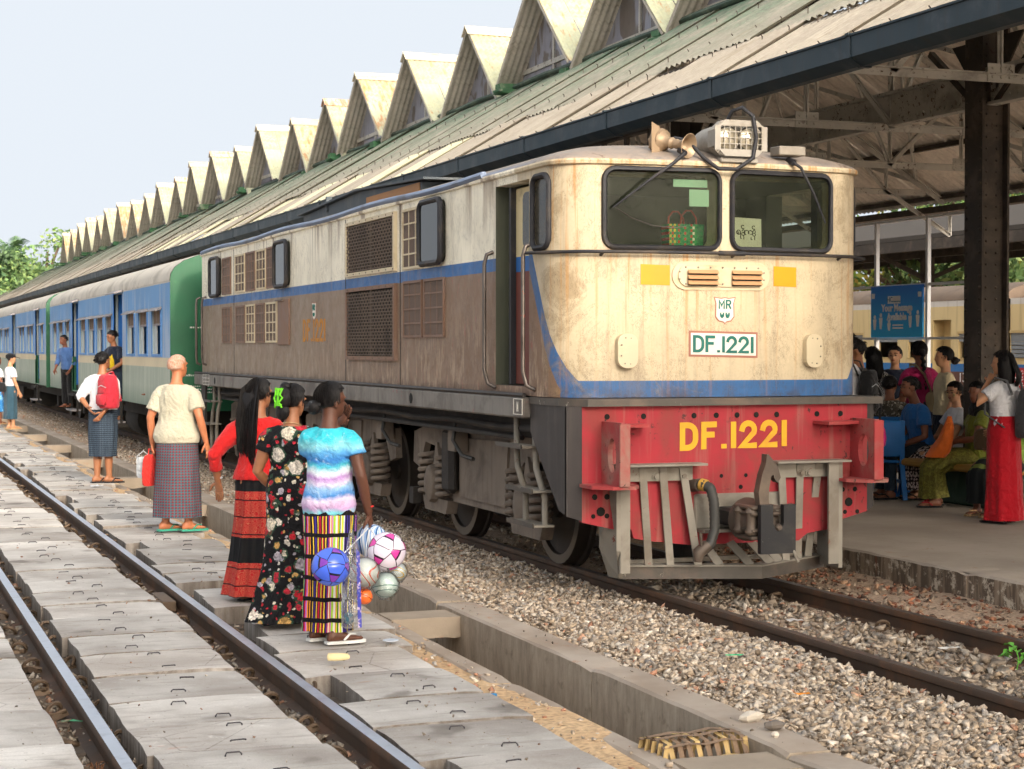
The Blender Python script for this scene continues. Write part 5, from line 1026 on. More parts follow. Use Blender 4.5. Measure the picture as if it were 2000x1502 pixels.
coach(25.4, 16.3, wl, dl, 'blue coach with green end coupled right behind the locomotive', True)
coach(42.6, 16.6, [(y, y+.7) for y in (.5, 3.0, 3.9, 5.4, 6.3, 10.3, 11.2, 12.7, 13.6, 15.3)], [(1.6, 2.5), (8.2, 9.2)], 'second blue coach, seen beyond the green coach end strip')
coach(60.0, 16.6, [(y, y+.7) for y in (.8, 3.6, 4.5, 6.0, 6.9, 10.9, 11.8, 13.3, 14.2)], [(2.0, 2.9), (8.8, 9.8)], 'distant blue coach at the left edge of the picture')

# ------------------------------------------------------------------ beyond the platform: cream train, canopy, sign
g = NG('cream_coach'); raw = g.coord(rnd=False); p = g.sep(raw); Z = p[2]; n2 = g.noise(g.coord(scale=(6, 6, .4), rnd=False), 1.4, 5, .65); rib = g.math('SINE', g.math('MULTIPLY', p[1], 26))
c = g.mix(g.math('GREATER_THAN', Z, 1.14), '5E4038', '2E6CA8'); c = g.mix(g.math('GREATER_THAN', Z, 1.32), c, 'CDB98A'); c = g.mix(g.math('GREATER_THAN', Z, 2.62), c, 'C9C6C0'); c = g.mix(g.math('MULTIPLY', g.step(n2, .5, .72), .3), c, '7A6A50'); g.done(c, .6, 0, g.bump(rib, .15, .01), .3)
M('train_roof_brown', '6E5E50', .8, var=.2, dirt='4A4038', da=.4); M('cream_inside', 'B8A070', .7); M('grey_shutter', '7E8488', .6, var=.15)
def cream_coach(Y0, Ln, wins, doors, label, louvre=()):
    c = thing('parked_coach', label, 'coach', (24.93, Y0, 0), 0, 'cream coaches on the far track'); s = -1; CW_ = 1.42
    holes = [(a, b_, 1.45, 2.0) for a, b_ in wins] + [(a, b_, 1.0, 2.32) for a, b_ in doors]
    b = MB(); wall_holes(b, -CW_, .06, 0, Ln, .7, 2.75, holes, -1); b.build('side_wall', ['cream_coach', 'cream_inside'], c); MB().box(CW_-.05, CW_, 0, Ln, .7, 2.75).build('side_wall', 'cream_coach', c)
    prof = [(CW_*math.cos(R(a)), 2.75 + .42*math.sin(R(a))) for a in (0, 15, 30, 50, 70, 90)]; prof += [(-x, z) for x, z in prof[-2::-1]]; b = MB(); b.rings([[(x*1.005, y, z) for x, z in prof] for y in (0, Ln)], True, True, closed=False); b.build('roof', 'train_roof_brown', c, 60)
    for a, b_ in wins:
        fr = MB().box(-CW_-.02, -CW_, a-.04, b_+.04, 2.0, 2.05).build('window', 'cream_inside', c); MB().box(-CW_+.02, -CW_+.04, a, b_, 1.82, 2.0).build('shutter', 'grey_shutter', fr); MB().box(-CW_-.015, -CW_, a-.04, b_+.04, 1.41, 1.45).build('sill', 'cream_inside', fr)
        if (a, b_) in louvre:
            for z in np.arange(1.47, 1.82, .09): MB().box(-CW_+.02, -CW_+.04, a, b_, z, z+.075).build('louvre', 'grey_shutter', fr)
    for a, b_ in doors:
        d = MB().box(-CW_+.3, -CW_+.33, a, b_, .9, 2.32).build('door', 'cream_inside', c); MB().box(-CW_+.28, -CW_+.3, (a+b_)/2-.02, (a+b_)/2+.02, .9, 2.3).build('door_edge', 'shutter_brown', d); MB().box(-CW_, -CW_+.3, b_-.02, b_, .9, 2.32).build('jamb', 'cream_inside', d)
    MB().box(-1.2, 1.2, .3, Ln-.3, .4, .7).build('underframe', 'under_dark', c); MB().box(-CW_+.1, CW_-.1, .1, Ln-.1, .7, .8).build('floor', 'under_dark', c)
    return c
XT = 23.5; q = lambda px: pxy(px, XT)
Y2 = q(1962); cw = [(1663, 1684), (1715, 1752), (1773, 1800), (1871, 1890), (1905, 1935)]
cc = cream_coach(Y2, 22, sorted((q(b_)-Y2, q(a)-Y2) for a, b_ in cw), [(q(1856)-Y2, q(1820)-Y2)], 'cream parked coach with an open doorway seen behind the blue sign')
Y3 = Y2 - 17.3; lw = [(q(2001)-Y3, q(1972)-Y3)]; c2 = cream_coach(Y3, 16.5, lw + [(y, y+1.2) for y in (2, 5, 8)], [], 'cream parked coach with a louvred window at the right edge', lw)
M('banner_red', 'A8262C', .6); M('letter_white', 'E6E6E6', .6); bn = MB().box(-1.45, -1.43, lw[0][0]-.9, lw[0][1]+.05, .82, 1.25).build('banner', 'banner_red', c2)
b = MB()
for j in range(3):
    for k in range(9):
        y = lw[0][1] - .08 - k*.13; z = 1.15 - .13*j; pts = [(-1.452, y + .035*math.cos(t), z + .035*math.sin(t)) for t in np.linspace(.3+k, 5.6+k, 8)]; b.tube(pts, .008, 4)
b.build('lettering', 'letter_white', bn)
text('13', .3, 'number', 'letter_white', cc, face_mx(-1.425, q(1879)-Y2, 1.0))
fc = thing('far_canopy', 'dark canopy roof over the far platform behind the blue sign', 'canopy')
MB().prism([(27.4, 14, 4.65), (32.4, 14, 4.65), (32.4, 14, 4.77), (29.9, 14, 5.8), (27.4, 14, 4.77)], (0, 90, 0)).build('roof', M('far_roof', '4A443E', .9, var=.2), fc)
for y in np.arange(17.5, 100, 7.0):
    MB().box(29.7, 30.0, y-.15, y+.15, -.1, 4.6).build('post', 'iron_dark', fc); MB().bar((29.85, y, 3.7), (31.9, y, 4.5), .1, .12).build('brace', 'iron_dark', fc); MB().bar((29.85, y, 3.7), (27.9, y, 4.5), .1, .12).build('brace', 'iron_dark', fc)
for x in (27.5, 29.9, 32.3): MB().box(x-.1, x+.1, 14, 104, 4.35, 4.64).build('beam', 'iron_dark', fc)
MB().box(27.0, 32.8, -8, 120, -.5, .1).build('far_platform', 'platform_concrete', kind='structure')
# advertising sign on its pole frame
sg = thing('advertising_sign', 'blue Your Message Available sign on a white pole frame', 'sign', (15.5, 0, .1))
M('pole_white', 'D5D5D5', .5, var=.08); M('pole_blue', '9CCBE0', .5, var=.08)
sy = {1655: 'pole_blue', 1712: 'pole_white', 1812: 'pole_white', 1888: 'pole_blue'}
for px, m_ in sy.items(): y = pxy(px, 15.5); MB().box(-.03, .03, y-.03, y+.03, 0, 3.6).build('pole', m_, sg)
for z in (1.72, 2.55, 3.58): MB().box(-.02, .02, pxy(1888, 15.5), pxy(1640, 15.5), z-.02, z+.02).build('rail', 'pole_white', sg)
ya, yb = pxy(1808, 15.5), pxy(1707, 15.5); yc = (ya+yb)/2; g = NG('sign_blue'); p = g.sep(g.coord('Object', rnd=False)); g.done(g.ramp(g.rng(p[2], 1.75, 2.55, 0, 1), [(0, '2CB8F4'), (1, '1F78DC')]), .4)
bd = MB().box(-.06, -.035, ya, yb, 1.74, 2.55).build('board', 'sign_blue', sg)
for t_, dz, s_ in (('Your Message', 2.20, .155), ('Available', 2.06, .155)): text(t_, s_, 'lettering', 'letter_white', bd, face_mx(-.063, yc-.02, dz), bold=.006)
MB().box(-.064, -.06, yc-.12, yc+.24, 2.27, 2.39).build('logo_panel', 'letter_white', bd); M('logo_teal', '2E7A9A', .6); text('HC', .12, 'logo', 'logo_teal', bd, face_mx(-.068, yc+.17, 2.33)); text('Communications', .04, 'logo_text', 'logo_teal', bd, face_mx(-.068, yc-.0, 2.305))
for y, z, h in ((yb-.12, 1.98, .24), (yb-.3, 2.0, .26), (yc+.2, 1.93, .17), (ya+.34, 2.02, .26), (ya+.13, 2.03, .26)):
    bb = MB(); bb.lathe([(.035, 0), (.03, -.004)], (-.062, y, z+h*.35), 'x', 12); bb.prism([(-.062, y+u, z+v*h) for u, v in ((-.05, .2), (.05, .2), (.04, -.1), (.025, -.5), (-.025, -.5), (-.04, -.1))], (-.004, 0, 0)); bb.build('figure_icon', 'letter_white', bd)
for z in (1.93, 1.885): MB().box(-.064, -.06, yc-.2, yc+.1, z-.012, z+.012).build('small_print', 'letter_white', bd)
for y, m_ in ((yb-.07, 'letter_white'), (ya+.08, 'letter_white')): MB().box(-.064, -.06, y-.045, y+.045, 2.36, 2.44).build('corner_logo', m_, bd)

# ------------------------------------------------------------------ trees
g = NG('leaf'); a = g.n('ShaderNodeVertexColor', layer_name='Col'); b_ = g.n('ShaderNodeBsdfPrincipled'); g.put(b_, 'Base Color', a.outputs[0]); b_.inputs['Roughness'].default_value = .6; tr = g.n('ShaderNodeBsdfTranslucent'); g.put(tr, 0, a.outputs[0]); mx = g.n('ShaderNodeMixShader'); mx.inputs[0].default_value = .3; g.t.links.new(b_.outputs[0], mx.inputs[1]); g.t.links.new(tr.outputs[0], mx.inputs[2]); g.t.links.new(mx.outputs[0], g.out.inputs[0])
M('bark', '5A4A3C', .9, var=.3, bump=.6)
def leaves(centres, radii, n, size, cols, rs, droop=.5):
    """leaf quads spread through clump ellipsoids"""
    k = len(centres); idx = rs.choice(k, n, p=np.prod(radii, 1)**.66 / (np.prod(radii, 1)**.66).sum()); d = rs.normal(size=(n, 3)); d /= np.linalg.norm(d, axis=1)[:, None]
    pos = centres[idx] + d * radii[idx] * (rs.random((n, 1))**.45)
    a = rs.normal(size=(n, 3)); a[:, 2] -= droop; a /= np.linalg.norm(a, axis=1)[:, None]; b = np.cross(a, d + rs.normal(0, .4, (n, 3))); b /= np.linalg.norm(b, axis=1)[:, None] + 1e-9
    s = size * rs.uniform(.6, 1.35, (n, 1)); V = np.stack([pos, pos + a*s*.5 + b*s*.26, pos + a*s, pos + a*s*.5 - b*s*.26], 1)
    cc = cols[rs.choice(len(cols), n)] * rs.uniform(.7, 1.3, (n, 1)) * (.75 + .5*rs.random(k)[idx])[:, None]
    return V, cc
def leafmesh(name, V, cc, parent, m_='leaf'):
    n = len(V); me = bpy.data.meshes.new(name); me.vertices.add(n*4); me.vertices.foreach_set('co', V.astype(np.float32).ravel()); me.loops.add(n*4); me.loops.foreach_set('vertex_index', np.arange(n*4, dtype=np.int32)); me.polygons.add(n); me.polygons.foreach_set('loop_start', np.arange(0, n*4, 4, dtype=np.int32)); me.update(calc_edges=True)
    at = me.color_attributes.new('Col', 'FLOAT_COLOR', 'POINT'); at.data.foreach_set('color', np.repeat(np.concatenate([cc, np.ones((n, 1))], 1), 4, 0).astype(np.float32).ravel()); me.materials.append(MATS[m_]); return obj(name, me, parent)
GREEN = np.array([lin(c)[:3] for c in ('5E7A48', '71905A', '526E40', '8C9E60', '7E9858')]); YG = np.array([lin(c)[:3] for c in ('8E9440', 'A8A04A', '6E8A3A', '55772F', 'B59A48')]); DEEP = np.array([lin(c)[:3] for c in ('4A6644', '58764E', '42603E', '688458')])  # leaf greens paled so that distant haze sits in their colour
def tree(label, x, y, h, rad, n, size, cols, seed, group, trunk=True, z0=-.8):
    rs = np.random.default_rng(seed); t = thing('tree', label, 'tree', (x, y, z0), 0, group); b = MB(); th = h*.5
    b.tube([(0, 0, 0), (.1, .05, th*.5), (.05, -.1, th), (.2, 0, h*.8)], [rad*.08, rad*.06, rad*.045, rad*.015], 8); k = 13; C_ = []; Rr = []
    for i in range(k):
        a = 2*PI*i/k*2.4 + rs.uniform(-.4, .4); r = rad*rs.uniform(.25, .8); z = h*rs.uniform(.45, .92); r *= 1.15 - .5*abs(z/h-.62); p = (r*math.cos(a), r*math.sin(a), z)
        b.tube([(.05, 0, th*rs.uniform(.6, 1.)), (p[0]*.5, p[1]*.5, z*.86), p], [rad*.035, rad*.022, rad*.008], 6); C_.append(p); Rr.append((rad*rs.uniform(.24, .42), rad*rs.uniform(.24, .42), h*rs.uniform(.08, .15)))
    b.build('trunk', 'bark', t, 60); V, cc = leaves(np.array(C_), np.array(Rr), n, size, cols, rs); leafmesh('crown', V, cc, t); return t
for i, (x, y, h, r, cl, lb) in enumerate(((38, 58, 9, 6, YG, 'yellow green leafy tree behind the cream train, left of the blue sign'), (37, 48, 8.5, 5.5, GREEN, 'fresh green feathery tree directly above the blue sign'), (38, 41, 8.5, 5.2, YG, 'yellowish tree above the cream train beside the light blue pole'), (37, 33.5, 8.5, 5, YG, 'yellow green tree at the right edge behind the column'), (47, 58, 10, 6.5, DEEP, 'dark green tree farthest back behind the cream train'))): tree(lb, x, y, h, r, 9000, .3, cl, 40+i, 'trees behind the cream train')
FL = [((.0985, 128), 11.5, 5.0, GREEN, 'sparse tree rising behind the far end of the dormers'), ((.0785, 128), 9.6, 5.5, DEEP, 'rounded dark green tree left of the canopy end'), ((.062, 135), 9.2, 5.5, GREEN, 'leafy green tree beside the palm at the left'), ((.093, 112), 7.4, 2.6, GREEN, 'small yellow green tree just behind the last dormer'), ((.045, 142), 8.0, 6, DEEP, 'low dark tree at the left edge under the palm'), ((.0725, 120), 7.0, 3.4, GREEN, 'yellowish bushy tree at the end of the canopy'), ((.058, 112), 5.0, 3.6, GREEN, 'low green bush at the far left beneath the roof line')]
for i, ((t_, y), h, r, cl, lb) in enumerate(FL): tree(lb, t_*y, y, h, r, 6500 if i else 3200, .36, cl, 60+i, 'trees at the far end of the station')
pm = thing('palm_tree', 'tall coconut palm standing above the trees at the far left', 'palm', (.0815*150, 150, -.8)); b = MB(); b.tube([(0, 0, 0), (.3, 0, 5), (.1, 0, 9.9)], [.28, .2, .16], 8); b.build('trunk', 'bark', pm, 60)
rs = np.random.default_rng(5); V = []; 
for k in range(16):
    a = 2*PI*k/16 + rs.uniform(-.2, .2); e = rs.uniform(-.2, 1.1); p = np.array((.1, 0, 9.9)); d = np.array((math.cos(a)*math.cos(e), math.sin(a)*math.cos(e), math.sin(e)))
    for i in range(14):
        p2 = p + d*.2; side = np.cross(d, (0, 0, 1.)); side /= np.linalg.norm(side)
        for s in (-1, 1): tip = p + side*s*.55 + d*.3 + np.array((0, 0, -.28)); V.append((p, p2, tip + d*.05, tip))
        p = p2; d = d + np.array((0, 0, -.085)); d /= np.linalg.norm(d)
leafmesh('fronds', np.array(V), DEEP[rs.choice(4, len(V))]*rs.uniform(1., 1.6, (len(V), 1)), pm)
MB().add([(-200, 165, -.8), (60, 165, -.8), (60, 230, 6), (-200, 230, 9)], [(0, 1, 2, 3)]).build('hillside', 'earth', kind='structure')
hv, hc = leaves(np.array([(x, y, 1.5+(y-165)*.08) for x in range(-10, 34, 4) for y in (168, 180, 195)], float), np.array([(4., 4., 3.2)]*33), 14000, .6, np.concatenate([GREEN, DEEP]), np.random.default_rng(8)); o = leafmesh('hillside_foliage', hv, hc, None); tag(o, 'hazy green foliage on the rise at the far left', 'foliage', kind='stuff')
# ------------------------------------------------------------------ people
def skinmat(name, c):
    g = NG(name); v = g.coord(rnd=False); n = g.noise(v, 9, 4, .6); n2 = g.noise(v, 60, 3)
    cc = g.hsv(g.mix(0, c, c), v=g.rng(n, .3, .7, .88, 1.1)); b = g.done(cc, .5, 0, g.bump(n2, .08, .002), .45); g.b.inputs['Subsurface Weight'].default_value = .08; g.b.inputs['Subsurface Radius'].default_value = (.02, .008, .004)
skinmat('skin_tan', '9C6848'); skinmat('skin_brown', '80503A'); skinmat('skin_dark', '5E3A2A'); skinmat('skin_light', 'C08D6A'); skinmat('skin_red', 'B4714E')
g = NG('hair_black'); n = g.noise(g.coord(scale=(26, 26, 1.6), rnd=False), 6, 5, .6); g.done(g.mix(g.step(n, .35, .7), '0B090A', '1E1917'), .5, 0, g.bump(n, .6, .01), .28)
g = NG('hair_grey'); n = g.noise(g.coord(scale=(20, 20, 4), rnd=False), 8, 5, .6); g.done(g.mix(g.step(n, .4, .65), 'A8745A', 'C0A898'), .7, 0, g.bump(n, .2, .004), .3)
M('eye_dark', '1A1210', .3, bump=0); M('lip', '8A3E36', .5, bump=0)
def cloth(name, c, var=.1, rough=.85, weave=True):
    if name in MATS: return
    g = NG(name); v = g.coord(rnd=False); n = g.noise(v, 7, 5, .6); cc = g.hsv(g.mix(0, c, c), v=g.rng(n, .3, .7, 1-var, 1+var)); g.done(cc, rough, 0, g.bump(g.math('ADD', g.math('ADD', g.math('MULTIPLY', g.noise(v, 16, 4, .6, .8), 1.5), g.math('MULTIPLY', g.noise(v, 5.5, 3, .5, 2.8), 2.2)), g.math('MULTIPLY', g.noise(v, 180, 2), .15)), .6, .018), .2, Sheen_Weight=.15)
for n_, c_ in (('white_cloth', 'D8D8DC'), ('old_shirt', 'B4AE9A'), ('red_knit', 'C42222'), ('navy_cloth', '1C2333'), ('magenta_cloth', '9C1F52'), ('cream_cloth', 'CFC09C'), ('blue_cloth', '2F6CB0'), ('denim_shirt', '4A6A9C'), ('yellow_cloth', 'D0B020'), ('black_cloth', '141416'), ('lime_cloth', '7C9A42'), ('red_skirt', 'A80F1E'), ('teal_longyi', '34505F'), ('olive_top', '70742A'), ('grey_bag', '4A4B4E'), ('black_bag', '1E1E20'), ('red_bag', 'B52A38'), ('pink_bag', 'B8206E'), ('orange_plastic', 'E8702A'), ('dark_denim', '24303C'), ('red_plastic', 'D0302A'), ('khaki_strap', '9A8A6A'), ('grey_cloth', '8E9294'), ('green_rubber', '3F9E84'), ('white_rubber', 'DADAD6'), ('black_rubber', '222022'), ('tan_leather', 'B89870'), ('red_strap', 'A82430'), ('green_clip', '6FCF2A'), ('silver', 'B8BCC0'), ('brown_bag', '5A4630')): cloth(n_, c_)
def uvn(g): a = g.n('ShaderNodeAttribute', attribute_name='uvw'); return a.outputs['Vector']
def flowers(name, base, cols, scale, leafc='2E4A38', thr=.33):
    g = NG(name); v = g.coord(rnd=False); wv = g.n('ShaderNodeVectorMath', operation='MULTIPLY_ADD'); nz = g.noise(v, 12, 3, .6, 0, 1); g.put(wv, 0, nz); wv.inputs[1].default_value = (.05, .05, .05); g.put(wv, 2, v)
    c = g.mix(0, base, base)
    for k, (sc_, th) in enumerate(((scale*3.2, .38), (scale*1.9, .42), (scale, .46))):
        d = g.voro(wv.outputs[0], sc_, 'F1', 0); id_ = g.voro(wv.outputs[0], sc_, 'F1', 1); s_ = g.sep(id_)
        pet = g.math('ADD', d, g.math('MULTIPLY', g.noise(v, sc_*6, 3), .22)); m_ = g.math('MULTIPLY', g.math('LESS_THAN', pet, th+.02), g.math('GREATER_THAN', s_[1], .22 if k else .1))
        fc = g.ramp(s_[0], [(i/len(cols), q) for i, q in enumerate(cols)], 'CONSTANT'); fc = g.hsv(fc, v=g.rng(g.noise(v, sc_*5, 4, .6, 1.5), .35, .65, .35, 1.35))
        if k: c = g.mix(g.math('MULTIPLY', g.math('LESS_THAN', pet, th+.1), g.math('MULTIPLY', g.math('GREATER_THAN', s_[1], .38), .8)), c, leafc)
        c = g.mix(m_, c, fc)
    g.done(c, .75, 0, g.bump(g.math('ADD', g.noise(v, 14, 4, .6, .8), g.noise(v, 5, 3, .5, 2.5)), .75, .03), .25)
flowers('floral_black', '0E0D10', ['B5202E', 'D8CDB8', 'C49A5A', 'DCD2C4', 'B82A3A', 'A9A0A8'], 7.5)
flowers('floral_grey', '4A463E', ['A8A49A', '8E887C', 'C0BCB0', '6E6A5E'], 14, '35322C')
g = NG('tie_dye'); v = g.coord(rnd=False); p = g.sep(v); n = g.noise(v, 5, 5, .65, .6); z = g.math('ADD', p[2], g.math('MULTIPLY', g.math('SUBTRACT', n, .5), .13))
c = g.ramp(g.rng(z, .75, 1.27, 0, 1), [(0, '3CB4C6'), (.1, '7CCBD8'), (.17, 'C7A3CE'), (.26, 'D7C6DE'), (.33, '3F7FC0'), (.42, '8FB6DC'), (.47, 'CFC4DC'), (.54, 'B187C4'), (.6, 'DCE6EC'), (.68, '4FB9CE'), (.74, '3A7CC4'), (.83, '5AA2D6'), (.9, '8AD2DE'), (1, '3CBFD0')]); c = g.mix(g.math('MULTIPLY', g.step(g.noise(v, 17, 6, .75, 1.), .55, .7), .4), c, 'DCE8F0'); g.done(c, .8, 0, g.bump(g.math('ADD', g.noise(v, 13, 4, .6, .8), g.noise(v, 5, 3, .5, 2.5)), .8, .03), .25)
g = NG('stripe_skirt'); v = uvn(g); p = g.sep(v); wob = g.noise(v, 9, 3); u = g.math('FLOOR', g.math('ADD', g.math('MULTIPLY', p[0], 150), g.math('MULTIPLY', wob, 1.4))); wn = g.n('ShaderNodeTexWhiteNoise', noise_dimensions='1D'); g.put(wn, 'W', u)
c = g.ramp(wn.outputs[0], [(0, '1A1420'), (.2, 'D88A2A'), (.33, '3A2A7A'), (.46, 'D9D2C8'), (.56, 'B01E3A'), (.66, '9ACB30'), (.75, 'E0C040'), (.85, 'B86AC0'), (.93, '17131A')], 'CONSTANT'); bd_ = g.math('FRACT', g.math('MULTIPLY', g.math('ADD', p[1], g.math('MULTIPLY', g.math('SUBTRACT', g.noise(v, 4, 3), .5), .035)), 7.6)); c = g.mix(g.math('LESS_THAN', bd_, .2), c, '121014'); g.done(c, .8, 0, g.bump(g.math('SINE', g.math('MULTIPLY', p[0], 420)), .35, .006), .2)
g = NG('paisley_skirt'); v = uvn(g); p = g.sep(v); pz = p[1]; mk = None
c = g.mix(0, '101012', '101012'); vv = g.n('ShaderNodeMapping'); g.put(vv, 0, v); vv.inputs['Scale'].default_value = (16, 16, 1); d = g.voro(vv.outputs[0], 2.2, 'F1', 0); e_ = g.math('FRACT', g.math('MULTIPLY', d, 4.2)); pat = g.mix(g.math('LESS_THAN', e_, .34), 'A8161C', 'B4624A'); pat = g.mix(g.math('LESS_THAN', g.math('FRACT', g.math('MULTIPLY', pz, 8.2)), .08), pat, '3A0E12')
for a, b_ in ((.05, .29), (.47, .80)): m_ = g.math('MULTIPLY', g.math('GREATER_THAN', pz, a), g.math('LESS_THAN', pz, b_)); c = g.mix(m_, c, pat)
g.done(c, .75, 0, g.bump(g.math('SINE', g.math('MULTIPLY', p[0], 110)), .3, .02), .25)
def check(name, base, l1, l2, nu, nv, w_=.12, fine=False):
    g = NG(name); v = uvn(g); p = g.sep(v); fu = g.math('FRACT', g.math('MULTIPLY', p[0], nu)); fv = g.math('FRACT', g.math('MULTIPLY', p[1], nv)); c = g.mix(0, base, base)
    c = g.mix(g.math('MULTIPLY', g.math('LESS_THAN', fu, w_), .8), c, l1); c = g.mix(g.math('MULTIPLY', g.math('LESS_THAN', fv, w_), .8), c, l1); c = g.mix(g.math('MULTIPLY', g.math('LESS_THAN', g.math('ABSOLUTE', g.math('SUBTRACT', fu, .5)), w_*.6), .7), c, l2); c = g.mix(g.math('MULTIPLY', g.math('LESS_THAN', g.math('ABSOLUTE', g.math('SUBTRACT', fv, .5)), w_*.6), .7), c, l2)
    c = g.hsv(c, v=g.rng(g.noise(v, 6, 4), .3, .7, .85, 1.1)); g.done(c, .85, 0, g.bump(g.noise(v, 9, 4, .6, .8), .5, .02), .15)
check('maroon_check', '45343E', '7E3238', '3F6A72', 44, 40, .24); check('blue_check', '2E3A48', '54616E', '1E2630', 60, 40, .2); check('gingham', '2A2A2C', 'C0C0C0', 'A8A8A8', 60, 50, .45); check('green_stripe', '161A1A', '161A1A', '161A1A', 1, 1, .01)
g = NG('gingham_top'); p = g.sep(g.coord(rnd=False)); a = g.math('ADD', g.math('FLOOR', g.math('MULTIPLY', g.math('ADD', p[0], p[1]), 60)), g.math('FLOOR', g.math('MULTIPLY', p[2], 60))); g.done(g.mix(g.math('MODULO', g.math('ADD', a, 200), 2), '2A2A2C', 'B8B8B8'), .85)
g = NG('olive_lace'); v = g.coord(rnd=False); n = g.voro(v, 60); n2 = g.noise(v, 30, 4, .7, 1); g.done(g.mix(g.step(n2, .45, .6), '5A5620', '7E7A34'), .7, 0, g.bump(n2, .5, .01), .3)
g = NG('batik_blue'); v = g.coord(rnd=False); n = g.noise(v, 9, 5, .6, 1.5); g.done(g.mix(g.step(n, .5, .6), '2F7CC0', '8CC4E4'), .8)
g = NG('elephant_skirt'); v = uvn(g); p = g.sep(v); r_ = g.math('FLOOR', g.math('MULTIPLY', p[1], 9)); d = g.voro(v, 26, 'F1', 0, .25); zig = g.math('LESS_THAN', g.math('FRACT', g.math('ADD', g.math('MULTIPLY', p[1], 9), g.math('MULTIPLY', g.math('PINGPONG', g.math('MULTIPLY', p[0], 40), 1), .4))), .18); c = g.mix(g.math('LESS_THAN', d, .36), '24161A', 'B9A8A4'); c = g.mix(zig, c, 'C4B4AE'); g.done(c, .8)
g = NG('band_skirt'); v = uvn(g); p = g.sep(v); st_ = g.math('LESS_THAN', g.math('FRACT', g.math('MULTIPLY', p[1], 9)), .45); up = g.math('GREATER_THAN', p[1], .42); g.done(g.mix(g.math('MULTIPLY', st_, up), '12181A', '6E7A3A'), .85)

def remesh(b, vox, sm=4, name='tmp'):
    me = bpy.data.meshes.new(name); me.from_pydata(b.v, [], b.f); bm = bmesh.new(); bm.from_mesh(me); bmesh.ops.recalc_face_normals(bm, faces=bm.faces); bm.to_mesh(me); bm.free()
    o = bpy.data.objects.new(name, me); col.objects.link(o); md = o.modifiers.new('r', 'REMESH'); md.mode = 'VOXEL'; md.voxel_size = vox; md = o.modifiers.new('s', 'SMOOTH'); md.factor = .5; md.iterations = sm
    me2 = evalmesh(o, name); n = len(me2.vertices); co = np.empty(n*3, np.float32); me2.vertices.foreach_get('co', co); fs = [tuple(p.vertices) for p in me2.polygons]; bpy.data.meshes.remove(me2); return co.reshape(-1, 3), fs
def V3(*a): return Vector(a)
def hand_mb(b, w_, e1, pn, side, curl, L=.165, fingers=True, spread=0.):
    """palm + fingers; w_ wrist point, e1 hand direction, pn palm normal; side +1 thumb towards e1 x pn"""
    e1 = e1.normalized(); pn = (pn - e1*pn.dot(e1)).normalized(); e2 = e1.cross(pn) * side; k = L/.165
    rings = []
    for t, hw, hd in ((-.02, .022, .02), (.0, .025, .018), (.03, .034, .017), (.06, .038, .015), (.085, .037, .012)):
        c = w_ + e1*t*k; rings.append([c + e2*hw*k*math.cos(a) + pn*hd*k*math.sin(a) for a in np.linspace(0, 2*PI, 10, endpoint=False)])
    b.rings(rings); fg = MB()
    for i, (off, ln) in enumerate(((.028, .075), (.0095, .083), (-.0095, .078), (-.028, .062))):
        p = w_ + e1*.078*k + e2*off*k; d = (e1 + e2*off*4*spread).normalized(); pts = [p]; ang = 0
        for s_ in (.45, .32, .23): ang += curl*(.6+.12*i); dd = (d*math.cos(ang) + pn*math.sin(ang)); p = p + dd*ln*s_*k; pts.append(p)
        fg.tube(pts, [.0092*k, .0085*k, .0078*k, .0055*k], 6)
    p = w_ + e1*.02*k + e2*.028*k; d = (e1*.55 + e2*.8 + pn*.25).normalized(); d2 = (e1*.9 + e2*.35 + pn*(.3+curl*.5)).normalized(); fg.tube([p - d*.012*k, p + d*.03*k, p + d*.03*k + d2*.028*k, p + d*.03*k + d2*.05*k], [.013*k, .011*k, .009*k, .006*k], 6)
    return fg
TOR = [(.78, .14, .10, 0), (.86, .158, .112, -.005), (.93, .145, .105, 0), (1.0, .126, .095, .005), (1.08, .13, .098, .008), (1.17, .145, .105, .008), (1.235, .14, .098, 0), (1.28, .112, .08, -.005), (1.31, .08, .065, -.006), (1.335, .062, .056, -.006)]
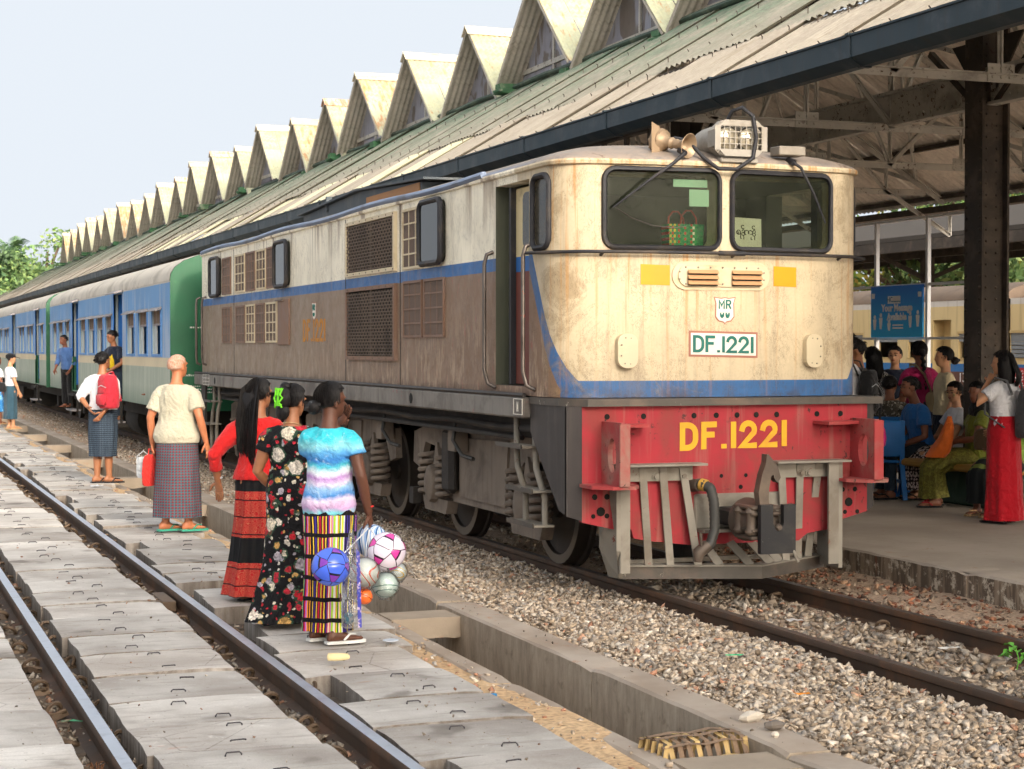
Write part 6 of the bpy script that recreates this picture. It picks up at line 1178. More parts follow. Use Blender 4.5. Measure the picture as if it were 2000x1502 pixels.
def person(label, loc, heading, h=1.6, skin='skin_tan', vox=.011, L=None, Rr=None, head=(0, 0), sit=None, lean=(0, 0), fat=1., shirt=None, skirt=None, pants=None, hair=None, feet=None, sandal=None, face=False, group='people at the station', curlL=.35, curlR=.35, pnL=(1, .2, 0), pnR=(-1, .2, 0), knees=None, name='person', wr=.25):
    t = thing(name, label, 'person', loc, -R(heading), group); S = h/1.6; t.scale = (S, S, S)
    dz = 0 if sit is None else sit/S + .09 - .84
    def tb(z, x=0, y=0):          # lean: forward / right shift growing with height above the pelvis
        k = max(0, z - .86); return V3(x + lean[1]*k, y + lean[0]*k, z + dz)
    A = {}
    for s, spec in ((-1, L), (1, Rr)):
        sh_ = tb(1.255, s*.15*fat**.5, -.005); 
        if spec is None: spec = ((s*.2, -.03, 1.03), (s*.21, .04, .80))
        el, wr_ = (V3(*spec[0]) + V3(0, 0, dz), V3(*spec[1]) + V3(0, 0, dz)); A[s] = (sh_, el, wr_)
    b = MB(); ell = lambda c, hw, hd, n=16: [c + V3(hw*math.cos(a), hd*math.sin(a), 0) for a in np.linspace(0, 2*PI, n, endpoint=False)]
    b.rings([ell(tb(z, 0, oy), hw*fat, hd*fat) for z, hw, hd, oy in TOR])
    hc = tb(1.49) + V3(math.sin(R(head[0]))*.012, .02, 0); nb = tb(1.31, 0, -.01); b.tube([nb, nb.lerp(hc, .5) + V3(0, -.005, 0), hc + V3(0, -.01, -.03)], [.058, .049, .052], 12)
    HM = Matrix.Translation(hc) @ Matrix.Rotation(-R(head[0]), 4, 'Z') @ Matrix.Rotation(R(head[1]), 4, 'X')
    k0 = len(b.v); b.ell((0, -.008, .028), (.073, .092, .082), 16, 12); b.ell((0, .018, -.03), (.056, .07, .075), 14, 10); b.ell((0, .05, -.075), (.03, .03, .025), 10, 8); b.ell((0, .093, -.018), (.012, .018, .014), 8, 6); b.ell((0, .083, .0), (.009, .012, .03), 8, 6); b.ell((0, .066, -.052), (.024, .022, .016), 8, 6)
    for s in (-1, 1): b.ell((s*.073, -.008, -.008), (.012, .02, .034), 8, 6); b.ell((s*.032, .076, .024), (.022, .012, .008), 8, 5)
    b.v[k0:] = [tuple(HM @ Vector(q)) for q in b.v[k0:]]
    for s in (-1, 1): sh_, el, wr_ = A[s]; b.tube([sh_ + V3(-s*.09, 0, .035), sh_ + V3(-s*.02, 0, .008), sh_.lerp(el, .12), sh_.lerp(el, .5), el, el.lerp(wr_, .35), wr_], [.04, .048, .05*fat, .044*fat, .036, .037, .025], 12)
    ft = feet or ((-.09, 0, 0), (.09, .02, 0)); fl = []
    for i, s in enumerate((-1, 1)):
        fx, fyy, fa = ft[i]; an = V3(fx, fyy, .075); hip = tb(.83, s*.085)
        kn = V3(*knees[i]) if knees else (V3(fx*.9, fyy*.6 + .025, .45) if sit is None else V3(s*.1, .42, sit/S + .06))
        b.tube([hip, hip.lerp(kn, .5), kn, kn.lerp(an, .4) + V3(0, -.015, 0), an], [.085, .075, .054, .053, .035], 12)
        fm = Matrix.Translation((fx, fyy, 0)) @ Matrix.Rotation(-R(fa), 4, 'Z'); fl.append(fm)
        rings = [[fm @ Vector((hw*math.cos(a), y, zc + hz*math.sin(a))) for a in np.linspace(0, 2*PI, 10, endpoint=False)] for y, hw, zc, hz in ((-.065, .018, .04, .025), (-.04, .03, .05, .04), (0, .032, .055, .045), (.05, .034, .042, .03), (.1, .04, .032, .018), (.14, .038, .028, .013), (.17, .024, .026, .009))]; b.rings(rings)
    fg = []
    for s, cu, pn in ((-1, curlL, pnL), (1, curlR, pnR)): sh_, el, wr_ = A[s]; fg.append(hand_mb(b, wr_, (wr_-el).normalized(), Vector(pn), 1 if s < 0 else -1, cu))
    co, fs = remesh(b, vox); m_ = MB(); m_.v = [tuple(q) for q in co]; m_.f = fs; m_.mi = [0]*len(fs)
    for q in fg: m_.add(q.v, q.f)
    m_.build('body', skin, t, 180)
    if face:
        for s in (-1, 1): e_ = MB(); e_.ell((s*.03, .078, .006), (.014, .006, .006), 8, 5); e_.xf(HM).build('eye', 'eye_dark', t, 60); e_ = MB(); e_.tube([(s*.012, .087, .03), (s*.03, .087, .036), (s*.05, .074, .03)], .004, 5); e_.xf(HM).build('eyebrow', 'hair_black', t)
        e_ = MB(); e_.ell((0, .085, -.05), (.022, .008, .008), 10, 6); e_.xf(HM).build('lips', 'lip', t, 60)
    # clothes
    def wrinkle(co, amp, seed):
        out = []
        for x, y, z in co:
            n_ = mnoise.noise((x*9+seed, y*9, z*5)) + .6*mnoise.noise((x*22, y*22+seed, z*12)); l_ = math.hypot(x, y) + 1e-6; out.append((x + x/l_*amp*n_, y + y/l_*amp*n_, z + amp*.3*n_))
        return out
    if shirt:
        mt, hem, slv, inf = shirt[:4]; loose = shirt[4] if len(shirt) > 4 else 0.
        b = MB(); zs = [q for q in TOR if q[0] > hem + .03]; i0 = np.interp(hem, [q[0] for q in TOR], [q[1] for q in TOR]); d0 = np.interp(hem, [q[0] for q in TOR], [q[2] for q in TOR])
        prof = [(hem, i0 + loose, d0 + loose, 0)] + [(z, hw + loose*max(0, min(1, (1.2-z)/.3)), hd + loose*max(0, min(1, (1.2-z)/.3)), oy) for z, hw, hd, oy in zs]
        b.rings([ell(tb(z, 0, oy), hw*fat + inf, hd*fat + inf, 20) for z, hw, hd, oy in prof[:-1]] + [ell(tb(1.328, 0, -.008), .064*fat + inf*.5, .058*fat + inf*.5, 20)])
        for s in (-1, 1):
            sh_, el, wr_ = A[s]; sl = slv if not isinstance(slv, tuple) else slv[0 if s < 0 else 1]; r_ = inf + .004
            pts = [sh_ + V3(-s*.09, 0, .035), sh_ + V3(-s*.02, 0, .008), sh_.lerp(el, .12)]; rd = [.036 + r_*.8, .044 + r_*.9, .048*fat + r_]
            if sl <= 1: pts += [sh_.lerp(el, sl*.5), sh_.lerp(el, sl)]; rd += [.046*fat + r_*1.15, .044*fat + r_*1.5]
            else: pts += [sh_.lerp(el, .5), el, el.lerp(wr_, sl-1)]; rd += [.047*fat + r_, .038 + r_, .033 + r_]
            b.tube(pts, rd, 12)
        co, fs = remesh(b, max(vox, .011), 3); o = MB(); o.v = wrinkle(co, .010 if vox < .01 else .007, sum(map(ord, label)) % 50); o.f = fs; o.mi = [0]*len(fs); o.build('shirt', mt, t, 180)
    if skirt:
        mt, prof = skirt[:2]; fold = skirt[2] if len(skirt) > 2 else .012; N = 56; vv = []; uv = []; sd_ = sum(map(ord, label)) % 31; rows = []
        P_ = []
        for i in range(len(prof)-1):
            for k in range(5 if sit is None else 6): f_ = k/(5 if sit is None else 6); P_.append([prof[i][j] + (prof[i+1][j]-prof[i][j])*f_ for j in range(5)])
        P_.append(list(prof[-1])); acc = 0
        for i, (z, hw, hd, cx, cy) in enumerate(P_):
            a_ = P_[max(0, i-1)]; c_ = P_[min(len(P_)-1, i+1)]; ty, tz = c_[4]-a_[4], c_[0]-a_[0]; l_ = math.hypot(ty, tz) or 1
            if sit is None: ax2 = V3(0, 1, 0)
            else: ax2 = V3(0, -tz/l_, ty/l_)
            if i: acc += math.hypot(P_[i][4]-P_[i-1][4], P_[i][0]-P_[i-1][0])
            t_ = i/(len(P_)-1)
            for j in range(N+1):
                an = 2*PI*j/N + PI/2; f_ = fold*t_*(math.sin(an*7 + sd_ + t_*1.5) + .6*math.sin(an*13 + sd_*2 - t_*2)) + .006*mnoise.noise((math.cos(an)*3+sd_, math.sin(an)*3, z*7))
                vv.append(V3(cx, cy, z) + V3(1, 0, 0)*(hw+f_)*math.cos(an) + ax2*(hd+f_)*math.sin(an)); uv.append((j/N, prof[0][0] - acc if sit is None else 1-acc, 0))
        n1 = N+1; me = bpy.data.meshes.new('skirt'); fs = [(i*n1+j, i*n1+j+1, (i+1)*n1+j+1, (i+1)*n1+j) for i in range(len(P_)-1) for j in range(N)]; me.from_pydata([tuple(q) for q in vv], [], fs); at = me.attributes.new('uvw', 'FLOAT_VECTOR', 'POINT'); at.data.foreach_set('vector', np.array(uv, np.float32).ravel()); me.polygons.foreach_set('use_smooth', [True]*len(fs)); me.materials.append(MATS[mt]); obj('skirt', me, t)
    if pants:
        b = MB()
        for i, s in enumerate((-1, 1)):
            fx, fyy, fa = ft[i]; hip = tb(.86, s*.08); kn = V3(*knees[i]) if knees else (V3(fx*.9, fyy*.6+.02, .45) if sit is None else V3(s*.1, .42, sit/S+.06)); b.tube([hip, kn, V3(fx, fyy, .09)], [.105, .075, .062], 12)
        b.rings([ell(tb(z, 0, oy), hw*fat+.015, hd*fat+.015) for z, hw, hd, oy in TOR[:4]]); co, fs = remesh(b, .014, 3); o = MB(); o.v = wrinkle(co, .004, 3); o.f = fs; o.mi = [0]*len(fs); o.build('trousers', pants, t, 180)
    if sandal:
        for fm in fl:
            out = [(-.03, -.075), (.03, -.075), (.035, 0), (.045, .09), (.04, .15), (.02, .185), (-.02, .185), (-.04, .15), (-.045, .09), (-.035, 0)]; o = MB(); o.prism([(x, y, .001) for x, y in out], (0, 0, .018)); s_ = o.xf(fm).build('sandal', sandal if isinstance(sandal, str) else sandal[0], t)
            o = MB(); o.tube([(-.042, .03, .025), (-.036, .07, .055), (-.005, .125, .05), (.036, .07, .06), (.042, .03, .025)], .007, 6); o.xf(fm).build('strap', sandal if isinstance(sandal, str) else sandal[1], s_, 60)
    # hair
    if hair:
        kind, hm = hair[:2]; b = MB(); b.ell((0, 0, 0), (1, 1, 1), 26, 18); nv = []
        for q in b.v:
            d = Vector(q).normalized(); face_ = d.y > .28 and d.z < .52 - max(0, abs(d.x)-.5)*.3; low = d.z < (-.42 if kind in ('short', 'cap', 'bald') else -.6); ear = abs(d.x) > .7 and d.y > -.15 and d.z < .05
            k = .82 if (face_ or low or ear) else 1.; k *= 1 + .02*mnoise.noise(d*5)
            if kind == 'bald': k *= .965 if d.z < .55 else .93
            nv.append((d.x*.085*k, (d.y*.105 - .01)*k, d.z*.1*k + .022))
        b.v = nv
        if kind == 'long':
            ln = hair[2]; pts = [(0, -.07, .06), (0, -.095, 0), (.0, -.115, -.12), (.0, -.13, -.25), (.0, -.13, -ln*.75), (0, -.12, -ln)]; k0 = len(b.v)
            rings = [[V3(c[0] + hw*math.cos(a)*(1+.03*math.sin(a*9)), c[1] + hd*math.sin(a), c[2]) for a in np.linspace(0, 2*PI, 24, endpoint=False)] for c, hw, hd in zip(pts, (.06, .082, .088, .088, .075, .03), (.03, .035, .035, .03, .025, .01))]; b.rings(rings)
        if kind == 'bob':
            rings = [[V3(.0 + hw*math.cos(a)*(1+.04*math.sin(a*7)), oy + hd*math.sin(a), z) for a in np.linspace(0, 2*PI, 28, endpoint=False)] for z, hw, hd, oy in ((.06, .082, .08, -.02), (0, .09, .085, -.03), (-.07, .098, .08, -.04), (-.14, .1, .075, -.045), (-.19, .085, .06, -.05), (-.2, .04, .03, -.05))]; b.rings(rings)
        if kind == 'bun': b.ell((0, -.125, -.035), (.048, .045, .045), 14, 10); b.tube([(.04, -.1, -.02), (0, -.17, -.03), (-.04, -.1, -.05)], .018, 8)
        if kind == 'clip': b.ell((0, -.1, .02), (.06, .045, .085), 14, 10); b.ell((.0, -.1, -.07), (.055, .035, .06), 12, 8); b.ell((0, -.085, .1), (.04, .03, .03), 10, 8)
        if kind in ('pony', 'braid'):
            ln = hair[2]; b.ell((0, -.105, .0), (.04, .04, .04), 10, 8); n_ = int(ln/.035) if kind == 'braid' else 0
            if n_:
                for i in range(n_): b.ell(((-1)**i*.008 + .03*i/n_, -.12 - .01*math.sin(i*.6), -.03 - i*.035), (.027*(1-.4*i/n_), .022, .026), 8, 6)
            else: b.tube([(0, -.12, 0), (.01, -.15, -.06), (.02, -.145, -.16), (.02, -.13, -ln)], [.03, .038, .036, .008], 10)
        rs = np.random.default_rng(abs(sum(map(ord, label))) % 999); ns = 0 if kind == 'bald' else (260 if vox < .0125 else 120)
        for i in range(ns):
            ph = rs.uniform(0, 2*PI); th0 = rs.uniform(.05, .9); th1 = rs.uniform(1.5, 2.05); pts = []
            if kind in ('short', 'cap'):
                th = math.acos(rs.uniform(-.3, 1)); d = V3(math.sin(th)*math.cos(ph), math.sin(th)*math.sin(ph), math.cos(th))
                if d.y > .25 and d.z < .5: continue
                c = V3(d.x*.083, d.y*.103-.01, d.z*.098+.022); pts = [c, c + d*.008 + V3(0, -.006, -.004), c + d*.012 + V3(rs.uniform(-.01, .01), -.014, -.012)]
            else:
                for q in range(7):
                    th = th0 + (th1-th0)*q/6; d = V3(math.sin(th)*math.cos(ph), math.sin(th)*math.sin(ph), math.cos(th))
                    if d.y > .25 and d.z < .5: break
                    k = 1.01 + .03*rs.random(); pts.append(V3(d.x*.086*k, (d.y*.106-.01)*k, d.z*.101*k+.022))
            if len(pts) > 2: b.tube(pts, .0026, 3, caps=False)
        if kind in ('long', 'bob'):
            for i in range(300):
                x0 = rs.uniform(-.09, .09); ln = (hair[2] if kind == 'long' else .2) * rs.uniform(.85, 1.08); o_ = rs.uniform(-.012, .02); n_ = rs.uniform(-.012, .012)
                b.tube([(x0*.35, -.03, .12), (x0*.95, -.095-o_*.5, .05), (x0*1.05, -.13-o_, -.1*min(1, ln*3)), (x0*1.02+n_, -.15-o_, -ln*.5), (x0*.85+n_*2, -.148-o_, -ln*.8), (x0*.55+n_*3, -.13-o_, -ln)], [.003, .003, .003, .003, .0028, .001], 3, caps=False)
        ho = b.xf(HM).build('hair', hm, t, 60)
        if kind == 'clip':
            o = MB(); o.box(-.028, .028, -.155, -.145, .07, .085); o.box(-.022, .03, -.158, -.145, -.035, -.02); o.box(-.006, .006, -.16, -.147, -.03, .08)
            for s in (-1, 1): o.tube([(s*.03, -.145, .085), (s*.018, -.158, .04), (s*.036, -.15, .02), (s*.016, -.16, -.01), (s*.03, -.145, -.045)], .007, 6)
            o.xf(HM).build('hair_clip', 'green_clip', ho)
        if kind == 'bun': o = MB(); o.tube([(.032*math.cos(a), -.145, -.035 + .032*math.sin(a)) for a in np.linspace(0, 2*PI, 18, endpoint=False)], .008, 6, closed=True); o.xf(HM).build('scrunchie', 'grey_cloth', ho, 60)
    t['S'] = S; return t, A, HM
def part(t, b, name, m_, sm=60, parent=None): return b.build(name, m_, parent or t, sm)
def at(px, D, z=0.): k = (px-1000)/3500; a = R(20.229); return (D*(math.sin(a) + k*math.cos(a)), D*(math.cos(a) - k*math.sin(a)), z)
def wpt(t, p):
    a = t.rotation_euler.z; S = t['S']; x, y = p[0]*S, p[1]*S; return Vector((t.location.x + x*math.cos(a) - y*math.sin(a), t.location.y + x*math.sin(a) + y*math.cos(a), t.location.z + p[2]*S))
ZS = -.015
GW = 'women watching the locomotive from the slabs'; GM = 'men waiting beside the tracks'; GP = 'passengers on the platform'
STD = lambda w0=.135, d0=.105, hem=.1, hw=.17, hd=.13, z0=.98: [(z0, w0, d0, 0, 0), (.86, .168, .125, 0, -.005), (.6, (.168+hw)/2, (.125+hd)/2, 0, 0), (.35, hw, hd, 0, 0), (hem, hw, hd, 0, 0)]
# three women
w1, A1, _ = person('woman in red top and black paisley skirt with very long loose hair', (2.53, 11.73, ZS), 28, 1.47, 'skin_tan', .008, L=((-.30, -.10, 1.06), (-.30, -.01, .86)), Rr=((.2, .05, 1.05), (.1, .2, 1.1)), head=(30, 2), shirt=('red_knit', .88, 1.55, .014, .02), skirt=('paisley_skirt', [(.96, .13, .10, 0, 0), (.87, .165, .122, 0, 0), (.6, .17, .14, 0, 0), (.3, .18, .16, -.02, 0), (.045, .205, .19, -.04, 0)], .02), hair=('long', 'hair_black', .50), feet=((-.09, 0, 20), (.08, .02, 30)), sandal='black_rubber', curlL=.15, pnL=(-.3, -1, .3), group=GW)
part(w1, MB().tube([Vector(A1[-1][2]) + Vector((.03*math.cos(a), .012, 0)).cross(Vector((0, 0, 0))) + Vector((.03*math.cos(a), .03*math.sin(a), .03)) for a in np.linspace(0, 2*PI, 14, endpoint=False)], .007, 6, closed=True), 'watch', 'silver')
w2, A2, _ = person('woman in long black floral dress with a green claw clip in her hair', (2.515, 10.71, ZS), 30, 1.45, 'skin_tan', .008, L=((-.235, -.02, 1.02), (-.14, .13, .87)), Rr=((.2, .06, 1.04), (.08, .2, 1.0)), head=(25, -4), fat=1.06, shirt=('floral_black', .9, .42, .014, .0), skirt=('floral_black', [(1.04, .15, .115, 0, 0), (.9, .175, .135, 0, -.01), (.7, .175, .135, 0, 0), (.4, .175, .145, -.02, -.02), (.15, .2, .175, -.06, -.05), (.03, .215, .2, -.08, -.08)], .014), hair=('clip', 'hair_black'), feet=((-.11, -.09, 25), (.07, .0, 50)), knees=((-.09, -.01, .45), (.07, .02, .45)), sandal='black_rubber', group=GW)
part(w2, MB().tube([(.07*math.cos(a), .062*math.sin(a)-.01, 1.335 - .02*math.sin(a)) for a in np.linspace(0, 2*PI, 20, endpoint=False)], .003, 5, closed=True), 'necklace', 'tan_leather')
w3, A3, _ = person('woman in turquoise tie-dye top and striped skirt carrying a bunch of balls', (2.555, 9.95, ZS), 32, 1.475, 'skin_dark', .008, L=((-.15, .16, 1.08), (.015, .15, 1.335)), Rr=((.21, -.02, 1.03), (.235, .06, .80)), head=(42, 0), fat=.95, shirt=('tie_dye', .79, .42, .014, .014), skirt=('stripe_skirt', [(.92, .132, .1, 0, 0), (.84, .164, .122, 0, 0), (.78, .168, .128, 0, 0), (.6, .16, .127, 0, 0), (.35, .155, .125, -.01, 0), (.075, .16, .13, -.015, 0)], .011), hair=('bun', 'hair_black'), feet=((-.08, .03, 45), (.07, -.07, 50)), sandal=('white_rubber', 'white_rubber'), curlR=.6, pnR=(-1, 0, 0), curlL=.3, pnL=(-.5, -.8, 0), group=GW)
part(w3, MB().tube([Vector(A3[1][2]) + Vector((.028*math.cos(a), .028*math.sin(a), .035 + .006*math.cos(a))) for a in np.linspace(0, 2*PI, 14, endpoint=False)], .006, 6, closed=True), 'bracelet', 'red_plastic')
# men on the left
m1, B1, _ = person('bald old man in pale shirt and maroon checked longyi', (2.80, 16.5, ZS), 32, 1.62, 'skin_red', .009, L=((-.24, -.04, 1.03), (-.25, .03, .79)), Rr=((.245, -.07, 1.04), (.28, .0, .81)), head=(25, 6), fat=1.12, shirt=('old_shirt', .80, .72, .014, .025), skirt=('maroon_check', [(.97, .16, .12, 0, 0), (.86, .185, .14, 0, 0), (.6, .2, .16, 0, 0), (.35, .215, .18, 0, 0), (.13, .225, .19, 0, 0)], .006), hair=('bald', 'hair_grey'), feet=((-.1, -.03, 40), (.11, .0, 45)), sandal='green_rubber', group=GM)
m2, B2, _ = person('black haired man in white shirt and short dark longyi with a red rucksack', (2.93, 22.7, ZS), 38, 1.63, 'skin_tan', .011, L=((-.24, -.12, 1.06), (-.1, -.17, .93)), Rr=((.23, -.1, 1.05), (.12, -.19, .87)), head=(15, 4), fat=1.08, shirt=('white_cloth', .90, 1.25, .018, .01), skirt=('blue_check', [(.99, .15, .115, 0, 0), (.86, .18, .14, 0, 0), (.6, .185, .15, 0, 0), (.33, .165, .14, 0, 0)], .014), hair=('short', 'hair_black'), feet=((-.07, -.02, 40), (.07, .03, 48)), sandal='black_rubber', group=GM)
m3, B3, _ = person('man in black cap, white shirt and teal longyi at the left', (3.10, 38.6, ZS), 72, 1.56, 'skin_light', .013, L=((-.2, .03, 1.04), (-.15, .15, .85)), Rr=((.22, .0, 1.03), (.22, .1, .8)), head=(20, -18), shirt=('white_cloth', .92, .7, .018), skirt=('teal_longyi', STD(hem=.22, hw=.17, hd=.13)), hair=('short', 'hair_black'), feet=((-.07, 0, 0), (.07, .03, 5)), sandal='tan_leather', group=GM)
part(m3, MB().ell((0, .0, 1.555), (.088, .105, .07), 16, 8), 'cap', 'black_cloth'); part(m3, MB().prism([(.06, .06, 1.545), (.09, .14, 1.52), (.05, .2, 1.51), (-.02, .18, 1.52), (-.05, .1, 1.54)], (0, 0, .01)), 'cap_peak', 'black_cloth')
m4, B4, _ = person('person in white top and light blue batik sarong at the left edge', (3.02, 41.2, ZS), 60, 1.5, 'skin_brown', .014, shirt=('white_cloth', .92, .7, .018), skirt=('batik_blue', STD(hem=.3, hw=.18, hd=.14)), hair=('short', 'hair_black'), sandal='tan_leather', group=GM)
# men in the coach doorways, sitting on the sill
d1, _, _ = person('man in navy and yellow shirt standing on the steps of the nearer coach doorway', (4.17, 30.42, .455), -125, 1.5, 'skin_tan', .013, L=((-.24, .1, 1.04), (-.08, .2, .92)), Rr=((.24, .1, 1.05), (.1, .22, .95)), head=(15, -14), lean=(.12, .05), shirt=('navy_cloth', .86, .75, .018), pants='dark_denim', hair=('short', 'hair_black'), feet=((-.08, 0, 0), (.08, .03, 0)), face=True, group='men leaning out of the coaches')
part(d1, MB().box(-.06, .06, .10, .16, .92, 1.2, b=.025), 'shirt_front', 'yellow_cloth')
d2, _, _ = person('man in blue shirt standing on the steps of the farther coach doorway', (4.16, 37.55, .455), -135, 1.48, 'skin_brown', .013, L=((-.24, .05, 1.02), (-.2, .18, .85)), Rr=((.24, .05, 1.03), (.2, .2, .85)), head=(10, 0), lean=(.1, .1), shirt=('denim_shirt', .84, 1.5, .018), pants='black_cloth', hair=('short', 'hair_black'), feet=((-.08, 0, 0), (.08, .02, 0)), face=True, group='men leaning out of the coaches')
i1, _, _ = person('passenger in pink top behind the second window of the nearest coach', (4.72, 27.75, .93), -80, 1.55, 'skin_brown', .014, sit=.30, shirt=('magenta_cloth', .84, .6, .016), pants='navy_cloth', hair=('pony', 'hair_black', .2), feet=((-.1, .4, 0), (.1, .4, 0)), face=True, group='passengers inside the nearest coach')
i2, _, _ = person('passenger in dark top resting an arm at the window nearest the coach end', (4.70, 26.5, .93), -85, 1.58, 'skin_brown', .014, L=((-.24, .15, 1.0), (-.1, .36, 1.0)), sit=.30, shirt=('black_cloth', .84, .6, .016), pants='navy_cloth', hair=('short', 'hair_black'), feet=((-.1, .4, 0), (.1, .4, 0)), face=True, group='passengers inside the nearest coach')
# platform people
ZP_ = .103
def pp(px, D): q = at(px, D); return (q[0], q[1], ZP_)
g1, C1, _ = person('girl in white blouse and long red skirt with a grey backpack', (9.66, 13.5, ZP_), -22, 1.53, 'skin_light', .010, L=((-.29, .1, 1.12), (-.1, .1, 1.32)), Rr=((.2, .02, 1.03), (.14, .16, .9)), head=(-25, 0), shirt=('white_cloth', .88, .55, .014), skirt=('red_skirt', [(1.0, .14, .112, 0, 0), (.86, .178, .142, 0, 0), (.6, .178, .145, 0, 0), (.3, .18, .155, 0, 0), (.03, .2, .175, 0, 0)], .012), hair=('bob', 'hair_black'), sandal='black_rubber', curlL=.8, group=GP)
part(g1, MB().tube([Vector(C1[-1][2]) + Vector((.03*math.cos(a), .03*math.sin(a), -.03)) for a in np.linspace(0, 2*PI, 12, endpoint=False)], .007, 6, closed=True), 'bracelet', 'orange_plastic')
SITP = lambda sit, hw=.18, hd=.1, hem=.14, kn=.42: [(sit+.17, .15, .115, 0, -.02), (sit+.08, .175, .12, 0, .03), (sit+.08, hw, hd, 0, .2), (sit+.07, hw, hd, 0, kn-.06), (sit-.02, hw*.95, hd*1.05, 0, kn+.05), (sit*.5, hw*.95, hd*1.15, 0, kn+.04), (hem, hw*1.05, hd*1.3, 0, kn+.03)]
s1, E1, _ = person('woman in black headscarf and olive lace dress sitting with an orange bag', (10.42, 14.98, ZP_), -72, 1.55, 'skin_brown', .010, L=((-.25, .1, 1.04), (-.04, .27, 1.0)), Rr=((.26, .06, 1.03), (.02, .28, .98)), head=(-35, -5), sit=.40, shirt=('olive_top', .80, .5, .016, .01), skirt=('olive_lace', SITP(.40, .19, .115, .1), .012), hair=('long', 'hair_black', .45), feet=((-.1, .47, 5), (.1, .40, 0)), sandal=('black_rubber', 'red_strap'), group=GP)
sc_b = MB(); sc_b.rings([[V3(hw*math.cos(a)*(1+.03*math.sin(5*a)), oy + hd*math.sin(a), z) for a in np.linspace(0, 2*PI, 24, endpoint=False)] for z, hw, hd, oy in ((1.06, .03, .03, -.06), (1.0, .095, .075, -.04), (.93, .105, .1, -.03), (.86, .1, .1, -.03), (.8, .13, .115, -.02), (.7, .19, .12, -.03), (.55, .17, .1, -.06), (.42, .15, .06, -.1))]); sc_b.v = [(x, y, z + .20) for x, y, z in sc_b.v]
part(s1, sc_b, 'headscarf', 'black_cloth')
s2, E2, _ = person('girl with pale face paste in white shirt and elephant print trousers sitting', (10.75, 15.85, ZP_), -78, 1.52, 'skin_light', .010, L=((-.23, .12, 1.0), (-.05, .33, .88)), Rr=((.23, .12, 1.0), (.05, .35, .88)), head=(-30, -6), sit=.40, shirt=('white_cloth', .84, .5, .014), skirt=('elephant_skirt', SITP(.40, .18, .11, .12), .012), hair=('pony', 'hair_black', .4), feet=((-.09, .46, 0), (.09, .43, 0)), sandal='black_rubber', face=True, group=GP)
M('thanaka', 'D8C08C', .9)
for s in (-1, 1): o = MB(); o.ell((s*.042, .062, -.018), (.02, .012, .022), 8, 6); o.xf(_).build('face_paste', 'thanaka', s2, 60)
s3, E3, _ = person('woman in lime green top looking at her phone behind the girl in red', (10.28, 14.25, ZP_), -110, 1.52, 'skin_brown', .012, L=((-.22, .12, 1.02), (-.06, .3, 1.0)), Rr=((.22, .12, 1.02), (.05, .3, 1.0)), head=(0, -25), sit=.40, shirt=('lime_cloth', .84, 1.3, .016), skirt=('band_skirt', SITP(.40, .18, .11, .16), .01), hair=('pony', 'hair_black', .3), feet=((-.09, .46, 0), (.09, .44, 0)), sandal='tan_leather', group=GP)
p1, F1, _ = person('young man in white shirt with black rucksack beside the locomotive nose', (8.98, 15.05, ZP_), -40, 1.70, 'skin_tan', .012, head=(-10, -22), shirt=('white_cloth', .86, .6, .018), pants='navy_cloth', hair=('short', 'hair_black'), feet=((-.09, 0, 0), (.09, .03, 0)), sandal='brown_bag', group=GP)
p1b, _, _ = person('dark haired youth half hidden behind the white shirted young man', pp(1676, 18.6), -60, 1.64, 'skin_tan', .014, head=(0, -15), shirt=('black_cloth', .86, .6, .018), pants='navy_cloth', hair=('short', 'hair_black'), group=GP)
p2, _, _ = person('woman with straight black hair in a black and white check blouse', pp(1704, 20.2), 20, 1.57, 'skin_light', .014, shirt=('gingham_top', .86, .6, .018), skirt=('navy_cloth', STD()), hair=('long', 'hair_black', .28), group=GP)
p3, _, _ = person('woman in navy top with crossed arms facing the camera', pp(1748, 21.2), 215, 1.58, 'skin_light', .013, L=((-.23, .03, 1.04), (-.02, .17, .95)), Rr=((.23, .03, 1.04), (.04, .17, .97)), head=(10, 0), shirt=('navy_cloth', .86, .7, .016), skirt=('navy_cloth', STD()), hair=('pony', 'hair_black', .2), face=True, group=GP)
p4, G4, _ = person('woman in magenta top with a long braid and a shoulder bag', pp(1796, 19.6), 10, 1.63, 'skin_brown', .013, head=(5, 0), shirt=('magenta_cloth', .86, .6, .016), skirt=('navy_cloth', STD()), hair=('braid', 'hair_black', .42), group=GP)
p5, _, _ = person('woman in cream top with hair in a low bun facing left', pp(1846, 19.2), -70, 1.57, 'skin_light', .014, shirt=('cream_cloth', .86, .6, .016), skirt=('navy_cloth', STD()), hair=('bun', 'hair_black'), group=GP)
p6, _, _ = person('short haired person in grey floral shirt sitting on a blue chair', pp(1738, 19.6), 40, 1.58, 'skin_brown', .013, L=((-.24, .08, 1.02), (-.12, .28, .92)), Rr=((.24, .08, 1.02), (.12, .28, .92)), head=(15, 0), sit=.42, shirt=('floral_grey', .82, .6, .02), pants='navy_cloth', hair=('short', 'hair_black'), feet=((-.1, .44, 0), (.1, .44, 0)), sandal='black_rubber', group=GP)
p7, _, _ = person('bearded man in bright blue shirt sitting and facing left', pp(1806, 18.7), -85, 1.62, 'skin_brown', .012, L=((-.24, .12, 1.0), (-.1, .33, .9)), Rr=((.25, .1, 1.02), (.1, .3, .92)), head=(-5, 0), sit=.40, lean=(.25, 0), shirt=('blue_cloth', .82, .6, .02), pants='dark_denim', hair=('short', 'hair_black'), feet=((-.1, .44, 0), (.1, .44, 0)), sandal='black_rubber', face=True, group=GP)
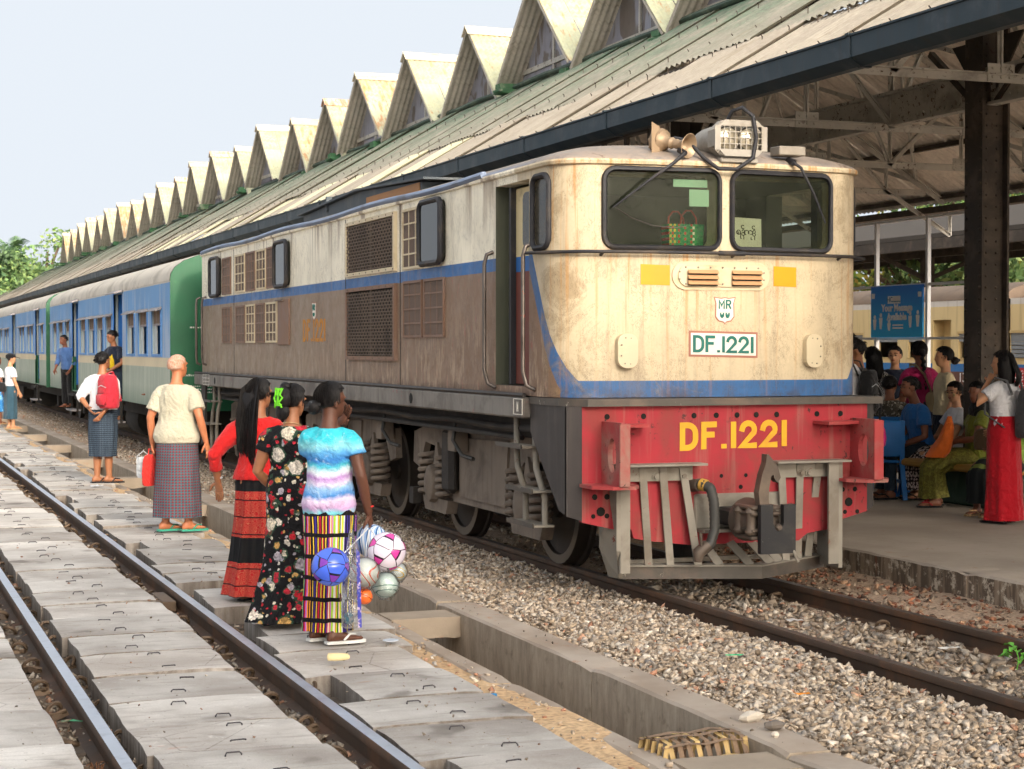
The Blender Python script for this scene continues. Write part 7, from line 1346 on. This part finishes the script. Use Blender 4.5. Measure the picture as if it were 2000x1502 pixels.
# ------------------------------------------------------------------ carried things
def ballmat(name, base, alt, line, seam='pent', rough=.1):
    g = NG(name); v = g.coord(rnd=False); n = g.n('ShaderNodeVectorMath', operation='NORMALIZE'); g.put(n, 0, v); nv = n.outputs[0]
    if seam == 'pent':
        phi = PHI; V = [(0, 1, phi), (0, -1, phi), (0, 1, -phi), (0, -1, -phi), (1, phi, 0), (-1, phi, 0), (1, -phi, 0), (-1, -phi, 0), (phi, 0, 1), (-phi, 0, 1), (phi, 0, -1), (-phi, 0, -1)]
        F3 = [(a, b, c) for a in (-1, 1) for b in (-1, 1) for c in (-1, 1)] + [(0, a/phi, b*phi) for a in (-1, 1) for b in (-1, 1)] + [(a/phi, b*phi, 0) for a in (-1, 1) for b in (-1, 1)] + [(a*phi, 0, b/phi) for a in (-1, 1) for b in (-1, 1)]
        def mx(L_):
            o = None
            for q in L_:
                q = Vector(q).normalized(); d = g.n('ShaderNodeVectorMath', operation='DOT_PRODUCT'); g.put(d, 0, nv); d.inputs[1].default_value = q
                o = d.outputs['Value'] if o is None else g.math('MAXIMUM', o, d.outputs['Value'])
            return o
        a, b = mx(V), mx(F3); df = g.math('SUBTRACT', g.math('ADD', a, -.026), b); c = g.mix(g.math('GREATER_THAN', df, 0), base, alt); ln = g.math('LESS_THAN', g.math('ABSOLUTE', df), .011)
        d3 = g.voro(nv, 1, 'F1'); c = g.mix(ln, c, line)
        # seams between hexagons: two nearly equal nearest face axes
        tot = None
        sm_ = None
        for q in F3:
            q = Vector(q).normalized(); d = g.n('ShaderNodeVectorMath', operation='DOT_PRODUCT'); g.put(d, 0, nv); d.inputs[1].default_value = q; near = g.math('GREATER_THAN', d.outputs['Value'], g.math('SUBTRACT', b, .016)); sm_ = near if sm_ is None else g.math('ADD', sm_, near)
        c = g.mix(g.math('MULTIPLY', g.math('GREATER_THAN', sm_, 1.5), g.math('LESS_THAN', df, 0)), c, line)
    elif seam == 'swirl':
        p = g.sep(nv); an = g.math('ARCTAN2', p[1], p[0]); s_ = g.math('FRACT', g.math('ADD', g.math('MULTIPLY', an, 6/PI/2*1.5), g.math('MULTIPLY', p[2], 1.1))); c = g.ramp(s_, [(0, 'D9E2EC'), (.25, base), (.5, alt), (.75, 'D9E2EC'), (.85, base)], 'CONSTANT')
    elif seam == 'panel':
        p = g.sep(nv); s_ = g.math('FRACT', g.math('ADD', g.math('MULTIPLY', p[0], 1.3), g.math('MULTIPLY', g.math('SINE', g.math('MULTIPLY', p[2], 3.2)), .9))); c = g.ramp(s_, [(0, base), (.42, alt), (.62, base)], 'CONSTANT')
    else:
        p = g.sep(nv); l_ = g.math('MINIMUM', g.math('MINIMUM', g.math('ABSOLUTE', p[0]), g.math('ABSOLUTE', p[2])), g.math('ABSOLUTE', g.math('SUBTRACT', g.math('ABSOLUTE', p[1]), g.math('MULTIPLY_ADD', g.math('MULTIPLY', p[0], p[0]), .6, .35)))); c = g.mix(g.math('LESS_THAN', l_, .035), base, line)
    g.done(c, rough, 0, None, .65)
ballmat('ball_blue', '4668E0', '7A34A8', '14162A'); ballmat('ball_pink', 'DCD2E0', 'CC3E98', '3A1A34'); ballmat('ball_swirl', '8AAAD8', '2E5A8A', '', 'swirl'); ballmat('ball_volley', 'D5D8D0', 'D85A38', '', 'panel'); ballmat('ball_green', 'CFE0D8', '5A8A7A', '', 'panel'); ballmat('ball_orange', 'E86A2A', '', '2A1A14', 'basket'); ballmat('ball_small', 'C9D0CC', 'D8B020', '', 'panel')
g = NG('clear_film'); tr = g.n('ShaderNodeBsdfTransparent'); tr.inputs[0].default_value = (.96, .97, .98, 1); gl = g.n('ShaderNodeBsdfGlossy'); gl.inputs['Roughness'].default_value = .12; nb = g.bump(g.noise(g.coord(), 14, 4, .6, 1), .9, .03); g.put(gl, 'Normal', nb); fr = g.n('ShaderNodeLayerWeight'); fr.inputs[0].default_value = .35; g.put(fr, 'Normal', nb); mx = g.n('ShaderNodeMixShader'); g.put(mx, 0, g.rng(fr.outputs['Fresnel'], 0, 1, .07, .8)); g.t.links.new(tr.outputs[0], mx.inputs[1]); g.t.links.new(gl.outputs[0], mx.inputs[2]); g.t.links.new(mx.outputs[0], g.out.inputs[0])
M('string_white', 'DADADA', .7)
def pos(px, py, D):     # a point seen at photo pixel (px, py) at depth D
    k = (px-1000)/3500; v = (751-py)/3500; a, p_ = R(20.229), R(1.146); fx, fy_, fz_ = math.sin(a)*math.cos(p_), math.cos(a)*math.cos(p_), -math.sin(p_); ux, uy, uz = math.sin(a)*math.sin(p_), math.cos(a)*math.sin(p_), math.cos(p_)
    return Vector((D*(fx + k*math.cos(a) + v*ux), D*(fy_ - k*math.sin(a) + v*uy), CAM_H + D*(fz_ + v*uz)))
HB_ = wpt(w3, A3[1][2] + Vector((.0, .02, -.09)))
DB = 10.15
BL = [('ball_blue', (646, 1107), 38, 9.75, 'blue ball with purple pentagons hanging lowest on the left of the bunch', None), ('ball_pink', (755, 1077), 38, 9.95, 'large pink and white pentagon ball on the right of the bunch', None), ('ball_swirl', (725, 1056), 33, 10.3, 'pale blue swirl striped ball at the back of the bunch', None), ('ball_volley', (712, 1119), 29, 9.8, 'white and orange panelled ball wrapped in clear film', 'film'), ('ball_green', (753, 1143), 25, 9.95, 'white ball with grey green stars wrapped in clear film', 'film'), ('ball_orange', (712, 1165), 16, 9.8, 'small orange basketball at the bottom of the bunch', None), ('ball_small', (777, 1117), 18, 10.15, 'small white and yellow ball in clear film at the right of the bunch', 'film')]
for m_, (px, py), r, D, lb, film in BL:
    c = pos(px, py, D); rad = r*D/3500; t = thing('ball', lb, 'ball', c, random.uniform(0, 3), 'toy balls carried in a bunch'); o = MB(); o.ell((0, 0, 0), (rad, rad, rad), 32, 22); bo = o.build('shell', m_, t, 180); bo.rotation_euler = (random.uniform(-.6, .6), random.uniform(-.6, .6), 0)
    if film:
        o = MB(); o.ell((0, 0, 0), (rad*1.1, rad*1.1, rad*1.08), 24, 16); o.v = [tuple(Vector(q)*(1 + .07*mnoise.noise(Vector(q)*30) + (.12 if q[2] < -rad*.9 else 0))) for q in o.v]; o.build('wrapping_film', 'clear_film', t, 60)
    d = HB_ - c; mtx = Matrix.Rotation(-t.rotation_euler.z, 3, 'Z'); e = mtx @ d; s0 = e.normalized()*rad*.97; mid = s0.lerp(e, .5) + Vector((random.uniform(-.01, .01), random.uniform(-.01, .01), 0)); MB().tube([s0, mid, e], .0035, 5).build('string', 'string_white', t)
pb = thing('plastic_bag', 'long clear plastic bag with a blue printed edge hanging below the balls', 'bag', pos(686, 1150, 9.72)); o = MB(); rings = []
for z, hw, hd in ((.32, .01, .01), (.22, .03, .02), (.05, .045, .03), (-.1, .05, .035), (-.2, .048, .032), (-.215, .03, .01)): rings.append([(hw*math.cos(a)*(1+.15*math.sin(3*a+z*9)), hd*math.sin(a), z) for a in np.linspace(0, 2*PI, 18, endpoint=False)])
o.rings(rings).build('film', 'clear_film', pb, 60); g = NG('print_blue'); v = g.coord(rnd=False); g.done(g.mix(g.step(g.noise(v, 45, 3, .6), .55, .6), '3A3F9A', 'B9A8C0'), .4)
MB().prism([(.03, -.03, -.21), (.052, -.026, -.21), (.04, -.03, .2), (.02, -.03, .22)], (0, .002, 0)).build('printed_edge', 'print_blue', pb); M('bottle_blue', '3A5A68', .15, bump=0); MB().ell((-.015, 0, -.16), (.03, .03, .035), 14, 10).build('toy', 'bottle_blue', pb, 60)
# bags
def slab_bag(name, label, cat, loc, rz, w_, d_, h_, m_, strap=None, group=None):
    t = thing(name, label, cat, loc, rz, group); o = MB(); R_ = []
    for z, k in ((0, .82), (.06*h_, .97), (.4*h_, 1.05), (.8*h_, .95), (.95*h_, .8), (h_, .55)): R_.append([(w_/2*k*(abs(math.cos(a))**.55)*math.copysign(1, math.cos(a)), d_/2*k*(abs(math.sin(a))**.6)*math.copysign(1, math.sin(a)) - .1*d_*z/h_, z) for a in np.linspace(0, 2*PI, 24, endpoint=False)])
    o.rings(R_).build('bag_body', m_, t, 60); return t
def rucksack(label, P_, rz, w_, d_, h_, m_, wearer_shoulders, pocket=None):
    t = slab_bag('rucksack', label, 'rucksack', P_, rz, w_, d_, h_, m_); o = MB()
    if pocket: MB().box(-w_*.36, w_*.36, -d_*.72, -d_*.4, h_*.08, h_*.45, b=.03).build('pocket', pocket, t, 60); MB().tube([(-w_*.36, -d_*.52, h_*.62), (0, -d_*.56, h_*.68), (w_*.36, -d_*.52, h_*.62)], .005, 5).build('zip', 'silver', t)
    M3 = Matrix.Rotation(-rz, 3, 'Z')
    for q in wearer_shoulders: e = [M3 @ (Vector(x) - Vector(P_)) for x in q]; MB().tube(e, .02, 6, flat=.35).build('strap', m_, t, 60)
    return t
def wp(t, x, y, z): return wpt(t, (x, y, z))
q = wp(g1, .08, -.23, .80); rucksack('grey rucksack on the back of the girl in the red skirt', q, g1.rotation_euler.z, .3, .2, .44, 'grey_bag', [[wp(g1, s*.1+.02, -.14, 1.2), wp(g1, s*.11, -.1, 1.33), wp(g1, s*.12, .02, 1.36), wp(g1, s*.13, .12, 1.22), wp(g1, s*.16, .1, 1.02), wp(g1, s*.15, -.1, .9)] for s in (-1, 1)], 'grey_bag')
q = wp(p1, 0, -.19, .88); rucksack('black rucksack on the white shirted young man', q, p1.rotation_euler.z, .26, .15, .42, 'black_bag', [[wp(p1, s*.1, -.14, 1.22), wp(p1, s*.11, -.08, 1.35), wp(p1, s*.12, .03, 1.37), wp(p1, s*.13, .13, 1.22), wp(p1, s*.17, .05, 1.0), wp(p1, s*.14, -.12, .92)] for s in (-1, 1)], 'black_bag')
q = wp(m2, .19, -.17, .92); rucksack('red rucksack hanging from the shoulder of the man in the short longyi', q, m2.rotation_euler.z - .5, .28, .2, .42, 'red_bag', [[wp(m2, .12, -.17, 1.22), wp(m2, .12, -.1, 1.34), wp(m2, .12, .02, 1.365), wp(m2, .14, .12, 1.2), wp(m2, .2, .08, 1.0)]], 'red_bag')
q = wp(m3, -.05, -.2, .80); sb = slab_bag('sling_bag', 'black and orange sling bag on the man with the cap', 'bag', q, m3.rotation_euler.z, .34, .16, .2, 'black_bag')
for x in (-.08, .09): MB().box(x-.012, x+.012, -.1, -.08, .02, .19).build('orange_strap', 'orange_plastic', sb)
hb = wp(m1, -.26, .04, .74); rb = slab_bag('carrier_bag', 'flat red bag held in the left hand of the old man', 'bag', (hb.x, hb.y, hb.z - .34), m1.rotation_euler.z + 1.2, .24, .05, .29, 'red_plastic'); MB().tube([(-.05, 0, .27), (-.04, 0, .34), (.04, 0, .34), (.05, 0, .27)], .006, 5).build('handle', 'red_plastic', rb)
tf = thing('tiffin_carrier', 'grey metal lunch tin carried with the red bag of the old man', 'lunch tin', (hb.x - .07, hb.y + .06, hb.z - .27)); [MB().lathe([(.05, z), (.055, z+.01), (.055, z+.055), (.05, z+.062)], (0, 0, 0), 'z', 18).build('tin', 'silver', tf, 40) for z in (0, .065, .13)]; MB().tube([(-.058, 0, .02), (-.058, 0, .2), (0, 0, .25), (.058, 0, .2), (.058, 0, .02)], .005, 6).build('handle', 'silver', tf, 60)
ob = wp(s1, -.02, .30, .40+.17); o = MB(); R_ = []
for z, w_, d_, y in ((.4, .03, .02, 0), (.3, .07, .05, .01), (.18, .14, .07, .04), (.06, .19, .1, .1), (0, .16, .1, .14)): R_.append([(w_*math.cos(a)*(1+.1*math.sin(4*a)), y + d_*math.sin(a), z) for a in np.linspace(0, 2*PI, 22, endpoint=False)])
t = thing('orange_bag', 'orange plastic bag on the lap of the woman in olive', 'bag', (ob.x, ob.y, ob.z - .06), s1.rotation_euler.z); o.rings(R_[::-1]).build('sheet', 'orange_plastic', t, 60)
t = slab_bag('handbag', 'pink handbag with black straps beside the young man in white', 'bag', Vector(at(1708, 17.2)) + Vector((0, 0, .72)), R(-30), .22, .12, .2, 'pink_bag'); [MB().box(x-.012, x+.012, -.075, -.055, .01, .21).build('strap', 'black_bag', t) for x in (-.05, .05)]; MB().tube([(-.05, 0, .18), (-.05, 0, .5), (.02, 0, .62), (.06, 0, .5), (.05, 0, .18)], .012, 6).build('handle', 'black_bag', t, 60)
q = wp(s3, .05, .34, .64); t = slab_bag('woven_handbag', 'brown woven handbag on the lap of the woman in lime', 'bag', q, s3.rotation_euler.z, .26, .1, .2, 'brown_bag')
q = wp(s3, 0, .33, 1.0); MB().box(-.035, .035, -.005, .005, -.06, .06, b=.003).build('phone', 'black_bag', None, loc=(q.x, q.y, q.z - .35), rot=(R(-40), 0, s3.rotation_euler.z), label='black phone held by the woman in lime', cat='phone')
q = wp(p4, .14, -.06, .85); t = slab_bag('shoulder_bag', 'beige shoulder bag on the woman in magenta', 'bag', q, p4.rotation_euler.z, .26, .12, .22, 'khaki_strap'); M3 = Matrix.Rotation(-t.rotation_euler.z, 3, 'Z'); MB().tube([M3 @ (wp(p4, *z) - q) for z in ((.1, -.1, 1.05), (.0, -.13, 1.25), (-.08, -.1, 1.35), (-.1, .02, 1.36), (-.06, .13, 1.25))], .02, 6, flat=.3).build('strap', 'khaki_strap', t, 60)
q = wp(w1, .16, -.02, .42); t = slab_bag('handbag', 'small black bag hanging between the red topped and floral women', 'bag', q, w1.rotation_euler.z, .16, .09, .28, 'black_bag')

# bench round the column, chairs
M('bench_ochre', 'A07A3A', .7, var=.15, dirt='7A5A30', da=.4); M('bench_green', '33483C', .75, var=.15, dirt='5A6A5E', da=.45, streak='1E2A22', sa=.4); M('chair_blue', '1F6CB4', .45, var=.1)
bn = thing('platform_bench', 'ochre topped bench on green concrete base around the column', 'bench', (10.95, 15.2, ZP_)); MB().box(-.85, .85, -1.0, 1.0, .36, .43, b=.02).build('seat', 'bench_ochre', bn); MB().box(-.6, .6, -.8, .8, 0, .36, b=.02).build('base', 'bench_green', bn); MB().box(-.14, -.06, -.95, .95, .43, .85, b=.02).build('backrest', 'bench_ochre', bn)
def chair(px, D, rz, lb):
    q = at(px, D); t = thing('plastic_chair', lb, 'chair', (q[0], q[1], ZP_), rz, 'blue plastic chairs on the platform'); MB().box(-.22, .22, -.2, .22, .38, .41, b=.012).build('seat', 'chair_blue', t); MB().box(-.2, .2, -.24, -.2, .45, .82, b=.015).build('backrest', 'chair_blue', t)
    for x in (-.2, .2):
        for y in (-.2, .2): MB().bar((x, y, .38), (x*1.15, y*1.2, 0), .045, .045).build('leg', 'chair_blue', t)
        MB().bar((x*1.05, -.22, .6), (x*1.05, .2, .6), .05, .03).build('armrest', 'chair_blue', t); MB().bar((x*1.05, .19, .6), (x*1.05, .2, .38), .04, .04).build('arm_post', 'chair_blue', t); MB().bar((x, -.21, .38), (x, -.22, .82), .045, .045).build('back_post', 'chair_blue', t)
        MB().bar((x*1.08, -.22, .18), (x*1.08, .22, .18), .03, .03).build('stretcher', 'chair_blue', t)
    return t
chair(1738, 19.6, -R(40), 'blue plastic armchair under the person in grey floral shirt'); chair(1716, 18.6, -R(20), 'empty blue plastic armchair nearest the locomotive')
q = pp(1806, 18.7); tb_ = thing('plastic_stool', 'blue plastic stool under the bearded man in blue', 'stool', q); MB().box(-.19, .19, -.19, .19, .37, .40, b=.01).build('seat', 'chair_blue', tb_); [MB().bar((x*.8, y*.8, .37), (x, y, 0), .04, .04).build('leg', 'chair_blue', tb_) for x in (-.18, .18) for y in (-.18, .18)]

# ------------------------------------------------------------------ small things on the ground
M('corn', 'DCCB9C', .7, var=.12); cb = thing('corn_cob', 'eaten corn cob lying on a slab near the women', 'corn cob', (2.43, 9.28, -.0), R(-12)); o = MB(); o.lathe([(.008, -.06), (.018, -.055), (.021, -.02), (.019, .03), (.010, .06)], (0, 0, .012), 'x', 14); o.build('cob', 'corn', cb, 60); o = MB()
for k in range(16):
    for a in range(10): an = 2*PI*a/10; x = -.052 + k*.0068; r = .0195 - max(0, x)*.08; o.lathe([(.0028, 0), (.002, .003)], (x, r*math.cos(an), .012 + r*math.sin(an)), 'z', 5)
o.build('kernels', 'corn', cb, kind='stuff')
M('bamboo', 'B59A68', .7, var=.25); M('bamboo_old', '7E6854', .75, var=.25)
bk = thing('bamboo_basket', 'broken woven bamboo basket lying in the drain', 'basket', (3.41, 6.98, -.22), R(8)); 
for k in range(9): x = -.19 + k*.047; MB().tube([(x, -.13, 0), (x + .01, -.125, .12), (x+.015, -.08, .2), (x+.01, 0, .215), (x, .09, .2), (x-.01, .13, .1), (x, .13, 0)], .013, 4, flat=.25).build('rib', 'bamboo_old' if k % 3 else 'bamboo', bk)
for k, (y, z) in enumerate(((-.13, .03), (-.13, .08), (-.12, .13), (-.09, .19), (-.03, .215), (.03, .215), (.09, .195), (.13, .12), (.135, .05))): MB().tube([(-.22, y, z), (-.1, y*1.04, z+.008), (0, y, z-.004), (.1, y*1.03, z+.008), (.22, y, z - .01)], .016, 4, flat=.22).build('weaver', 'bamboo' if k < 3 else 'bamboo_old', bk)
for s in (-1, 1):
    for k in range(5): y = -.1 + .05*k; MB().tube([(s*.205, y, 0), (s*.215, y, .12), (s*.2, y, .2)], .012, 4, flat=.3).build('end_rib', 'bamboo', bk)
M('lid_plastic', 'C4CDD8', .3); MB().lathe([(.045, 0), (.047, .004), (.04, .006)], (0, 0, 0), 'z', 18).build('plastic_disc', 'lid_plastic', None, loc=(2.88, 9.82, -.008), label='clear round plastic disc lying on a slab', cat='plastic disc')
M('cap_blue', '2F7CB0', .4); MB().lathe([(.016, 0), (.016, .012), (.014, .014)], (0, 0, 0), 'z', 12).build('bottle_cap', 'cap_blue', None, loc=(2.97, 8.32, -.06), label='small blue bottle cap on the sandy strip', cat='bottle cap')
for k, (x, y, z, c, sh_, lb) in enumerate(((4.35, 7.7, -.03, 'E8902A', (.05, .03), 'orange plastic scrap lying among the ballast'), (4.6, 8.9, -.05, '3FAE7A', (.07, .012), 'thin green plastic strip on the ballast'), (2.75, 22, -.0, 'D8DCE0', (.12, .07), 'crumpled white plastic scrap on the slabs'), (6.0, 8.9, -.09, 'E0DCD4', (.09, .03), 'white paper scrap between the locomotive rails'), (5.65, 10.1, -.08, 'D0CCC8', (.07, .05), 'pale crumpled wrapper between the rails'), (.98, 8.6, -.10, '5FB98A', (.09, .008), 'green straw lying beside the left rail'))):
    M(f'scrap_{k}', c, .6, bump=.3); o = MB(); n_ = 6; vv = [(sh_[0]*(i/(n_-1)-.5)*1.5, sh_[1]*(j/3-.5)*1.5, .012*mnoise.noise((i*1.3+k, j*1.7, k))+.006) for j in range(4) for i in range(n_)]; o.add(vv, [(j*n_+i, j*n_+i+1, (j+1)*n_+i+1, (j+1)*n_+i) for j in range(3) for i in range(n_-1)]); o.build('litter_scrap', f'scrap_{k}', None, 60, loc=(x, y, z), rot=(0, 0, random.uniform(-.8, .8)), label=lb, cat='litter')
# seedling by the right rail
pt = thing('seedling', 'small bright green leafy plant growing beside the right rail', 'plant', (6.02, 8.28, -.11)); M('leaf_green', '5FA03A', .5, var=.2, bump=.1); MB().tube([(0, 0, 0), (.01, 0, .06), (0, .01, .11)], .004, 5).build('stem', 'leaf_green', pt)
for k in range(13):
    a = k*2.4; r = .05 + .035*(k % 3); z = .05 + .012*(k % 7); d = V3(math.cos(a), math.sin(a), 0); sd_ = V3(-d.y, d.x, 0); c = V3(0, 0, z) + d*r*.4; o = MB(); L_ = .075; o.add([c, c + d*L_*.3 + sd_*.024 + V3(0, 0, .02), c + d*L_*.65 + sd_*.02 + V3(0, 0, .02), c + d*L_ + V3(0, 0, -.0), c + d*L_*.65 - sd_*.02 + V3(0, 0, .02), c + d*L_*.3 - sd_*.024 + V3(0, 0, .02), c + d*L_*.5 + V3(0, 0, .01)], [(0, 1, 6), (1, 2, 6), (2, 3, 6), (3, 4, 6), (4, 5, 6), (5, 0, 6)]); o.build('leaf', 'leaf_green', pt)
# dry husk fibres caught beside the near left rail
M('husk', '7A5236', .9, var=.25); o = MB(); rs = np.random.default_rng(3)
for k in range(420):
    x, y = rs.uniform(.88, .97), rs.uniform(6.75, 7.6); a = rs.uniform(0, PI); o.tube([(x, y, -.13+rs.random()*.05), (x+.03*math.cos(a), y+.03*math.sin(a), -.11+rs.random()*.05), (x+.06*math.cos(a+.5), y+.06*math.sin(a+.5), -.13+rs.random()*.05)], .0016, 3, caps=False)
o.build('husk_fibres', 'husk', None, label='brown dry husk fibres heaped beside the near left rail', cat='fibres', kind='stuff')
